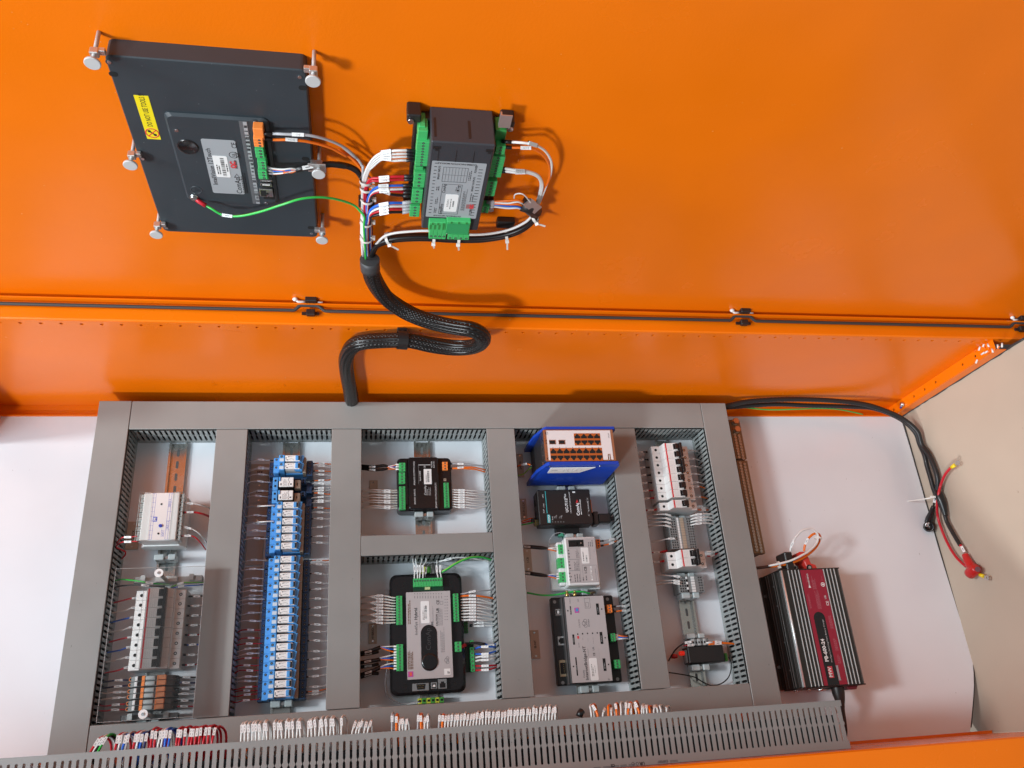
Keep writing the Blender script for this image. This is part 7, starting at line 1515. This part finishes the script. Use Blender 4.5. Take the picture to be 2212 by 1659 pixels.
# ================================================================ WIRES HOOKED OVER THE FRONT DUCT
def hook(fr, x, yb, yt, c, r=2.0, lean=0, back=34, z=288, lab=None, tagged=True, grp='marked wires hooked over the front duct', ml=18, mw=6.2, noback=False):
    """rises over the rim at pixel (x, yb), bends at the top yt and goes back down behind"""
    p0 = az(fr, x, yb, 296); pm = az(fr, x+lean*.5, (yb+yt)/2, 294); pt = az(fr, x+lean, yt+(yb-yt)*.12, 290)
    top = az(fr, x+lean+back*.5, yt, 276); dn = az(fr, x+lean+back, yt+(yb-yt)*.45, 262); en = az(fr, x+lean+back*1.05, yb+6, 252)
    st_ = Vector((p0.x+random.uniform(-.5, .5), -662, 292))
    pts = [st_, p0, pm, pt, top, dn, Vector((en.x, -668, 256))]
    P = smooth(pts, 5); L_ = plen(smooth(pts[:3], 5))
    return wire(pts, r, c, lab, grp, name='wire_loop', cat='wire loop', marker=(L_+ml*.45 if tagged else None), mlen=ml, mwid=mw, txt=1)
HW = []
# frame U block at the far left
for x, yb, yt, c, ln, bk in ((1112, 1175, 950, W_RED, 130, 150), (1150, 1170, 945, W_WHITE, 130, 150), (1165, 1170, 940, W_BLACK, 140, 160), (1210, 1165, 935, W_DGREEN, 130, 150)): HW.append(('U', x, yb, yt, c, ln, bk))
cs = [W_RED, W_WHITE, W_BLUE, W_GREY, W_RED, W_WHITE, W_BLUE, W_NAVY]
for i, x in enumerate((1425, 1468, 1515, 1555, 1650, 1690, 1735, 1785)): HW.append(('U', x, 1150-i*3, 925-i*6, cs[i], 50, 150))
for i, (x, c) in enumerate(((488, W_RED), (515, W_RED), (545, W_WHITE), (572, W_WHITE), (600, W_BLUE), (630, W_BLUE), (690, W_RED), (712, W_RED), (752, W_RED), (785, W_RED), (808, W_RED), (838, W_RED), (872, W_RED), (905, W_RED), (940, W_RED), (975, W_RED))):
    HW.append(('B', x, 1505-(x-488)*.085, 1350-(x-488)*.045, c, 24, 84))
for i in range(28):
    x = 1205+i*29.5; 
    if i % 9 == 8: continue
    HW.append(('B', x, 1455-(x-1205)*.075, 1300-(x-1205)*.06, W_WHITE, -6 if i % 3 else 6, 46))
for i, x in enumerate((100, 140, 172, 232, 270)): HW.append(('X', x, 523-(x-100)*.06, 385, W_WHITE, 32, 14))
for x, c, yt in ((535, W_GREY, 305), (582, W_ORANGE, 305), (618, W_WHITE, 360), (652, W_WHITE, 355), (688, W_WHITE, 355), (815, W_GREY, 300), (852, W_ORANGE, 302), (890, W_WHITE, 350), (925, W_WHITE, 325), (1045, W_GREY, 308), (1082, W_ORANGE, 325)): HW.append(('X', x, 490-(x-535)*.06, yt, c, 4, 26))
for i in range(36):
    x = 1112+i*34.3; HW.append(('X', x, 455-(x-1112)*.075, 322-(x-1112)*.085+random.uniform(-8, 8), W_WHITE, 8+random.uniform(-4, 4), 26))
for i, (x, c) in enumerate(((660, W_WHITE), (750, W_ORANGE), (825, W_WHITE), (905, W_ORANGE), (950, W_WHITE), (1025, W_ORANGE), (1090, W_WHITE), (1160, W_WHITE), (1190, W_ORANGE), (1240, W_WHITE), (1310, W_WHITE), (1350, W_ORANGE), (1390, W_WHITE), (1420, W_WHITE), (1465, W_WHITE), (1510, W_ORANGE), (1565, W_WHITE), (1620, W_WHITE), (1670, W_WHITE), (1750, W_WHITE))):
    HW.append(('Y', x, 808-(x-660)*.07, (640, 655, 690, 655, 700, 640, 605, 620, 610, 640, 650, 600, 650, 660, 650, 660, 650, 660, 640, 660)[i], c, (-30, -60, 25, -10, 0, -25, -8, 6, 20, 6, -20, -60, 0, -6, 0, -10, 0, -20, -30, -10)[i], 50))
HW = [(q, az(q[0], q[1], q[2], 296).x) for q in HW]; HW.sort(key=lambda q: q[1])
random.seed(21)
for i, (q, _) in enumerate(HW):
    fr, x, yb, yt, c, ln, bk = q; rr_ = 2.0 if c in (W_WHITE, W_GREY) else 2.4
    if i < 12: pos = 'first cluster from the left, %s in it' % ORD[i]
    elif i < 28: pos = 'mostly red cluster, %s from its left' % ORD[i-12]
    elif i < 53: pos = 'white cluster below the relays, %s from its left' % ORD[i-28]
    elif i < 58: pos = 'little group of five, %s from its left' % ORD[i-53]
    elif i < 69: pos = 'sparse mixed group, %s from its left' % ORD[i-58]
    elif i < 105: pos = 'dense white row, %s from its left' % ORD[i-69]
    else: pos = 'loose right hand cluster, %s from its left' % ORD[i-105]
    ln += random.uniform(-9, 9)*FR[fr][2]/2.7; yt += random.uniform(-12, 9)*FR[fr][2]/2.7
    hook(fr, x, yb, yt, c, rr_, ln, bk, lab='%s wire loop over the front duct, %s' % (NMC[c.name], pos), tagged=not (i >= 105 and i % 3 == 0), ml=11.5 if i < 53 else 9.5, mw=4.3 if i < 53 else 4.1)
b = MB(); P_ = [az('Y', 480, 815, 290), az('Y', 495, 770, 290), az('Y', 520, 735, 288)]; b.tube(P_, 5.5, 12); solo('cable_sheath_end', b, W_BLACK, 'black cable sheath end rising over the front duct', 'cable', P_[0])
# a few terminals and wires showing dark through the slots of the front duct
b = MB()
for i in range(120):
    x = -40+i*11.3; b.tube([(x, -656, 297), (x+random.uniform(-3, 3), -664, 298), (x+random.uniform(-4, 4), -670, 294)], 1.3, 5, mi=random.choice((0, 0, 0, 1, 1, 2)))
o = solo('duct_wiring', b, [W_WHITE, W_GREY, W_ORANGE], 'tangle of wires inside the uncovered front duct', 'wires', (600, -690, 270)); o['kind'] = 'stuff'

# ================================================================ CONDUITS AND BATTERY LEADS ON THE RIGHT
FX = 1811
def onf(x, y, h=0): return ax('L', x, y, FX-h)
A1 = [az('H', 150, 640, 60), az('H', 205, 636, 62), az('H', 330, 612, 66), az('H', 520, 603, 70), az('H', 700, 607, 74), az('H', 860, 622, 74), az('H', 960, 645, 72), az('H', 1080, 695, 66), ax('H', 1160, 760, 1800), onf(330, 130, 2), onf(400, 230), onf(455, 350), onf(490, 470), onf(488, 570), onf(482, 625)]
A2 = [az('H', 150, 645, 40), az('H', 230, 642, 44), az('H', 440, 628, 48), az('H', 620, 634, 48), az('H', 820, 640, 52), az('H', 950, 650, 58), az('H', 1075, 700, 54), ax('H', 1150, 765, 1804), onf(310, 130), onf(355, 230), onf(385, 350), onf(420, 470), onf(445, 560), onf(470, 630)]
P_ = smooth(A1, 22); t = MB(); t.tube(P_, 6.0, 12, rib=.13); solo('corrugated_conduit', t, mat('black_conduit', (.014, .014, .015), .4), 'upper black corrugated conduit arching from the duct to the floor board', 'conduit', P_[0], group='corrugated conduits'); CP = P_
P_ = smooth(A2, 22); t = MB(); t.tube(P_, 5.6, 12, rib=.13); solo('corrugated_conduit', t, MATS['black_conduit'], 'lower black corrugated conduit arching from the duct to the floor board', 'conduit', P_[0], group='corrugated conduits')
wire([az('H', 200, 640, 24), az('H', 280, 643, 24), az('H', 420, 655, 26), az('H', 560, 652, 26), az('H', 680, 648, 26), az('H', 780, 655, 20), az('H', 890, 678, 8)], 2.2, W_GY, 'green and yellow wire lying under the black conduits')
wire([onf(480, 600, 0), onf(500, 640, 2), onf(540, 740, 0), onf(570, 850, 0)], lambda q: 7.5+6.5*max(0, math.sin(min(1, q*1.1)*math.pi)), W_BLACK, 'bulging black heat shrink joint of the battery leads', n=14, name='heatshrink_joint', cat='cable joint')
P_ = smooth([onf(560, 830), onf(585, 910), onf(650, 1030), onf(715, 1140)], 24); t = MB(); t.tube(P_, 4.6, 12, rib=.13); solo('corrugated_conduit', t, MATS['black_conduit'], 'short black conduit between the heat shrink joint and the red boot', 'conduit', P_[0], group='corrugated conduits')
r1 = wire([onf(650, 345, -2), onf(610, 375), onf(560, 440), onf(520, 540), onf(500, 620, 6), onf(485, 720, 8), onf(492, 850, 0), onf(530, 980), onf(600, 1140), onf(680, 1265), onf(775, 1355)], 4.0, W_RED, 'long red battery lead curving over the beige board', k=8, n=10, cat='battery lead')
def lug(pa, pb, sl, label):
    d = (pb-pa); L_ = d.length; dn = d.normalized(); up = Vector((-1, 0, 0)); t = thing('ring_lug', label, 'cable lug', pa, group='yellow sleeved ring lugs')
    b = MB(); b.tube([pa, pa+dn*L_*.42], 3.9, 12); part('yellow_sleeve', b, YELP, t)
    b = MB(); b.obox(pa+dn*L_*.5, dn, up, L_*.3, 5, 1.6); c = pa+dn*L_*.80; u = dn; v = up.cross(dn); N = 18; V = []
    for tt in (-1, 1):
        for rr2 in (2.3, 5.2):
            for k in range(N): a = 2*math.pi*k/N; V.append(c+up*tt+(u*math.cos(a)+v*math.sin(a))*rr2)
    F = []
    for k in range(N): j = (k+1) % N; F += [[2*N+k, 2*N+j, 3*N+j, 3*N+k], [N+k, N+j, 3*N+j, 3*N+k], [k, j, 2*N+j, 2*N+k], [k, j, N+j, N+k]]
    b.add(V, F); part('tinned_ring', b, STEEL, t)
lug(onf(630, 358), onf(712, 300), 1, 'ring lug with a yellow sleeve at the upper end of the red lead')
lug(onf(915, 1438), onf(1005, 1475), 1, 'ring lug with a yellow sleeve poking out of the red boot')
wire([onf(715, 1135), onf(735, 1165), onf(760, 1215)], 4.2, W_RED, 'short red lead with a tag between black conduit and red boot', marker=12, mlen=22, mwid=11, cat='battery lead')
t = thing('terminal_boot', 'red rubber battery terminal boot lying on the beige board', 'terminal boot', onf(850, 1380))
b = MB(); b.tube(smooth([onf(765, 1230), onf(790, 1290), onf(825, 1350), onf(870, 1400)], 5), lambda q: 6.5+5.5*q, 18); part('boot_neck', b, REDP, t)
c = onf(845, 1400, 4); b = MB(); dn_ = (onf(800, 1440)-onf(890, 1360)).normalized(); b.lathe(c-dn_*20, [(0.01, 4), (9, 5), (11.5, 9), (12, 28), (11, 34), (8.5, 35), (8.5, 31)], dn_, 20); part('boot_cap', b, REDP, t)
b = MB(); c = onf(893, 1383, 10); d_ = (CAM-c).normalized(); b.cyl(c, 5.5, 2, d_, 16, smooth=False); part('boot_opening', b, mat('shaded_red_rubber', (.10, .004, .008), .5), t)  # solid disc in darkened red stands for the shaded hollow
t = thing('terminal_boot', 'black rubber battery terminal boot at the edge of the white plate', 'terminal boot', onf(400, 940))
b = MB(); b.tube(smooth([onf(447, 750), onf(430, 810), onf(410, 870), onf(398, 915)], 5), lambda q: 4.5+4.5*min(1, q*1.4), 16); part('boot_neck', b, BLACKG, t)
c = onf(400, 955, 6); d_ = (CAM-c).normalized(); b = MB(); b.lathe(c-d_*18, [(0.01, 4), (9, 5), (11.5, 9), (11.8, 22), (11, 25), (8.4, 25), (8, 21), (0.01, 20)], d_, 24); part('boot_cap', b, BLACKG, t)
c2 = onf(382, 938, 26); b = MB(); b.lathe(c2, [(1.6, 0), (1.6, 2), (4.2, 2), (4.2, 0)], d_, 14); b.obox(c2+(onf(400, 918, 26)-c2)*.8, (onf(400, 918, 26)-c2), d_, 8, 3.4, 1.4); part('lug_ring', b, STEEL, t)
wire([onf(470, 640, 2), onf(458, 700, 4), onf(447, 755, 2)], 3.2, W_BLACK, 'black lead with a tag running to the black boot', marker=10, mlen=22, mwid=12, cat='battery lead')
corner_tie(onf(480, 655, 4), onf(490, 740, 4)-onf(475, 560, 4), 9.5, 'nylon tie gathering the conduits and red lead')
tp = [onf(455, 658, 14), onf(340, 678, 30), onf(180, 700, 36), ax('L', 20, 722, 1750)+Vector((0, 0, 4)), ax('L', -120, 745, 1700)+Vector((0, 0, 10))]
b = MB(); P_ = smooth(tp, 6)
for i in range(len(P_)-1): b.obox((P_[i]+P_[i+1])/2, P_[i+1]-P_[i], CAM-P_[i], (P_[i+1]-P_[i]).length*1.02, 3.0*(1-.5*i/len(P_)), 1)
solo('tie_tail', b, TIE, 'long uncut nylon tie tail pointing left over the white plate', 'cable tie', P_[0])

# scuffs low on the wall above the ducts
b = MB(); random.seed(3)
for x, y0, y1 in ((461, 826, 838), (513, 815, 842), (616, 812, 836), (466, 826, 832), (1690, 850, 853), (1700, 846, 850), (730, 828, 836)):
    for k in range(5):
        a = ay('O', x+random.uniform(-2, 2), y0+random.uniform(0, y1-y0), YW-.1); l = random.uniform(2, 6)
        b.add([(a.x, YW-.12, a.z), (a.x+random.uniform(.3, .8), YW-.12, a.z), (a.x+random.uniform(-1, 1), YW-.12, a.z+l)], [(0, 1, 2), (2, 1, 0)])
part('scuff_mark', b, mat('scuffed_primer', (.75, .5, .38), .6), cab, kind='stuff')
